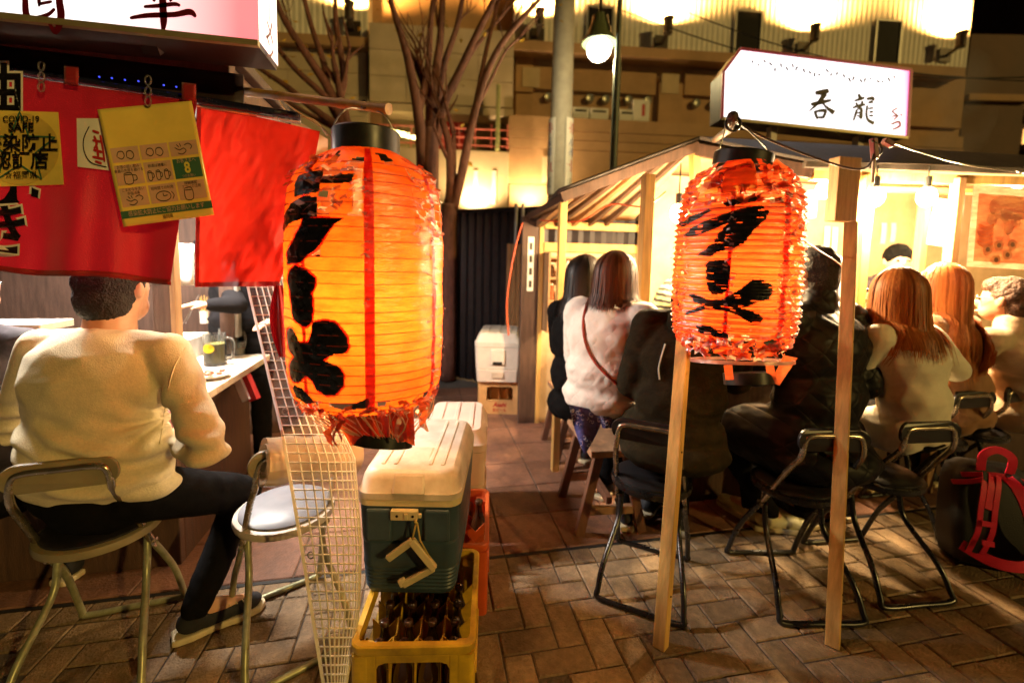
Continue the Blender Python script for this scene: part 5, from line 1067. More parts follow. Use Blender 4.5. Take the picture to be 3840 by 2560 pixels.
# rolled vinyl sheet behind it, on the empty stool
m_roll = bpy.data.materials.new('rolled_vinyl'); m_roll.use_nodes = True; film(m_roll, .62, (.75, .55, .36), .18)
rl = thing('vinyl_roll', D(700, 1060, 1.52), 'crumpled roll of clear plastic lying across the back of the empty stool', 'plastic roll'); a_, b_ = D(604, 1062, 1.33), D(815, 1040, 1.52); ax_ = (b_ - a_); e1 = ax_.normalized().cross(Vector((0, 0, 1))).normalized(); e2 = e1.cross(ax_.normalized())
for q, r0 in enumerate((.070, .052, .034)):
    mb = MB(); mb.grid(lambda u, v: a_ + ax_ * u + (e1 * math.cos(6.283 * v) + e2 * math.sin(6.283 * v)) * (r0 * (1 + .14 * mnoise.noise(Vector((u * 4, math.cos(6.28 * v) * 1.5, math.sin(6.28 * v) * 1.5 + q))))), 20, 24); mb.build('layer', m_roll, rl, smooth=True)
# red rag between curtain and lantern
mb = MB(); mb.grid(lambda u, v: D(640 + 34 * (u - .5) * (.5 + 1.0 * math.sin(math.pi * v)) + 10 * v, 655 + 165 * v, 1.40 + .02 * math.sin(9 * u)), 8, 14); tag(mb.build('red_rag', m_noren, None, smooth=True), 'dark red rag hanging between the vinyl curtain and the large lantern', 'rag')
# ================================================================== RIGHT STALL
m_ply = M('pale_plywood', (.66, .47, .27), .6, var=.15, scale=4, dirt=(.45, .3, .15)); m_roofd = M('roof_sheet', (.07, .055, .045), .6, var=.4, scale=12, bump=.4)
A_, B_, N_ = Vector((.84, 3.60, 1.72)), Vector((.83, 2.62, 1.75)), Vector((1.70, 2.62, 2.11)); N2 = Vector((1.70, 3.60, 2.11)); E1 = Vector((2.16, 2.20, 1.90)); E2 = Vector((6.2, 1.55, 1.90)); E3 = Vector((6.2, 3.6, 2.08))
t = thing('food_stall', (2.2, 2.8, 0), 'right food stall with a low plywood roof, timber posts and bright bulbs', 'food stall')
K1, K2 = Vector((.90, 3.49, 1.665)), Vector((1.72, 3.49, 1.70))
rs_ = lambda u, v: B_.lerp(N_, u).lerp(K1.lerp(K2, u), v)
mb = MB(); mb.grid(rs_, 10, 8); mb.build('roof', m_ply, t, solid=.012, smooth=True)
up_ = Vector((0, 0, .02))
mb = MB(); mb.grid(lambda u, v: rs_(u * 1.0, v) + up_ * 1.2 + Vector((-.04 * (1 - u), -.03 * (1 - v), -.012 * (1 - u))), 10, 8); mb.build('roof_sheet', m_roofd, t, solid=.018, smooth=True)
MB().box(1.74, 6.1, 3.53, 3.56, 1.71, 2.05).build('rear_board', m_roofd, t)
mb = MB(); mb.add([N_, E1, E2, E3, N2], [(0, 1, 2), (0, 2, 3), (0, 3, 4)]); mb.build('roof', m_ply, t, solid=.012)
mb = MB(); mb.add([v + up_ for v in (N_ + Vector((0, -.03, 0)), E1 - Vector((0, .04, 0)), E2 - Vector((0, .04, 0)), E3, N2)], [(0, 1, 2), (0, 2, 3), (0, 3, 4)]); mb.build('roof_sheet', m_roofd, t, solid=.018)
for k in range(6):
    u_ = .06 + k * .17; a = rs_(u_, 0) - Vector((0, -.02, .03)); b = rs_(max(0, u_ - .22), 1) - Vector((0, .02, .03)); mb = MB(); mb.bar(a, b, .035, .05); mb.build('rafter', m_dwood if k % 3 else m_wood, t)
mb = MB(); mb.bar(B_ - Vector((.02, .015, .03)), N_ - Vector((0, .015, .03)), .045, .06); mb.build('rake_board', m_dwood, t)
mb = MB(); mb.bar(A_ - Vector((0, 0, .03)), B_ - Vector((0, 0, .03)), .04, .045); mb.build('eave_board', m_dwood, t)
mb = MB(); mb.bar(N_ - Vector((0, .01, .05)), E1 - Vector((0, .01, .03)), .05, .07); mb.build('rake_board', m_dwood, t)
mb = MB(); mb.bar(E1 - Vector((0, 0, .045)), E2 - Vector((0, 0, .045)), .05, .05); mb.build('front_beam', m_woodl, t)
mb = MB(); mb.bar(E1 + Vector((.35, .10, -.085)), E2 + Vector((0, .10, -.085)), .09, .02); mb.build('front_beam', m_woodl, t)
mb = MB(); mb.bar(E1 + Vector((-.1, -.05, .0)), E2 + Vector((0, -.05, .0)), .03, .03); mb.build('edge_trim', m_roofd, t)
mb = MB(); mb.bar(N_ - Vector((0, -.02, .04)), N_ + Vector((0, -.02, -.30)), .05, .05); mb.build('post', m_woodl, t)
def post(px, py, d, z0, z1, w_, mat, name='post'):
    p = D(px, py, d); return MB().box(p.x - w_ / 2, p.x + w_ / 2, p.y - w_ / 2, p.y + w_ / 2, z0, z1).build(name, mat, t, bevel=.003)
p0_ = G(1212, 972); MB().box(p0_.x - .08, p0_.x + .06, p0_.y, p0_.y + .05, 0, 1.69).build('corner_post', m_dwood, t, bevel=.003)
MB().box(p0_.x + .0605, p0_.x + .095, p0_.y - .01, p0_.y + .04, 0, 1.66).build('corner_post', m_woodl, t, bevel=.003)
lbz = D(1218, 545, 3.6).z, D(1218, 668, 3.6).z; pl_ = MB().box(p0_.x - .035, p0_.x + .015, p0_.y - .006, p0_.y - .002, lbz[1], lbz[0]).build('paper_strip', m_wprint, t)
for i in range(4): q = D(1590 + 0, 0, 1); mb = MB(); mb.box(p0_.x - .022, p0_.x + .002, p0_.y - .0085, p0_.y - .0065, lbz[1] + .03 + i * .1, lbz[1] + .085 + i * .1); mb.build('print', m_line, pl_)
post(1292, 500, 2.72, 0, 1.73, .045, m_woodl); post(1484, 520, 2.35, 0, 1.80, .055, m_woodl); post(1975, 600, 2.55, 0, 1.86, .06, m_woodl); post(2192, 500, 2.55, 0, 1.86, .05, m_wood); post(2118, 520, 2.95, .75, 1.86, .05, m_woodl)
p = D(1950, 462, 2.12); MB().box(p.x - .07, p.x + .055, p.y, p.y + .06, D(1950, 508, 2.12).z, 1.86).build('junction_box', m_wood, t, bevel=.004)
BYW = 3.50
MB().box(.95, 6.1, BYW, BYW + .03, 0, 1.44).build('back_wall', m_ply, t); MB().box(1.75, 6.1, BYW - .07, BYW - .042, .9, 2.07).build('back_board', m_ply, t); MB().box(.95, 6.1, BYW - .04, BYW - .001, 1.60, 1.66).build('back_beam', m_woodl, t, bevel=.003); MB().box(.95, 6.1, BYW - .04, BYW - .001, 1.42, 1.49).build('back_beam', m_woodl, t, bevel=.003)
n_ = 104; pts = [(.95 + i * .05, BYW + (.02 if i % 2 else .0) + .01) for i in range(n_)]; mb = MB(); mb.add([Vector((x, y, z)) for x, y in pts for z in (1.4405, 1.70)], [(2 * i, 2 * i + 2, 2 * i + 3, 2 * i + 1) for i in range(n_ - 1)]); mb.build('corrugated_strip', m_fence, t, solid=.003)
for z in (1.02, 1.20, 1.36): MB().box(.97, 1.40, BYW - .16, BYW - .002, z, z + .018).build('shelf', m_wood, t, bevel=.002)
MB().box(.955, .969, BYW - .17, BYW - .003, .78, 1.41).build('shelf_side', m_wood, t)
rg = random.Random(9)
for k, (z, n) in enumerate(((1.219, 6), (1.039, 6))):
    for i in range(n):
        x = 1.0 + i * .065; h_ = rg.uniform(.07, .13); m_ = rg.choice((m_porc, m_brn, m_bot, m_porc)); o = thing('condiment_jar', (x, BYW - .09, z), 'small jar %s on the %s back shelf of the right stall' % (('first', 'second', 'third', 'fourth', 'fifth', 'sixth')[i] + ' from the left', ('upper', 'lower')[k]), 'jar', 'jars on the back shelves', local=True)
        mb = MB(); mb.lathe([(.02, .001), (.024, .004), (.024, h_ * .75), (.014, h_ * .85), (.014, h_)], n=12); mb.build('jar', m_, o, smooth=True, auto=40); mb = MB(); mb.lathe([(.0145, h_ + .001), (.0145, h_ + .012)], n=10); mb.build('cap', m_redp if i % 2 else m_wplast, o)
# counter
MB().box(1.28, 1.62, 2.30, 3.34, .715, .75).build('counter_top', m_top, t, bevel=.004); MB().box(1.28, 6.1, 1.99, 2.299, .715, .75).build('counter_top', m_top, t, bevel=.004)
MB().box(1.40, 1.44, 2.20, 3.34, 0, .714).build('counter_front', m_dwood, t); MB().box(1.441, 6.1, 2.16, 2.20, 0, .714).build('counter_front', m_dwood, t)
MB().box(1.625, 1.80, 2.36, 3.34, .60, .88).build('ledge', m_top, t, bevel=.004); MB().box(1.801, 6.1, 2.36, 2.52, .60, .88).build('ledge', m_top, t, bevel=.004)
pw = thing('slatted_panel', D(1163, 700, 4.3), 'brown slatted wooden panel left of the right stall corner post', 'panel')
sl0 = D(1163, 700, 4.3)
for i in range(4): x = sl0.x + i * .045; MB().box(x, x + .040, sl0.y - .006 * (i % 2), sl0.y + .03, .0, 1.50).build('slat', m_wood, pw, bevel=.002)
# bulbs
m_bglow = M('bulb_glow', (1, .9, .7), .3, emit=40, ecol=(1, .72, .36))
for k, (x, y, d, pw_, lb) in enumerate(((1558, 490, 2.5, 85, 'left bulb of the right stall, beside the torn lantern'), (1893, 436, 2.7, 110, 'bulb between the torn lantern and the brown junction box'), (2010, 452, 2.45, 85, 'bulb over the cream coat woman'), (2128, 452, 2.45, 85, 'bulb over the long haired woman'), (2330, 450, 2.9, 100, 'bulb behind the hanging food poster'))):
    p = D(x, y, d); b = thing('bulb', p, 'glowing ' + lb, 'light bulb', 'bulbs in the right stall'); mb = MB(); mb.ell(p, (.045, .045, .055), 14); mb.build('glass', m_bglow, b, smooth=True); mb = MB(); mb.tube([p + Vector((0, 0, .05)), p + Vector((0, 0, .11))], .018, 10); mb.tube([p + Vector((0, 0, .11)), Vector((p.x, p.y, 1.90))], .004, 6); mb.build('socket', m_sock, b)
    lamp('bulb_light', p + Vector((0, 0, -.08)), pw_, (1, .70, .36), .05, parent=b)
# hanging menu sheets and food poster
def sheet(corners, d, mat, name, label, cat='paper'):
    P = [D(x, y, d) for x, y in corners]; o = thing(name, P[0], label, cat); mb = MB(); mb.grid(lambda u, v: (P[0].lerp(P[1], u)).lerp(P[3].lerp(P[2], u), v), 3, 4); mb.build('sheet', mat, o, solid=.002); return o, P
sheet([(2148, 455), (2205, 460), (2188, 570), (2128, 560)], 2.7, m_wprint, 'menu_sheet', 'tilted white menu sheet hanging in the right stall', 'menu'); sheet([(1800, 440), (1880, 436), (1874, 500), (1830, 506)], 2.55, m_wprint, 'menu_sheet', 'white menu sheet right of the torn lantern', 'menu')
m_thin = paper_mat('thin_paper', (.95, .85, .70), .05)
fp, FP = sheet([(2236, 425), (2372, 436), (2360, 620), (2220, 612)], 1.86, m_thin, 'food_poster', 'food photo poster with white border hanging at the right edge', 'poster')
def fpp(u, v, off): return (FP[0].lerp(FP[1], u)).lerp(FP[3].lerp(FP[2], u), v) - Vector(_fw) * off
mb = MB(); mb.grid(lambda u, v: fpp(.09 + .9 * u, .10 + .83 * v, .003), 2, 2); mb.build('picture', paper_mat('picture_ink', (.70, .42, .24), .05), fp)
m_egg = paper_mat('print_egg', (.98, .88, .62), .05); m_sau = paper_mat('print_orange', (.95, .45, .15), .05); m_ring = paper_mat('print_cream', (.98, .82, .52), .05)
def disc(u, v, ru, rv, mat, nm, off): n = 18; mb = MB(); mb.add([fpp(u, v, off)] + [fpp(u + ru * math.cos(a), v + rv * math.sin(a), off) for a in np.linspace(0, 6.283, n + 1)[:-1]], [(0, i + 1, (i + 1) % n + 1) for i in range(n)]); mb.build(nm, mat, fp)
disc(.62, .25, .36, .16, m_egg, 'print', .0042)
for u, v in ((.34, .40), (.56, .36), (.74, .40), (.62, .50)): disc(u, v, .085, .085, m_egg, 'print', .0048)
for k in range(6):
    mb = MB(); mb.stroke([(.12, .48 + k * .045, .035), (.25, .515 + k * .045, .04), (.38, .47 + k * .045, .035)], lambda u, v: fpp(u, v, .0052)); mb.build('print', m_sau, fp)
for u, v in ((.30, .78), (.48, .72), (.70, .70), (.63, .83), (.45, .90)): disc(u, v, .085, .068, m_ring, 'print', .0056); disc(u, v, .035, .030, m_brn, 'print', .0062)
# ---- lit sign of the right stall
m_signB = bpy.data.materials.new('sign_face_white'); m_signB.use_nodes = True; sign_mat(m_signB, (1, .94, .97), (.75, .12, .34), 1.1, (.90, 1.2))
sd = 3.25; SC = [(1700, 113), (2092, 161), (2084, 317), (1658, 272), (1661, 166)]
sb = thing('stall_sign', D(1880, 300, sd), 'white lit sign box with black brush characters over the right stall', 'sign')
mb = MB(); mb.add([D(x, y, sd) for x, y in SC], [(0, 1, 2, 3, 4)]); mb.build('face', m_signB, sb)
fwv = Vector(_f0); mb = MB(); V_ = [D(x, y, sd) + fwv * .004 for x, y in SC]; n = 5; mb.add(V_ + [v + fwv * .2 for v in V_], [(0, 1, 2, 3, 4), (9, 8, 7, 6, 5)] + [(i, (i + 1) % n, n + (i + 1) % n, n + i) for i in range(n)]); mb.build('box', m_frameb, sb)
m_pinktrim = M('pink_trim', (.55, .06, .2), .4)
for i in range(5): mb = MB(); mb.bar(V_[i] - fwv * .006, V_[(i + 1) % 5] - fwv * .006, .02, .014, up=fwv); mb.build('trim', m_trimg if i == 2 else m_pinktrim, sb)
sfb = lambda u, v: D(u, v, sd - .006); m_sumi = M('sumi_ink', (.02, .012, .02), .4)
don = [[(1872, 214, 6), (1890, 212, 9), (1904, 208, 7)], [(1896, 214, 9), (1880, 236, 6), (1858, 256, 2)], [(1862, 240, 5), (1884, 236, 7), (1910, 230, 4)], [(1888, 236, 3), (1900, 248, 5), (1916, 260, 9)], [(1872, 254, 5), (1874, 264, 5), (1878, 274, 4)], [(1874, 256, 4), (1892, 254, 6), (1896, 258, 5), (1890, 272, 5)], [(1878, 270, 4), (1892, 270, 5)]]
ryu = [[(1972, 216, 5), (1976, 226, 6)], [(1962, 232, 3), (1976, 228, 5), (1986, 224, 4)], [(1966, 236, 4), (1969, 242, 4)], [(1982, 232, 4), (1978, 240, 4)], [(1958, 248, 3), (1974, 243, 5), (1988, 240, 4)], [(1968, 252, 4), (1964, 266, 4), (1960, 278, 3)], [(1968, 252, 3), (1978, 250, 5), (1977, 274, 6)], [(1968, 260, 3), (1976, 259, 3)], [(1968, 267, 3), (1976, 266, 3)], [(1990, 228, 4), (2004, 226, 6), (2006, 232, 4)], [(1994, 236, 4), (2006, 234, 5)], [(1992, 242, 4), (1990, 262, 4), (1994, 276, 5), (2008, 284, 7)], [(1994, 250, 3), (2006, 248, 4)], [(1996, 258, 3), (2006, 257, 4)], [(1996, 266, 3), (2006, 266, 4)]]
for nm, S_ in (('character', don), ('character', ryu)):
    mb = MB()
    for P_ in S_: mb.stroke([(x, y, w_ * 1.45) for x, y, w_ in P_], sfb)
    mb.build(nm, m_sumi, sb)
mb = MB()
for P_ in ([(2062, 248, 3), (2050, 256, 4), (2060, 264, 4)], [(2048, 268, 3), (2062, 266, 4), (2052, 276, 3)], [(2068, 262, 3), (2072, 266, 3)], [(2046, 286, 4), (2064, 280, 5), (2066, 290, 5), (2050, 298, 4)]): mb.stroke(P_, sfb)
mb.build('lettering', M('red_sign_print', (.55, .01, .06), .4), sb)
mb = MB(); rg = random.Random(3)
for i in range(26):
    x = 1728 + i * 13; y = 143 + (x - 1728) * .122 + rg.uniform(-8, 10); mb.stroke([(x, y, 5), (x + rg.uniform(-6, 7), y + rg.uniform(4, 11), 3)], sfb)
tag(mb.build('small_print', m_sumi, sb), kind='stuff')
for x in (1772, 1972):
    a = D(x, 312, sd + .08); b = Vector((a.x, a.y, 2.02)); mb = MB(); mb.bar(a + Vector((0, 0, .08)), b, .05, .05); mb.build('strut', m_wplast, sb)
# pole that carries the torn lantern, cables and clamps
lp_ = thing('lantern_pole', D(1683, 268, 1.33), 'dark pole with rounded end carrying the torn lantern', 'pole'); mb = MB(); mb.tube([D(1683, 268, 1.30), D(1672, 300, 1.75), D(1640, 322, 2.6)], .016, 10); mb.build('pole', m_dwood, lp_, smooth=True)
mb = MB(); mb.tube([D(1684 + 17 * math.cos(a), 284 + 17 * math.sin(a), 1.335) for a in np.linspace(0, 2 * math.pi, 17)[:-1]], .004, 6, closed=True); mb.build('ring', m_blk, lp_, smooth=True)
m_cab = M('thick_cable', (.06, .03, .025), .4)
def cable(pts, r, mat, label): mb = MB(); mb.tube([D(*p) for p in pts], r, 7, smoothn=8); return tag(mb.build('cable', mat, None, smooth=True), label, 'cable')
cable([(1690, 280, 1.35), (1760, 318, 1.42), (1860, 358, 1.52), (1950, 386, 1.62), (1992, 384, 1.68), (2008, 350, 1.72)], .004, m_cab, 'dark cable sagging from the torn lantern pole to the clamp')
cable([(2040, 322, 1.74), (2100, 345, 1.8), (2220, 378, 1.85), (2380, 400, 1.9)], .0035, m_steel, 'pale cable running from the clamp to the right edge')
cable([(1200, 512, 3.3), (1186, 560, 3.3), (1172, 630, 3.3), (1164, 700, 3.3), (1168, 770, 3.3)], .006, M('orange_cord', (.75, .10, .03), .4), 'orange extension cord hanging beside the corner post')
cable([(1240, 506, 3.2), (1330, 508, 2.9), (1400, 470, 2.7), (1480, 474, 2.5), (1530, 440, 2.45)], .005, bpy.data.materials['orange_cord'], 'orange cord looped under the right stall roof')
cable([(1830, 545, 1.4), (1880, 575, 1.6), (1930, 610, 1.9), (1938, 650, 1.95)], .003, bpy.data.materials['orange_cord'], 'thin red cord behind the right timber post')
cl = thing('clamp', D(2015, 345, 1.72), 'dark spring clamp with cables on the right stall front', 'clamp'); mb = MB(); mb.bar(D(2006, 318, 1.72), D(2010, 366, 1.72), .022, .02); mb.build('jaw', M('maroon_plastic', (.16, .02, .03), .4), cl, bevel=.003); mb = MB(); mb.bar(D(2030, 322, 1.72), D(2050, 334, 1.72), .025, .02); mb.build('jaw', bpy.data.materials['maroon_plastic'], cl, bevel=.003)
mb = MB(); mb.tube([D(2014 + 12 * math.cos(a * 2), 345 + 22 * math.sin(a), 1.72 + .01 * math.cos(3 * a)) for a in np.linspace(0, 6.28, 22)], .0035, 6); mb.build('spring', m_blk, cl, smooth=True); mb = MB(); mb.tube([D(2008, 362, 1.72), D(2004, 420, 1.74)], .006, 8); mb.build('hook', m_wplast, cl, smooth=True)
# ---- two timber posts in front
def timber(bx_, by_, tx, ty, label, d1, w_=.043):
    a = G(bx_, by_); b = D(tx, ty, d1); o = thing('timber_post', a, label, 'post', 'timber posts in front of the right stall'); mb = MB(); ax = (b - a).normalized(); x = Vector((math.cos(R(38)), math.sin(R(38)), 0)); x = (x - ax * x.dot(ax)).normalized(); y = ax.cross(x)
    vs = [q + x * i * w_ / 2 + y * j * w_ / 2 for q in (a, b) for i, j in ((-1, -1), (1, -1), (1, 1), (-1, 1))]; mb.add(vs, [(0, 3, 2, 1), (4, 5, 6, 7), (0, 1, 5, 4), (1, 2, 6, 5), (2, 3, 7, 6), (3, 0, 4, 7)]); mb.build('beam', m_woodl, o, bevel=.003)
    mb = MB()
    for f in (.12, .45, .71): q = a.lerp(b, f) - x * 0 - (y if y.dot(Vector(_fw)) > 0 else -y) * (w_ / 2 + .0005); mb.lathe([(.0035, -.001), (.0035, .001), (.002, .002)], c=q, n=8, m=Matrix.Rotation(R(90), 3, 'X'))
    tag(mb.build('nail_head', m_dark, o), kind='stuff')
timber(1517, 1484, 1592, 505, 'leaning pale timber post behind the torn lantern', 1.62); timber(1912, 1480, 1955, 512, 'upright pale timber post between the quilted jacket and the cream coat', 1.66)
# ---- benches
m_bench = M('bench_wood', (.16, .07, .04), .5, var=.4, scale=8, bump=.3, stretch=(4, 4, .6)); m_bworn = M('bench_worn', (.36, .2, .11), .6, var=.4, scale=10)
def bench(c, rz, ln, label):
    o = thing('wooden_bench', c, label, 'bench', 'benches at the right stall', rz=rz, local=True)
    MB().box(-.13, .13, -ln / 2, ln / 2, .41, .445).build('seat', m_bworn, o, bevel=.004)
    for sy in (-1, 1):
        for sx in (-1, 1): mb = MB(); mb.bar((sx * .07, sy * (ln / 2 - .06), .41), (sx * .16, sy * (ln / 2 - .05), .0), .045, .035, up=(0, 1, 0)); mb.build('leg', m_bench, o, bevel=.003)
        mb = MB(); mb.bar((-.135, sy * (ln / 2 - .055), .12), (.135, sy * (ln / 2 - .055), .12), .03, .04); mb.build('cross_bar', m_bworn, o, bevel=.003)
    mb = MB(); mb.bar((0, -ln / 2 + .08, .15), (0, ln / 2 - .08, .15), .03, .04); mb.build('stretcher', m_bench, o, bevel=.003); return o
bench((.93, 2.14, 0), R(-4), .46, 'dark wooden bench under the woman in the white quilted coat'); bench((1.04, 2.92, 0), R(-4), .5, 'dark wooden bench under the woman in black')
m_band = M('paisley_blue', (.06, .06, .20), .7, var=.5, scale=55); m_pais = M('paisley_white', (.55, .52, .6), .7)
bo = thing('bandana', D(1360, 960, 2.0), 'blue paisley cloth hanging over the near bench', 'cloth'); mb = MB()
def bnd(u, v, off=0.):      # triangle hanging off the bench corner
    x0 = 1306 + 100 * u; y0 = 928 + 22 * u; drop = (110 * (1 - abs(u - .33) / .33 * .75) if u < .66 else 40 - 20 * (u - .66)); return D(x0 + 6 * v - 4 * math.sin(8 * u) * v, y0 + max(18, drop) * v, 2.02 + .02 * math.sin(14 * u) * v - off)
mb.grid(lambda u, v: bnd(u, v), 26, 10); mb.build('cloth', m_band, bo, smooth=True); mb = MB(); rg = random.Random(4)
for i in range(46):
    u, v = rg.uniform(.05, .95), rg.uniform(.1, .95); p = bnd(u, v, .004); a = rg.uniform(0, 6); s_ = rg.uniform(.004, .009); mb.tube([p + Vector((s_ * math.cos(a + b), 0, s_ * math.sin(a + b))) for b in np.linspace(0, 4, 7)], .0011, 4)
tag(mb.build('paisley', m_pais, bo), kind='stuff')
# ---- backpack
bpk = G(2325, 1345); m_pack = M('black_nylon', (.014, .013, .012), .55, var=.3, bump=.3, bscale=300); m_red = M('red_webbing', (.75, .02, .07), .5, var=.15)
bk = thing('backpack', bpk, 'black backpack with red straps standing on the paving at right', 'backpack'); bm_ = Matrix.Translation(bpk + Vector((.05, .12, 0))) @ Matrix.Rotation(R(-30), 4, 'Z') @ Matrix.Rotation(R(-12), 4, 'X')
mb = MB(); loft(mb, [(.012, .12, .06, .03), (.03, .150, .08, .035), (.12, .158, .095, .04), (.26, .150, .09, .04), (.38, .142, .08, .04), (.44, .125, .065, .035), (.465, .09, .04, .025)], bm_); mb.build('body', m_pack, bk, smooth=True)
def strap(P, wdt, mat, nm, th=.006):
    P = crom([bm_ @ Vector(p) for p in P], 6); mb = MB(); L_ = []; 
    for i, p in enumerate(P):
        a = P[max(i - 1, 0)]; b = P[min(i + 1, len(P) - 1)]; tt = (b - a).normalized(); nv = bm_.to_3x3() @ Vector((0, -1, 0)); s_ = tt.cross(nv).normalized() * wdt / 2; L_ += [p - s_, p + s_, p + s_ + nv * th, p - s_ + nv * th]
    k = len(P); mb.add(L_, [(4 * i + q, 4 * i + (q + 1) % 4, 4 * i + 4 + (q + 1) % 4, 4 * i + 4 + q) for i in range(k - 1) for q in range(4)] + [(0, 1, 2, 3), (4 * k - 1, 4 * k - 2, 4 * k - 3, 4 * k - 4)]); return mb.build(nm, mat, bk, smooth=True, auto=40)
for sx in (-1, 1):
    P = [(sx * .03, -.09, .42), (sx * .05, -.125, .38), (sx * .075, -.145, .28), (sx * .085, -.14, .18), (sx * .105, -.11, .08)]; strap(P, .058, m_pack, 'shoulder_strap', .012)
    for e in (-.024, .024): strap([(x + e, y - .013, z) for x, y, z in P], .019, m_red, 'piping', .004)
    strap([(x, y - .0135, z) for x, y, z in P[:3]], .024, m_red, 'webbing', .004)
    for z in (.22, .14): strap([(sx * .082 - .02, -.165, z), (sx * .082 + .02, -.165, z)], .022, m_red, 'buckle', .006)
strap([(-.05, -.07, .43), (-.05, -.09, .50), (0, -.09, .53), (.05, -.09, .50), (.05, -.07, .43)], .032, m_red, 'haul_loop'); strap([(-.12, -.07, .40), (0, -.085, .42), (.12, -.07, .40)], .02, m_red, 'top_piping'); strap([(-.15, -.06, .36), (-.1, -.10, .38), (-.03, -.11, .41)], .02, m_red, 'load_lifter')
strap([(-.14, -.10, .10), (-.05, -.13, .06), (.05, -.13, .06), (.14, -.10, .10)], .045, m_red, 'waist_belt')

# ---- things on the counter and wall of the right stall
m_pot = M('aluminium', (.62, .60, .56), .3, metal=.9, var=.15)
for k, (x, y, z0, r0, h0, lb) in enumerate(((2040, 640, .88, .13, .20, 'big steel pot steaming behind the cream coat woman'), (1905, 660, .88, .10, .15, 'steel pot on the ledge behind the quilted jacket'))):
    p = D(x, y, 2.75); o = thing('pot', (p.x, p.y, z0), lb, 'pot', local=True); mb = MB(); mb.lathe([(r0 * .96, .001), (r0, .01), (r0, h0), (r0 + .008, h0 + .004), (r0 - .004, h0 + .002), (r0 - .006, .02)], n=28); mb.build('vessel', m_pot, o, smooth=True, auto=40)
    for s_ in (-1, 1): mb = MB(); mb.tube([(s_ * r0, -.03, h0 * .8), (s_ * (r0 + .035), -.02, h0 * .82), (s_ * (r0 + .035), .02, h0 * .82), (s_ * r0, .03, h0 * .8)], .006, 6, smoothn=3); mb.build('handle', m_pot, o, smooth=True)
rg = random.Random(21); nm_ = ('leftmost', 'second', 'third', 'fourth', 'fifth', 'sixth', 'seventh')
for i in range(7):
    p = D(1496 + i * 11 if i < 4 else 1890 + (i - 4) * 17, 690, 2.62); o = thing('bowl', (p.x, p.y, .881), '%s %s bowl on the ledge of the right stall' % (nm_[i], 'white' if i % 2 else 'brown'), 'bowl', 'bowls on the ledge', local=True); mb = MB(); mb.lathe([(.025, .001), (.03, .004), (.055, .04), (.062, .06), (.058, .06), (.04, .02), (.01, .012)], n=18); mb.build('shell', m_porc if i % 2 else m_brn, o, smooth=True, auto=50)
for i, (x, y0, y1) in enumerate(((1432, 590, 655), (1452, 592, 660), (1474, 590, 650), (1900, 520, 600), (1918, 522, 600), (2030, 512, 560), (2052, 512, 556))):
    a, b = D(x, y0, 3.3), D(x, y1, 3.3); a = YP(x, y0, BYW - .075 if a.x > 1.7 else BYW - .006); b = YP(x, y1, BYW - .075 if a.x > 1.7 else BYW - .006)
    mb = MB(); mb.grid(lambda u, v: Vector((a.x - .03 + .06 * u, a.y - .004 - .006 * math.sin(3 * v), a.z + (b.z - a.z) * v)), 2, 4); tag(mb.build('menu_strip', m_wprint, None, smooth=True), '%s narrow paper strip pinned on the back wall of the right stall' % nm_[i], 'paper strip', 'paper strips on the back wall')
a = D(1912, 588, 2.35); mb = MB(); mb.grid(lambda u, v: D(1886 + 46 * u + 4 * math.sin(6 * v), 588 + 105 * v, 2.4 + .015 * math.sin(12 * u)), 12, 6); tag(mb.build('blue_towel', M('blue_white_cloth', (.45, .52, .68), .8, var=.6, scale=26), None, smooth=True, solid=.003), 'blue and white towel hanging left of the right timber post', 'towel')
for i in range(9):
    x = 1.66 + i * .13; o = thing('sake_bottle', (x + (.2 if i > 3 else 0), 2.44 if x > 1.8 else 2.5 + i * .14, .881), '%s tall bottle on the inner ledge of the right stall' % (nm_ + ('eighth', 'ninth'))[i], 'bottle', 'bottles on the inner ledge', local=True); mb = MB(); mb.lathe([(r_ * 1.05, z * 1.05) for r_, z in bprof], n=14); mb.build('glass', (m_bot, m_veg, m_brn)[i % 3], o, smooth=True, auto=50); mb = MB(); n = 12; mb.lathe([(.0362, .05), (.0362, .11)], n=14, caps=False); mb.build('label', m_wprint, o, smooth=True)

# ---- steam drifting off the right stall
mv = bpy.data.materials.new('steam'); mv.use_nodes = True; nt_ = mv.node_tree; nt_.nodes.remove(nt_.nodes['Principled BSDF']); pv = nt_.nodes.new('ShaderNodeVolumePrincipled'); pv.inputs['Color'].default_value = (.95, .92, .95, 1); pv.inputs['Anisotropy'].default_value = .3
tcv = nt_.nodes.new('ShaderNodeTexCoord'); nv = nt_.nodes.new('ShaderNodeTexNoise'); nv.inputs['Scale'].default_value = 2.2; nv.inputs['Detail'].default_value = 3; nt_.links.new(tcv.outputs['Object'], nv.inputs[0]); mr_ = nt_.nodes.new('ShaderNodeMapRange'); mr_.inputs[1].default_value = .45; mr_.inputs[2].default_value = .75; mr_.inputs[3].default_value = 0; mr_.inputs[4].default_value = .9; nt_.links.new(nv.outputs[0], mr_.inputs[0]); nt_.links.new(mr_.outputs[0], pv.inputs['Density']); nt_.links.new(pv.outputs[0], nt_.nodes['Material Output'].inputs['Volume'])
c_ = D(2170, 255, 4.3); mb = MB(); mb.grid(lambda u, v: c_ + Vector((math.cos(6.2832 * u) * math.sin(math.pi * max(.01, min(.99, v))) * .42, math.sin(6.2832 * u) * math.sin(math.pi * max(.01, min(.99, v))) * .35, math.cos(math.pi * max(.01, min(.99, v))) * .62)), 20, 12); tag(mb.build('steam', mv, None, smooth=True), 'faint pale steam drifting up right of the white lit sign', 'steam', kind='stuff')
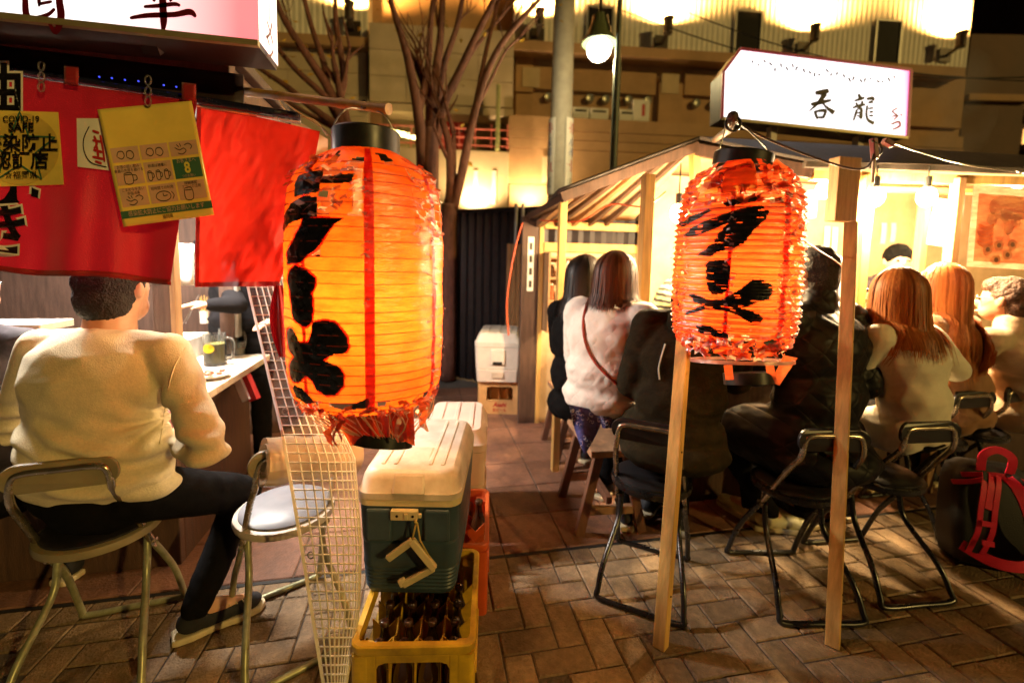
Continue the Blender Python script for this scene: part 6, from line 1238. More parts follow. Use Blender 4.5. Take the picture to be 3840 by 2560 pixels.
# ================================================================== PEOPLE
from mathutils.bvhtree import BVHTree
UPV = Vector((0, 0, 1))
_ico = None
def ico():
    global _ico
    if _ico is None:
        bm = bmesh.new(); bmesh.ops.create_icosphere(bm, subdivisions=2, radius=1); bm.verts.ensure_lookup_table(); _ico = ([v.co.copy() for v in bm.verts], [tuple(v.index for v in f.verts) for f in bm.faces]); bm.free()
    return _ico
def P_ell(mb, c, r, axes=None):
    vs, fs = ico(); r = r if hasattr(r, '__len__') else (r,) * 3; A = axes or (Vector((1, 0, 0)), Vector((0, 1, 0)), UPV)
    mb.add([c + A[0] * v.x * r[0] + A[1] * v.y * r[1] + A[2] * v.z * r[2] for v in vs], fs)
def P_cap(mb, p, q, r1, r2):
    P_ell(mb, p, r1); P_ell(mb, q, r2)
    if (q - p).length > 1e-4: mb.tube([p, p.lerp(q, .5), q], [r1, (r1 + r2) / 2, r2], 12)
def blob(name, prims, mat, parent, voxel=.010, it=6, disp=None, smooth_f=.5, sub=0):
    mb = MB()
    for p in prims:
        if p[0] == 'e': P_ell(mb, p[1], p[2], p[3] if len(p) > 3 else None)
        else: P_cap(mb, p[1], p[2], p[3], p[4])
    me = bpy.data.meshes.new('tmp'); o0 = ORI.get(parent); me.from_pydata([tuple(v - o0) for v in mb.v], [], mb.f); me.update()
    o = bpy.data.objects.new('tmp', me); col.objects.link(o); m = o.modifiers.new('r', 'REMESH'); m.mode = 'VOXEL'; m.voxel_size = voxel; s = o.modifiers.new('s', 'SMOOTH'); s.factor = smooth_f; s.iterations = it
    dg = bpy.context.evaluated_depsgraph_get(); nm = bpy.data.meshes.new_from_object(o.evaluated_get(dg)); bpy.data.objects.remove(o); bpy.data.meshes.remove(me)
    nm.name = name; nm.polygons.foreach_set('use_smooth', [True] * len(nm.polygons))
    if disp:
        n = len(nm.vertices); co = np.empty(n * 3); nm.vertices.foreach_get('co', co); co = co.reshape(-1, 3); no = np.empty(n * 3); nm.vertex_normals.foreach_get('vector', no); no = no.reshape(-1, 3)
        dv = np.array([disp(Vector(c)) for c in co]); co = co + no * dv[:, None]; nm.vertices.foreach_set('co', co.ravel()); nm.update()
    nm.materials.clear(); nm.materials.append(mat); return link(name, nm, None, parent)
def creases(amp, sc_=9., asp=(1, 1, 2.2), seed=0., lowz=None):
    def f(p):
        q = Vector((p.x * asp[0] * sc_ + seed, p.y * asp[1] * sc_, p.z * asp[2] * sc_)); a = mnoise.noise(q + Vector((mnoise.noise(q * .5) * 1.5, 0, 0))); b = mnoise.noise(q * 2.3); return amp * ((1 - abs(a) * 2.2) * .7 + b * .3 - .3)
    return f
m_skin = M('skin', (.60, .33, .21), .5, var=.1, scale=25, sss=.08); m_shoe = M('dark_canvas', (.02, .02, .025), .8); m_sole = M('pale_rubber', (.66, .56, .36), .6); m_denim = M('dark_trousers', (.006, .0055, .006), .95, var=.3, scale=30, bump=.2, spec=.08); m_white = m_white
def hair_mat(name, c, c2):
    m = bpy.data.materials.new(name); m.use_nodes = True; nt = m.node_tree; N = nt.nodes; L = nt.links; b = N['Principled BSDF']; at = N.new('ShaderNodeAttribute'); at.attribute_name = 'rnd'; rp = N.new('ShaderNodeValToRGB'); rp.color_ramp.elements[0].color = (*c, 1); rp.color_ramp.elements[1].color = (*c2, 1); L.new(at.outputs['Fac'], rp.inputs[0]); L.new(rp.outputs[0], b.inputs['Base Color']); b.inputs['Roughness'].default_value = .5; b.inputs['Specular IOR Level'].default_value = .35; return m
m_hblack = hair_mat('black_hair', (.010, .006, .005), (.03, .017, .012)); m_hbrown = hair_mat('brown_hair', (.03, .008, .004), (.15, .05, .02)); m_hging = hair_mat('ginger_hair', (.24, .06, .012), (.62, .22, .05)); m_hshort = M('short_hair', (.014, .009, .007), .6, var=.4, scale=60, bump=.9, bscale=160)
m_hcurl = M('brown_curls', (.06, .025, .012), .55, var=.5, scale=50, bump=1., bscale=90)
def strands(parent, hc, f, r, length, mat, garm=None, n=420, seed=1, flare=.0, curl=0., face=58, wid=.0055, sweep=0., volume=1.0, flip=False, name='hair'):
    """hair built strand by strand over the scalp, falling by its weight"""
    rg = random.Random(seed); mb = MB(); rx, ry, rz = .084 * volume, .104 * volume, .112
    def path(az, L_, rad, jit):
        lk = mnoise.noise(Vector((az * 4.5, seed * 3.3, 0))); lk2 = mnoise.noise(Vector((az * 9, seed, 5))); rad = rad * (1 + .05 * lk); L_ = L_ * (1 + .16 * lk2); pts = []; dr = (f * math.cos(az) + r * math.sin(az)); k = 16; part = hc + UPV * (rz * .98) + f * .01
        for i in range(k + 1):
            s = i / k * (L_ + .16)
            if s < .16:
                el = math.pi / 2 * (1 - s / .16); p = hc + f * (-.012) + (f * math.cos(az) * ry + r * math.sin(az) * rx) * math.cos(el) * rad + UPV * rz * math.sin(el) * rad
            else:
                d_ = s - .16; p = hc + f * (-.012) + (f * math.cos(az) * ry + r * math.sin(az) * rx) * rad * (1 + flare * d_ * 2.2 - .35 * max(0, d_ - .05) * (1 if not flare else .2)) - UPV * d_ + f * sweep * d_ * d_
                p += Vector((math.sin(d_ * 22 + jit * 6), math.cos(d_ * 19 + jit * 5), 0)) * .004 * (1 + curl * 5) * d_ * 4
                if curl and d_ > L_ * .55: p += (f * math.cos(az) + r * math.sin(az)) * curl * (d_ - L_ * .55) ** 1.3 * .5
                if flip and d_ > L_ * .6: p += (dr * .5 + UPV * .2) * (d_ - L_ * .6) * .6
            pts.append(p)
        return pts
    bv = None
    if garm is not None:
        o0 = ORI[garm]; bv = BVHTree.FromPolygons([v.co.copy() for v in garm.data.vertices], [tuple(p.vertices) for p in garm.data.polygons]); path0 = path
        def path(az, L_, rad, jit):
            out = []
            for p in path0(az, L_, rad, jit):
                h = bv.find_nearest(p - o0, .12)
                if h[0] is not None and p.z < hc.z - .05 and (p - o0 - h[0]).dot(h[1]) < .006 + .012 * jit: p = h[0] + o0 + h[1] * (.006 + .012 * jit)
                out.append(p)
            return out
    azs = [R(face) + (2 * math.pi - 2 * R(face)) * i / 40 for i in range(41)]
    sh = [path(a, length * .86, .96, 0.) for a in azs]; k = len(sh[0]); mb.add([p for q in sh for p in q], [(i * k + j, (i + 1) * k + j, (i + 1) * k + j + 1, i * k + j + 1) for i in range(40) for j in range(k - 1)], .15)
    for s_ in range(n):
        az = R(face) + (2 * math.pi - 2 * R(face)) * rg.random(); L_ = length * rg.uniform(.74, 1.03); P = path(az, L_, rg.uniform(.96, 1.06), rg.random()); sd_ = (f * -math.sin(az) + r * math.cos(az)); w_ = wid * rg.uniform(.5, 1.2); vs = []; lean = sd_ * rg.uniform(-.02, .02)
        for i, p in enumerate(P):
            q = i / (len(P) - 1); ww = w_ * (1 if q < .75 else (1 - (q - .75) / .25 * .85)); p = p + lean * q; vs += [p - sd_ * ww / 2, p + sd_ * ww / 2]
        lock = .5 + .9 * mnoise.noise(Vector((az * 11, seed * 2.1, 9))); mb.add(vs, [(2 * i, 2 * i + 1, 2 * i + 3, 2 * i + 2) for i in range(len(P) - 1)], min(1, max(0, lock * .75 + rg.random() * .35 - .05)))
    return mb.build(name, mat, parent, smooth=True)
def person(label, hip, head, f, top, top_name='jacket', w=1.0, trousers=None, stand=False, coat=0.0, joints=None, crease=.0032, cs=11., seed=0, voxel=.010, skirt=0., chestr=None, collar=0., shoes=True, legs=True, skinm=None, puff=0., hs=1.0, hf=None, hem=0., tw=None):
    f = Vector((f[0], f[1], 0)).normalized(); r = Vector((f.y, -f.x, 0)); J = joints or {}; hip = Vector(hip); head = Vector(head)
    t = thing('person', (hip.x, hip.y, 0), label, 'person', 'people at the stalls')
    neck = head - UPV * .135 - f * .035; chest = hip.lerp(neck, .66) - f * .025; waist = hip.lerp(neck, .32) - f * .02; ax = (neck - hip).normalized(); fa = (f - ax * f.dot(ax)).normalized(); A = (r, fa, ax); sw = .155 * w
    S = {}; 
    for s, k in ((-1, 'L'), (1, 'R')):
        sh = neck.lerp(chest, .36) + r * s * sw; el = J.get('elbow' + k, sh + r * s * .06 + f * .10 - UPV * .24); wr = J.get('wrist' + k, el + f * .22 - r * s * .07 + UPV * .02); hj = hip + r * s * .085 * w
        kn = J.get('knee' + k, (hip + r * s * .13 + f * .40 - UPV * .04) if not stand else hj - UPV * (hip.z - .48)); an = J.get('ankle' + k, Vector((kn.x, kn.y, .09)) - (f * .04 if not stand else f * 0)); S[k] = (sh, el, wr, hj, kn, an, J.get('toe' + k, an + f * .16 - UPV * .05))
    # the body, one continuous surface
    F = Vector((hf[0], hf[1], 0)).normalized() if hf else f; Q = Vector((F.y, -F.x, 0)); H = hs
    B = [('e', head, (.072 * H, .092 * H, .112 * H), (Q, F, UPV)), ('e', head + F * .035 * H - UPV * .055 * H, (.055 * H, .06 * H, .055 * H), (Q, F, UPV)), ('c', head - UPV * .06 - F * .02, neck - UPV * .05, .052 * H * H, .060 * H * H), ('e', head + F * .098 * H - UPV * .02, (.012, .018, .022), (Q, F, UPV)), ('e', chest, (.13, .09, .17), A), ('e', waist, (.12, .085, .15), A), ('e', hip, (.14, .10, .10), A)]
    for s, k in ((-1, 'L'), (1, 'R')):
        sh, el, wr, hj, kn, an, toe = S[k]; d = (wr - el).normalized(); sd_ = d.cross(UPV).normalized(); dn = sd_.cross(d)
        B += [('e', head + Q * s * .076 * H - F * .008 - UPV * .005, (.010, .020, .030), (Q, F, UPV)), ('c', neck - UPV * .05, sh, .05, .045), ('c', sh, el, .044, .036), ('c', el, wr, .036, .026), ('c', hj, kn, .07, .05), ('c', kn, an, .046, .032), ('c', an, toe, .034, .026), ('e', wr + d * .05, (.022, .045, .036), (dn, d, sd_))]
        for q, (off, ln) in enumerate(((-.027, .055), (-.009, .066), (.009, .062), (.027, .048))):
            a = wr + d * .085 + sd_ * off; b = a + d * ln * .5 - UPV * .006; B += [('c', a, b, .0095, .0088), ('c', b, b + d * ln * .45 - UPV * .016, .0088, .0075)]
        th = wr + d * .03 - sd_ * s * .034; B += [('c', th, th + d * .03 - sd_ * s * .02 - UPV * .008, .011, .0095), ('c', th + d * .03 - sd_ * s * .02 - UPV * .008, th + d * .056 - sd_ * s * .02 - UPV * .016, .0095, .008)]
    body = blob('body', B, skinm or m_skin, t, .0085, 3)
    m_eye = bpy.data.materials.get('eye') or M('eye', (.02, .012, .01), .1, spec=.8); m_lip = bpy.data.materials.get('lip') or M('lip', (.42, .13, .10), .5)
    for s in (-1, 1): mb = MB(); mb.ell(head + Q * s * .030 + F * .083 * H + UPV * .004, (.011, .011, .008), 10); mb.build('eye', m_eye, body, smooth=True)
    mb = MB(); mb.ell(head + F * .088 * H - UPV * .062, (.022, .022, .007), 10); mb.build('mouth', m_lip, body, smooth=True)
    # the garment
    c_ = chestr or (.175 * w, .122 * (w * .5 + .5), .18); k_ = .012 + puff
    T = [('e', chest, (c_[0] + puff, c_[1] + puff, c_[2]), A), ('e', waist, (.165 * w + puff, .125 * (w * .5 + .5) + puff, .17), A), ('e', hip + UPV * (.02 - hem), (.178 * w + puff, .135 * (w * .5 + .5) + puff + hem * .5, .115 + hem), A), ('c', neck - UPV * .035, chest, .058, .10)]
    if collar: T += [('c', neck - UPV * .02, neck + UPV * collar, .075, .07)]
    if coat: 
        for s, k in ((-1, 'L'), (1, 'R')): T += [('c', S[k][3], S[k][3].lerp(S[k][4], coat), .105 * w + puff, .09 * w + puff)]
    if skirt: T += [('e', hip - UPV * skirt * .5 - f * .03, (.20 * w + puff, .16 * w + puff, skirt), (r, f, UPV))]
    for s, k in ((-1, 'L'), (1, 'R')): sh, el, wr, *_ = S[k]; T += [('c', neck - UPV * .045 + r * s * .03, sh - UPV * .005, .054, .064 + puff), ('c', sh, el, .064 + puff, .055 + puff), ('c', el, wr - (wr - el).normalized() * .01, .055 + puff, .038 + puff * .6)]
    g_ = blob(top_name, T, top, t, voxel, 7, creases(crease, cs, seed=seed * 3.1))
    if legs:
        w = tw or w; TR = [('e', hip - UPV * (.03 if tw else 0), (.160 * w, .125 * w, .105), A)]
        for s, k in ((-1, 'L'), (1, 'R')): sh, el, wr, hj, kn, an, toe = S[k]; TR += [('c', hj, kn, .092 * w, .068), ('c', kn, an + UPV * .01, .066, .050)]
        blob('trousers', TR, trousers or m_denim, t, .012, 5, creases(.006, 10, (1, 1, 1.6), seed * 1.7))
        if shoes:
            for s, k in ((-1, 'L'), (1, 'R')):
                an, toe = S[k][5], S[k][6]; d = Vector((toe.x - an.x, toe.y - an.y, 0)).normalized(); sd_ = Vector((d.y, -d.x, 0)); z0 = .0
                b0_ = Vector((an.x, an.y, 0)); SHP = [('e', b0_ + UPV * .055 - d * .01, (.040, .055, .045), (sd_, d, UPV)), ('c', b0_ + UPV * .05 + d * .03, b0_ + UPV * .045 + d * .13, .040, .034), ('e', b0_ + UPV * .042 + d * .15, (.042, .055, .028), (sd_, d, UPV)), ('c', b0_ + UPV * .06, b0_ + UPV * .10, .042, .042)]
                sh_ = blob('shoe', SHP, J.get('shoemat', m_shoe), t, .007, 4); mb = MB(); ol = [(.036, -.06), (.041, -.02), (.036, .05), (.044, .13), (.036, .19), (.012, .212)]; pl_ = [(x, y) for x, y in ol] + [(-x, y) for x, y in ol[::-1]] + [(-.03, -.075), (.03, -.075)]
                mb.prism(pl_, lambda u, v, dd: b0_ + sd_ * u + d * v + UPV * dd, .002, .026); mb.build('sole', m_sole, sh_, bevel=.006)
    return t, dict(hip=hip, head=head, neck=neck, chest=chest, waist=waist, f=f, r=r, S=S, garment=g_, body=body, A=A, hs=hs, F=F, Q=Q)
def short_hair(t, I, mat, shift=.0, low=.0): 
    h, f, r, k = I['head'], I['F'], I['Q'], I['hs']; return blob('hair', [('e', h + (-f * .018 + UPV * .022) * k, (.081 * k, .094 * k, .104 * k), (r, f, UPV)), ('e', h + (-f * .045 - UPV * .03) * k, (.074 * k, .062 * k, .075 * k), (r, f, UPV)), ('e', h + (f * .03 + UPV * .07) * k, (.066 * k, .06 * k, .05 * k), (r, f, UPV))], mat, t, .006, 3, creases(.003, 60, (1, 1, 1), 3))
def knit(name, c):
    m = M(name, c, .9, var=.09, scale=120, bump=.3, bscale=260, sheen=.15, spec=.1); nt = m.node_tree; N = nt.nodes; L = nt.links
    tc = N.new('ShaderNodeTexCoord'); mp3 = N.new('ShaderNodeMapping'); mp3.inputs['Scale'].default_value = (1, 1, 2.6); mp3.inputs['Rotation'].default_value = (0, R(14), 0); n3 = N.new('ShaderNodeTexNoise'); n3.noise_type = 'RIDGED_MULTIFRACTAL'; n3.inputs['Scale'].default_value = 6; n3.inputs['Detail'].default_value = 2; n3.inputs['Distortion'].default_value = .6; L.new(tc.outputs['Object'], mp3.inputs[0]); L.new(mp3.outputs[0], n3.inputs[0]); b3 = N.new('ShaderNodeBump'); b3.inputs['Strength'].default_value = .45; b3.inputs['Distance'].default_value = .012; L.new(n3.outputs[0], b3.inputs['Height'])
    bp = [n for n in N if n.type == 'BUMP' and n != b3][0]; L.new(b3.outputs[0], bp.inputs['Normal']); return m
def quilt(name, c, r, kind, sc_, depth=.6, rough=.6, sheen=0.):
    m = M(name, c, rough, var=.08, scale=20, sheen=sheen, spec=.18); nt = m.node_tree; N = nt.nodes; L = nt.links; b = N['Principled BSDF']; tc = N.new('ShaderNodeTexCoord'); dt = N.new('ShaderNodeVectorMath'); dt.operation = 'DOT_PRODUCT'; dt.inputs[1].default_value = tuple(r); L.new(tc.outputs['Object'], dt.inputs[0]); sp = N.new('ShaderNodeSeparateXYZ'); L.new(tc.outputs['Object'], sp.inputs[0])
    def mth(op, a, b_=None, c_=None):
        n = N.new('ShaderNodeMath'); n.operation = op
        for i, v in enumerate((a, b_, c_)):
            if v is None: continue
            if isinstance(v, (int, float)): n.inputs[i].default_value = v
            else: L.new(v, n.inputs[i])
        return n.outputs[0]
    u, z = dt.outputs['Value'], sp.outputs['Z']
    if kind == 'diamond': a = mth('ABSOLUTE', mth('SINE', mth('MULTIPLY', mth('ADD', u, z), sc_))); b_ = mth('ABSOLUTE', mth('SINE', mth('MULTIPLY', mth('SUBTRACT', u, z), sc_)))
    else:
        wv = mth('MULTIPLY', mth('SINE', mth('MULTIPLY', z, 52.)), .85); k = mth('MULTIPLY', u, sc_); a = mth('ABSOLUTE', mth('SINE', mth('ADD', k, wv))); b_ = mth('ABSOLUTE', mth('SINE', mth('SUBTRACT', k, wv)))
    h = mth('POWER', mth('MINIMUM', a, b_), .45); bp = N.new('ShaderNodeBump'); bp.inputs['Strength'].default_value = depth; bp.inputs['Distance'].default_value = .004; L.new(h, bp.inputs['Height']); L.new(bp.outputs[0], b.inputs['Normal']); return m
def on_surface(obj, pts, off=.004):
    """photo points dropped on a garment"""
    vs = [v.co.copy() for v in obj.data.vertices]; o0 = ORI.get(obj.parent); bv = BVHTree.FromPolygons(vs, [tuple(p.vertices) for p in obj.data.polygons]); out = []
    for x, y in pts:
        d = Vector(_ray(x, y)).normalized(); h = bv.ray_cast(Vector(CAMP) - o0, d)
        if h[0] is not None: out.append(h[0] + o0 + h[1] * off)
    return out
# ---- the man in the pale sweater
m_sweat = knit('sweater_knit', (.76, .64, .42))
hip = D(232, 1128, 1.42); head = D(266, 662, 1.50)
J = dict(elbowR=D(478, 1030, 1.33), wristR=D(408, 1010, 1.52), elbowL=D(20, 1000, 1.62), wristL=D(150, 900, 1.80), kneeR=D(560, 1130, 1.72), ankleR=G(470, 1440) + Vector((0, .06, .09)), toeR=G(575, 1400) + Vector((0, .0, .04)), kneeL=D(180, 1090, 1.85))
J['ankleR'] = Vector((G(455, 1452).x, G(455, 1452).y, .09)); J['toeR'] = Vector((G(580, 1400).x, G(580, 1400).y, .04))
t, I = person('heavyset man in a pale knit sweater seated on the left stool, seen from behind', hip, head, (.24, .97), m_sweat, 'sweater', 1.42, joints=J, crease=.0016, cs=9, seed=2, voxel=.009, chestr=(.232, .152, .20), hs=1.14, hf=(.17, .985), hem=-.03, tw=1.0)
# knitted folds at waist and armpit
g_ = I['garment']; me = g_.data; o0 = ORI[t]; n = len(me.vertices); co = np.empty(n * 3); me.vertices.foreach_get('co', co); co = co.reshape(-1, 3); no = np.empty(n * 3); me.vertex_normals.foreach_get('vector', no); no = no.reshape(-1, 3); hz = hip.z; armp = np.array(I['S']['R'][0] + I['r'] * .02 - UPV * .20 - I['f'] * .04 - o0)
z = co[:, 2]; ph = co @ np.array(I['r']); fold = .010 * np.sin((z - hz) * 95 + 2.6 * np.sin(ph * 9) + 16 * ph) * np.exp(-((z - hz - .15) / .10) ** 2) + .011 * np.sin((z - hz) * 80 + 3 * np.sin(ph * 9 + 1)) * np.exp(-((z - hz - .02) / .06) ** 2)
da = co - armp; da_ = np.linalg.norm(da, axis=1); fold += .013 * np.sin(np.arctan2(da[:, 2], da @ np.array(I['r'])) * 7 + 1.) * np.exp(-(da_ / .15) ** 2) * np.minimum(1, da_ / .04)
el = np.array(I['S']['R'][1] - o0); de = np.linalg.norm(co - el, axis=1); fold += .006 * np.sin((co - el) @ np.array([.3, .4, .86]) * 95) * np.exp(-(de / .11) ** 2); co = co + no * fold[:, None]; me.vertices.foreach_set('co', co.ravel()); me.update()
short_hair(t, I, m_hshort)
P_ = on_surface(g_, [(452, 770), (425, 800), (402, 840), (388, 890), (378, 940), (372, 985), (366, 1020)], .0015)
if len(P_) > 2: mb = MB(); mb.tube(P_, .0022, 5, smoothn=5); mb.build('sleeve_seam', m_sweat, g_)
mb = MB(); P_ = on_surface(g_, [(x, 1183 + 10 * math.sin((x - 70) / 110 * 1.2)) for x in range(90, 320, 12)], .003)
if len(P_) > 2: mb.tube(P_, .006, 6); mb.build('hem_band', m_sole, g_, smooth=True)
# laces on the near shoe
an = I['S']['R'][5]; toe = I['S']['R'][6]; d = Vector((toe.x - an.x, toe.y - an.y, 0)).normalized(); sd_ = Vector((d.y, -d.x, 0)); b0_ = Vector((an.x, an.y, 0)); mb = MB()
for k in range(4): c_ = b0_ + d * (.06 + .022 * k) + UPV * (.090 - .004 * k); mb.tube([c_ - sd_ * .028 - UPV * .012, c_, c_ + sd_ * .028 + d * .014 - UPV * .012], .0025, 5)
mb.build('lace', m_sole, t)
# ---- man at the left edge
m_plaid = M('dark_plaid', (.030, .022, .030), .8, var=.6, scale=40)
t, I = person('man in a dark jacket cut off by the left edge of the picture', D(-62, 1130, 1.62), D(-72, 655, 1.62), (-.05, 1), m_plaid, 'jacket', 1.15, seed=5); short_hair(t, I, m_hshort)
# ---- cook of the left stall
m_tee = M('black_tee', (.008, .007, .008), .9, var=.3, spec=.1); hip = D(560, 790, 2.75); head = D(520, 480, 2.72)
t, I = person('cook in black reaching over the ledge of the left stall', Vector((hip.x, hip.y, .92)), Vector((head.x, head.y, 1.58)), (-.1, -1), m_tee, 'tee_shirt', 1.1, stand=True, joints=dict(elbowR=D(545, 700, 2.50), wristR=D(482, 700, 2.42), elbowL=D(700, 720, 2.6), wristL=D(640, 735, 2.45)), seed=7, shoes=False); short_hair(t, I, m_hshort)
hp_ = I['S']['R'][2]; tg = thing('tongs', hp_, 'steel tongs in the hand of the left stall cook', 'tongs'); mb = MB(); mb.bar(hp_ + Vector((-.05, -.01, .05)), hp_ + Vector((-.12, -.03, -.10)), .012, .004); mb.build('arm', m_steelp, tg); mb = MB(); mb.bar(hp_ + Vector((-.06, .02, .05)), hp_ + Vector((-.12, .0, -.10)), .012, .004); mb.build('arm', m_steelp, tg)
ap = I['chest']; mb = MB(); mb.grid(lambda u, v: D(400 + 45 * u, 560 + 95 * v, 2.2 + .01 * math.sin(5 * u)), 4, 4); tag(mb.build('white_towel', m_wprint, None, smooth=True, solid=.004), 'white towel hanging between the two red curtain panels', 'towel')
# ---- right stall, left side
FW = Vector(_f0); RT = Vector(_rt)
def dirv(a): a = R(a); v = FW * math.cos(a) + RT * math.sin(a); return (v.x, v.y)        # 0 = away from the viewer, 90 = to the right
m_blackc = M('black_wool', (.006, .0052, .005), .95, var=.3, spec=.08)
t, I = person('woman with long dark hair and black coat on the far bench', D(1322, 930, 2.62), D(1346, 632, 2.5), dirv(42), m_blackc, 'coat', 1.0, coat=.5, seed=11); strands(t, I['head'], I['f'], I['r'], .25, m_hblack, I['garment'], 900, 3, flare=.25, flip=True, volume=1.14)
I_ = I; mb = MB(); 
m_whq = quilt('white_quilt', (.82, .72, .62), Vector((.75, -.66, 0)), 'onion', 40, .42, .7, .2)
t, I = person('woman with a brown bob and a white quilted coat on the near bench', D(1380, 915, 2.14), D(1416, 632, 2.12), dirv(38), m_whq, 'quilted_coat', 1.02, seed=12, crease=.004, puff=.022, joints=dict(elbowR=D(1452, 800, 2.02), wristR=D(1490, 770, 2.25))); strands(t, I['head'], I['f'], I['r'], .17, m_hbrown, I['garment'], 900, 4, flare=.3, flip=True, volume=1.14)
g_ = I['garment']; P_ = on_surface(g_, [(1352, 690), (1345, 715), (1341, 745), (1345, 780), (1356, 812), (1374, 840), (1398, 865), (1420, 884), (1440, 900)], .006)
if len(P_) > 2: sb_ = thing('shoulder_bag', P_[-1], 'small red brown bag strap worn across the white quilted coat', 'bag'); mb = MB(); mb.tube(P_, .006, 6, smoothn=6); mb.build('strap', M('red_leather', (.32, .05, .03), .5), sb_, smooth=True); q_ = P_[-1]; mb = MB(); mb.bar(q_ + Vector((-.01, 0, .01)), q_ + Vector((.09, .03, -.05)), .03, .05); mb.build('pouch', bpy.data.materials['red_leather'], sb_, bevel=.008)
# striped cook
m_strp = M('striped_shirt', (.20, .19, .11), .7); nt_ = m_strp.node_tree; wv = nt_.nodes.new('ShaderNodeTexWave'); wv.bands_direction = 'Z'; wv.inputs['Scale'].default_value = 9; wv.inputs['Distortion'].default_value = 3; wv.inputs['Detail Scale'].default_value = 1.; tcn = nt_.nodes.new('ShaderNodeTexCoord'); nt_.links.new(tcn.outputs['Object'], wv.inputs[0]); rpn = nt_.nodes.new('ShaderNodeValToRGB'); rpn.color_ramp.elements[0].color = (.03, .03, .03, 1); rpn.color_ramp.elements[1].color = (.42, .38, .2, 1); rpn.color_ramp.elements[0].position = .42; rpn.color_ramp.elements[1].position = .55; nt_.links.new(wv.outputs[0], rpn.inputs[0]); nt_.links.new(rpn.outputs[0], nt_.nodes['Principled BSDF'].inputs['Base Color'])
hp_ = D(1515, 830, 2.78)
t, I = person('cook in a striped shirt bending behind the counter beside the bright post', Vector((hp_.x, hp_.y, .90)), D(1600, 600, 2.72), dirv(100), m_strp, 'striped_shirt', 1.1, stand=True, seed=13, shoes=False); short_hair(t, I, m_hshort)
m_olive = M('olive_cotton', (.022, .016, .007), .9, var=.3, scale=20, bump=.3, bscale=80, spec=.1)
t, I = person('person in an olive hooded coat on the sideways black stool behind the leaning post', D(1545, 1005, 1.86), D(1590, 640, 1.90), dirv(8), m_olive, 'olive_coat', 1.08, coat=.45, seed=14, crease=.005, collar=.03, puff=.012, skirt=.08, joints=dict(elbowL=D(1450, 880, 1.95), wristL=D(1500, 800, 2.1))); short_hair(t, I, m_hshort)
h_, f_ = I['neck'], I['f']; blob('hood', [('e', h_ - f_ * .11 - UPV * .03, (.13, .08, .11), (I['r'], f_, UPV)), ('e', h_ - f_ * .04 + UPV * .05, (.10, .10, .09), (I['r'], f_, UPV))], m_olive, t, .012, 4, creases(.008, 12, seed=3))
P_ = on_surface(I['garment'], [(1528, 790), (1520, 820), (1514, 845), (1516, 870)], .006)
if len(P_) > 2: mb = MB(); mb.tube(P_, .003, 6, smoothn=5); mb.build('drawstring', m_wprint, I['garment'])
m_bq = quilt('black_quilt', (.008, .0075, .008), Vector((1, -.1, 0)), 'diamond', 30, .8, .5)
t, I = person('person in a black diamond quilted jacket between the torn lantern and the right post', D(1862, 1010, 1.90), D(1868, 626, 2.0), dirv(-22), m_bq, 'quilted_jacket', 1.25, coat=.5, seed=15, crease=.005, collar=.03, puff=.016, skirt=.10, joints=dict(elbowR=D(1985, 880, 1.95), wristR=D(1900, 830, 2.15), ankleL=Vector((G(1762, 1215).x, G(1762, 1215).y, .09)), toeL=Vector((G(1800, 1218).x, G(1800, 1218).y, .04)), shoemat=M('white_trainer', (.70, .66, .42), .6))); short_hair(t, I, m_hshort)
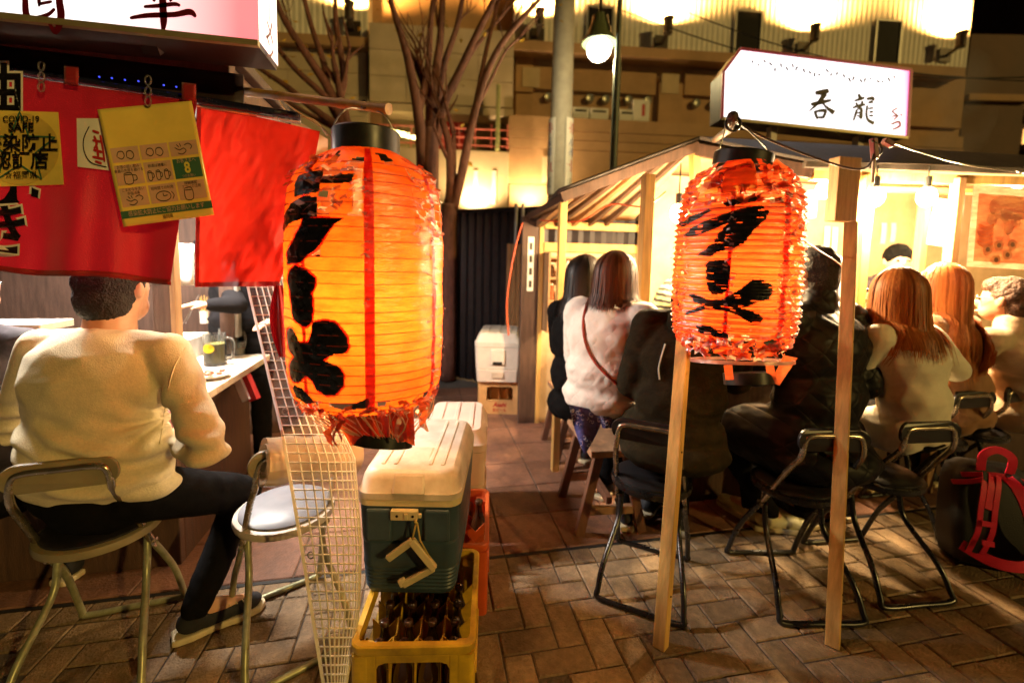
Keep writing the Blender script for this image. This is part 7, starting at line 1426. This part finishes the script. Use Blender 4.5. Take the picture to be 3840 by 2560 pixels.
# ---- right side
m_cream = M('cream_wool', (.84, .77, .62), .6, var=.08, scale=20, sheen=.25, bump=.1, bscale=200)
t, I = person('woman with ginger hair and a cream coat on the third black stool', D(2092, 985, 1.98), D(2052, 672, 1.98), dirv(-18), m_cream, 'cream_coat', 1.0, coat=.25, seed=16, crease=.004, cs=7, collar=.045, joints=dict(elbowR=D(2195, 850, 2.0), wristR=D(2130, 800, 2.2))); strands(t, I['head'], I['f'], I['r'], .27, m_hging, I['garment'], 900, 6, flare=.25, curl=.1, sweep=-.5, volume=1.08)
m_brnc = M('brown_wool', (.30, .14, .05), .7, var=.2, scale=20, sheen=.2)
t, I = person('woman with very long straight ginger hair in a brown coat', D(2205, 955, 2.38), D(2156, 655, 2.26), dirv(-22), m_brnc, 'brown_coat', 1.0, coat=.3, seed=17); strands(t, I['head'], I['f'], I['r'], .46, m_hging, I['garment'], 900, 7, flare=.15, curl=.0, sweep=-.2, volume=1.08)
m_beige = M('beige_cotton', (.62, .48, .32), .7, var=.14, scale=14, bump=.15, bscale=120)
t, I = person('man with glasses and short curly hair in a beige jacket at the right edge', D(2362, 935, 2.45), D(2308, 690, 2.24), dirv(-16), m_beige, 'beige_jacket', 1.3, coat=.3, seed=18, crease=.006, cs=8, collar=.02, hf=dirv(-28)); short_hair(t, I, m_hcurl)
h_, f_, r_ = I['head'], I['F'], I['Q']; gl_ = thing('glasses', h_ + f_ * .09, 'thin metal glasses on the man in the beige jacket', 'glasses')
for s in (-1, 1): mb = MB(); mb.tube([h_ + f_ * .105 + r_ * (s * .034 + .025 * math.cos(a)) + UPV * (.004 + .019 * math.sin(a)) for a in np.linspace(0, 6.283, 17)[:-1]], .0012, 5, closed=True); mb.build('rim', m_steel, gl_); mb = MB(); mb.tube([h_ + f_ * .105 + r_ * s * .062 + UPV * .008, h_ - f_ * .005 + r_ * s * .082 + UPV * .010], .0014, 5); mb.build('temple', m_steel, gl_)
hp_ = D(2075, 800, 3.25)
t, I = person('cook with a black head cloth bending over the pots of the right stall', Vector((hp_.x, hp_.y, .95)), D(2062, 600, 3.15), dirv(200), m_plaid, 'jacket', 1.1, stand=True, seed=19, shoes=False)
h_, f_, r_ = I['head'], I['f'], I['r']; blob('head_cloth', [('e', h_ - f_ * .012 + UPV * .035, (.085, .10, .095), (r_, f_, UPV)), ('e', h_ - f_ * .10 + UPV * .0, (.035, .04, .03), (r_, f_, UPV))], M('black_head_cloth', (.004, .004, .004), .95, spec=.05), t, .007, 3, creases(.003, 30, seed=2))
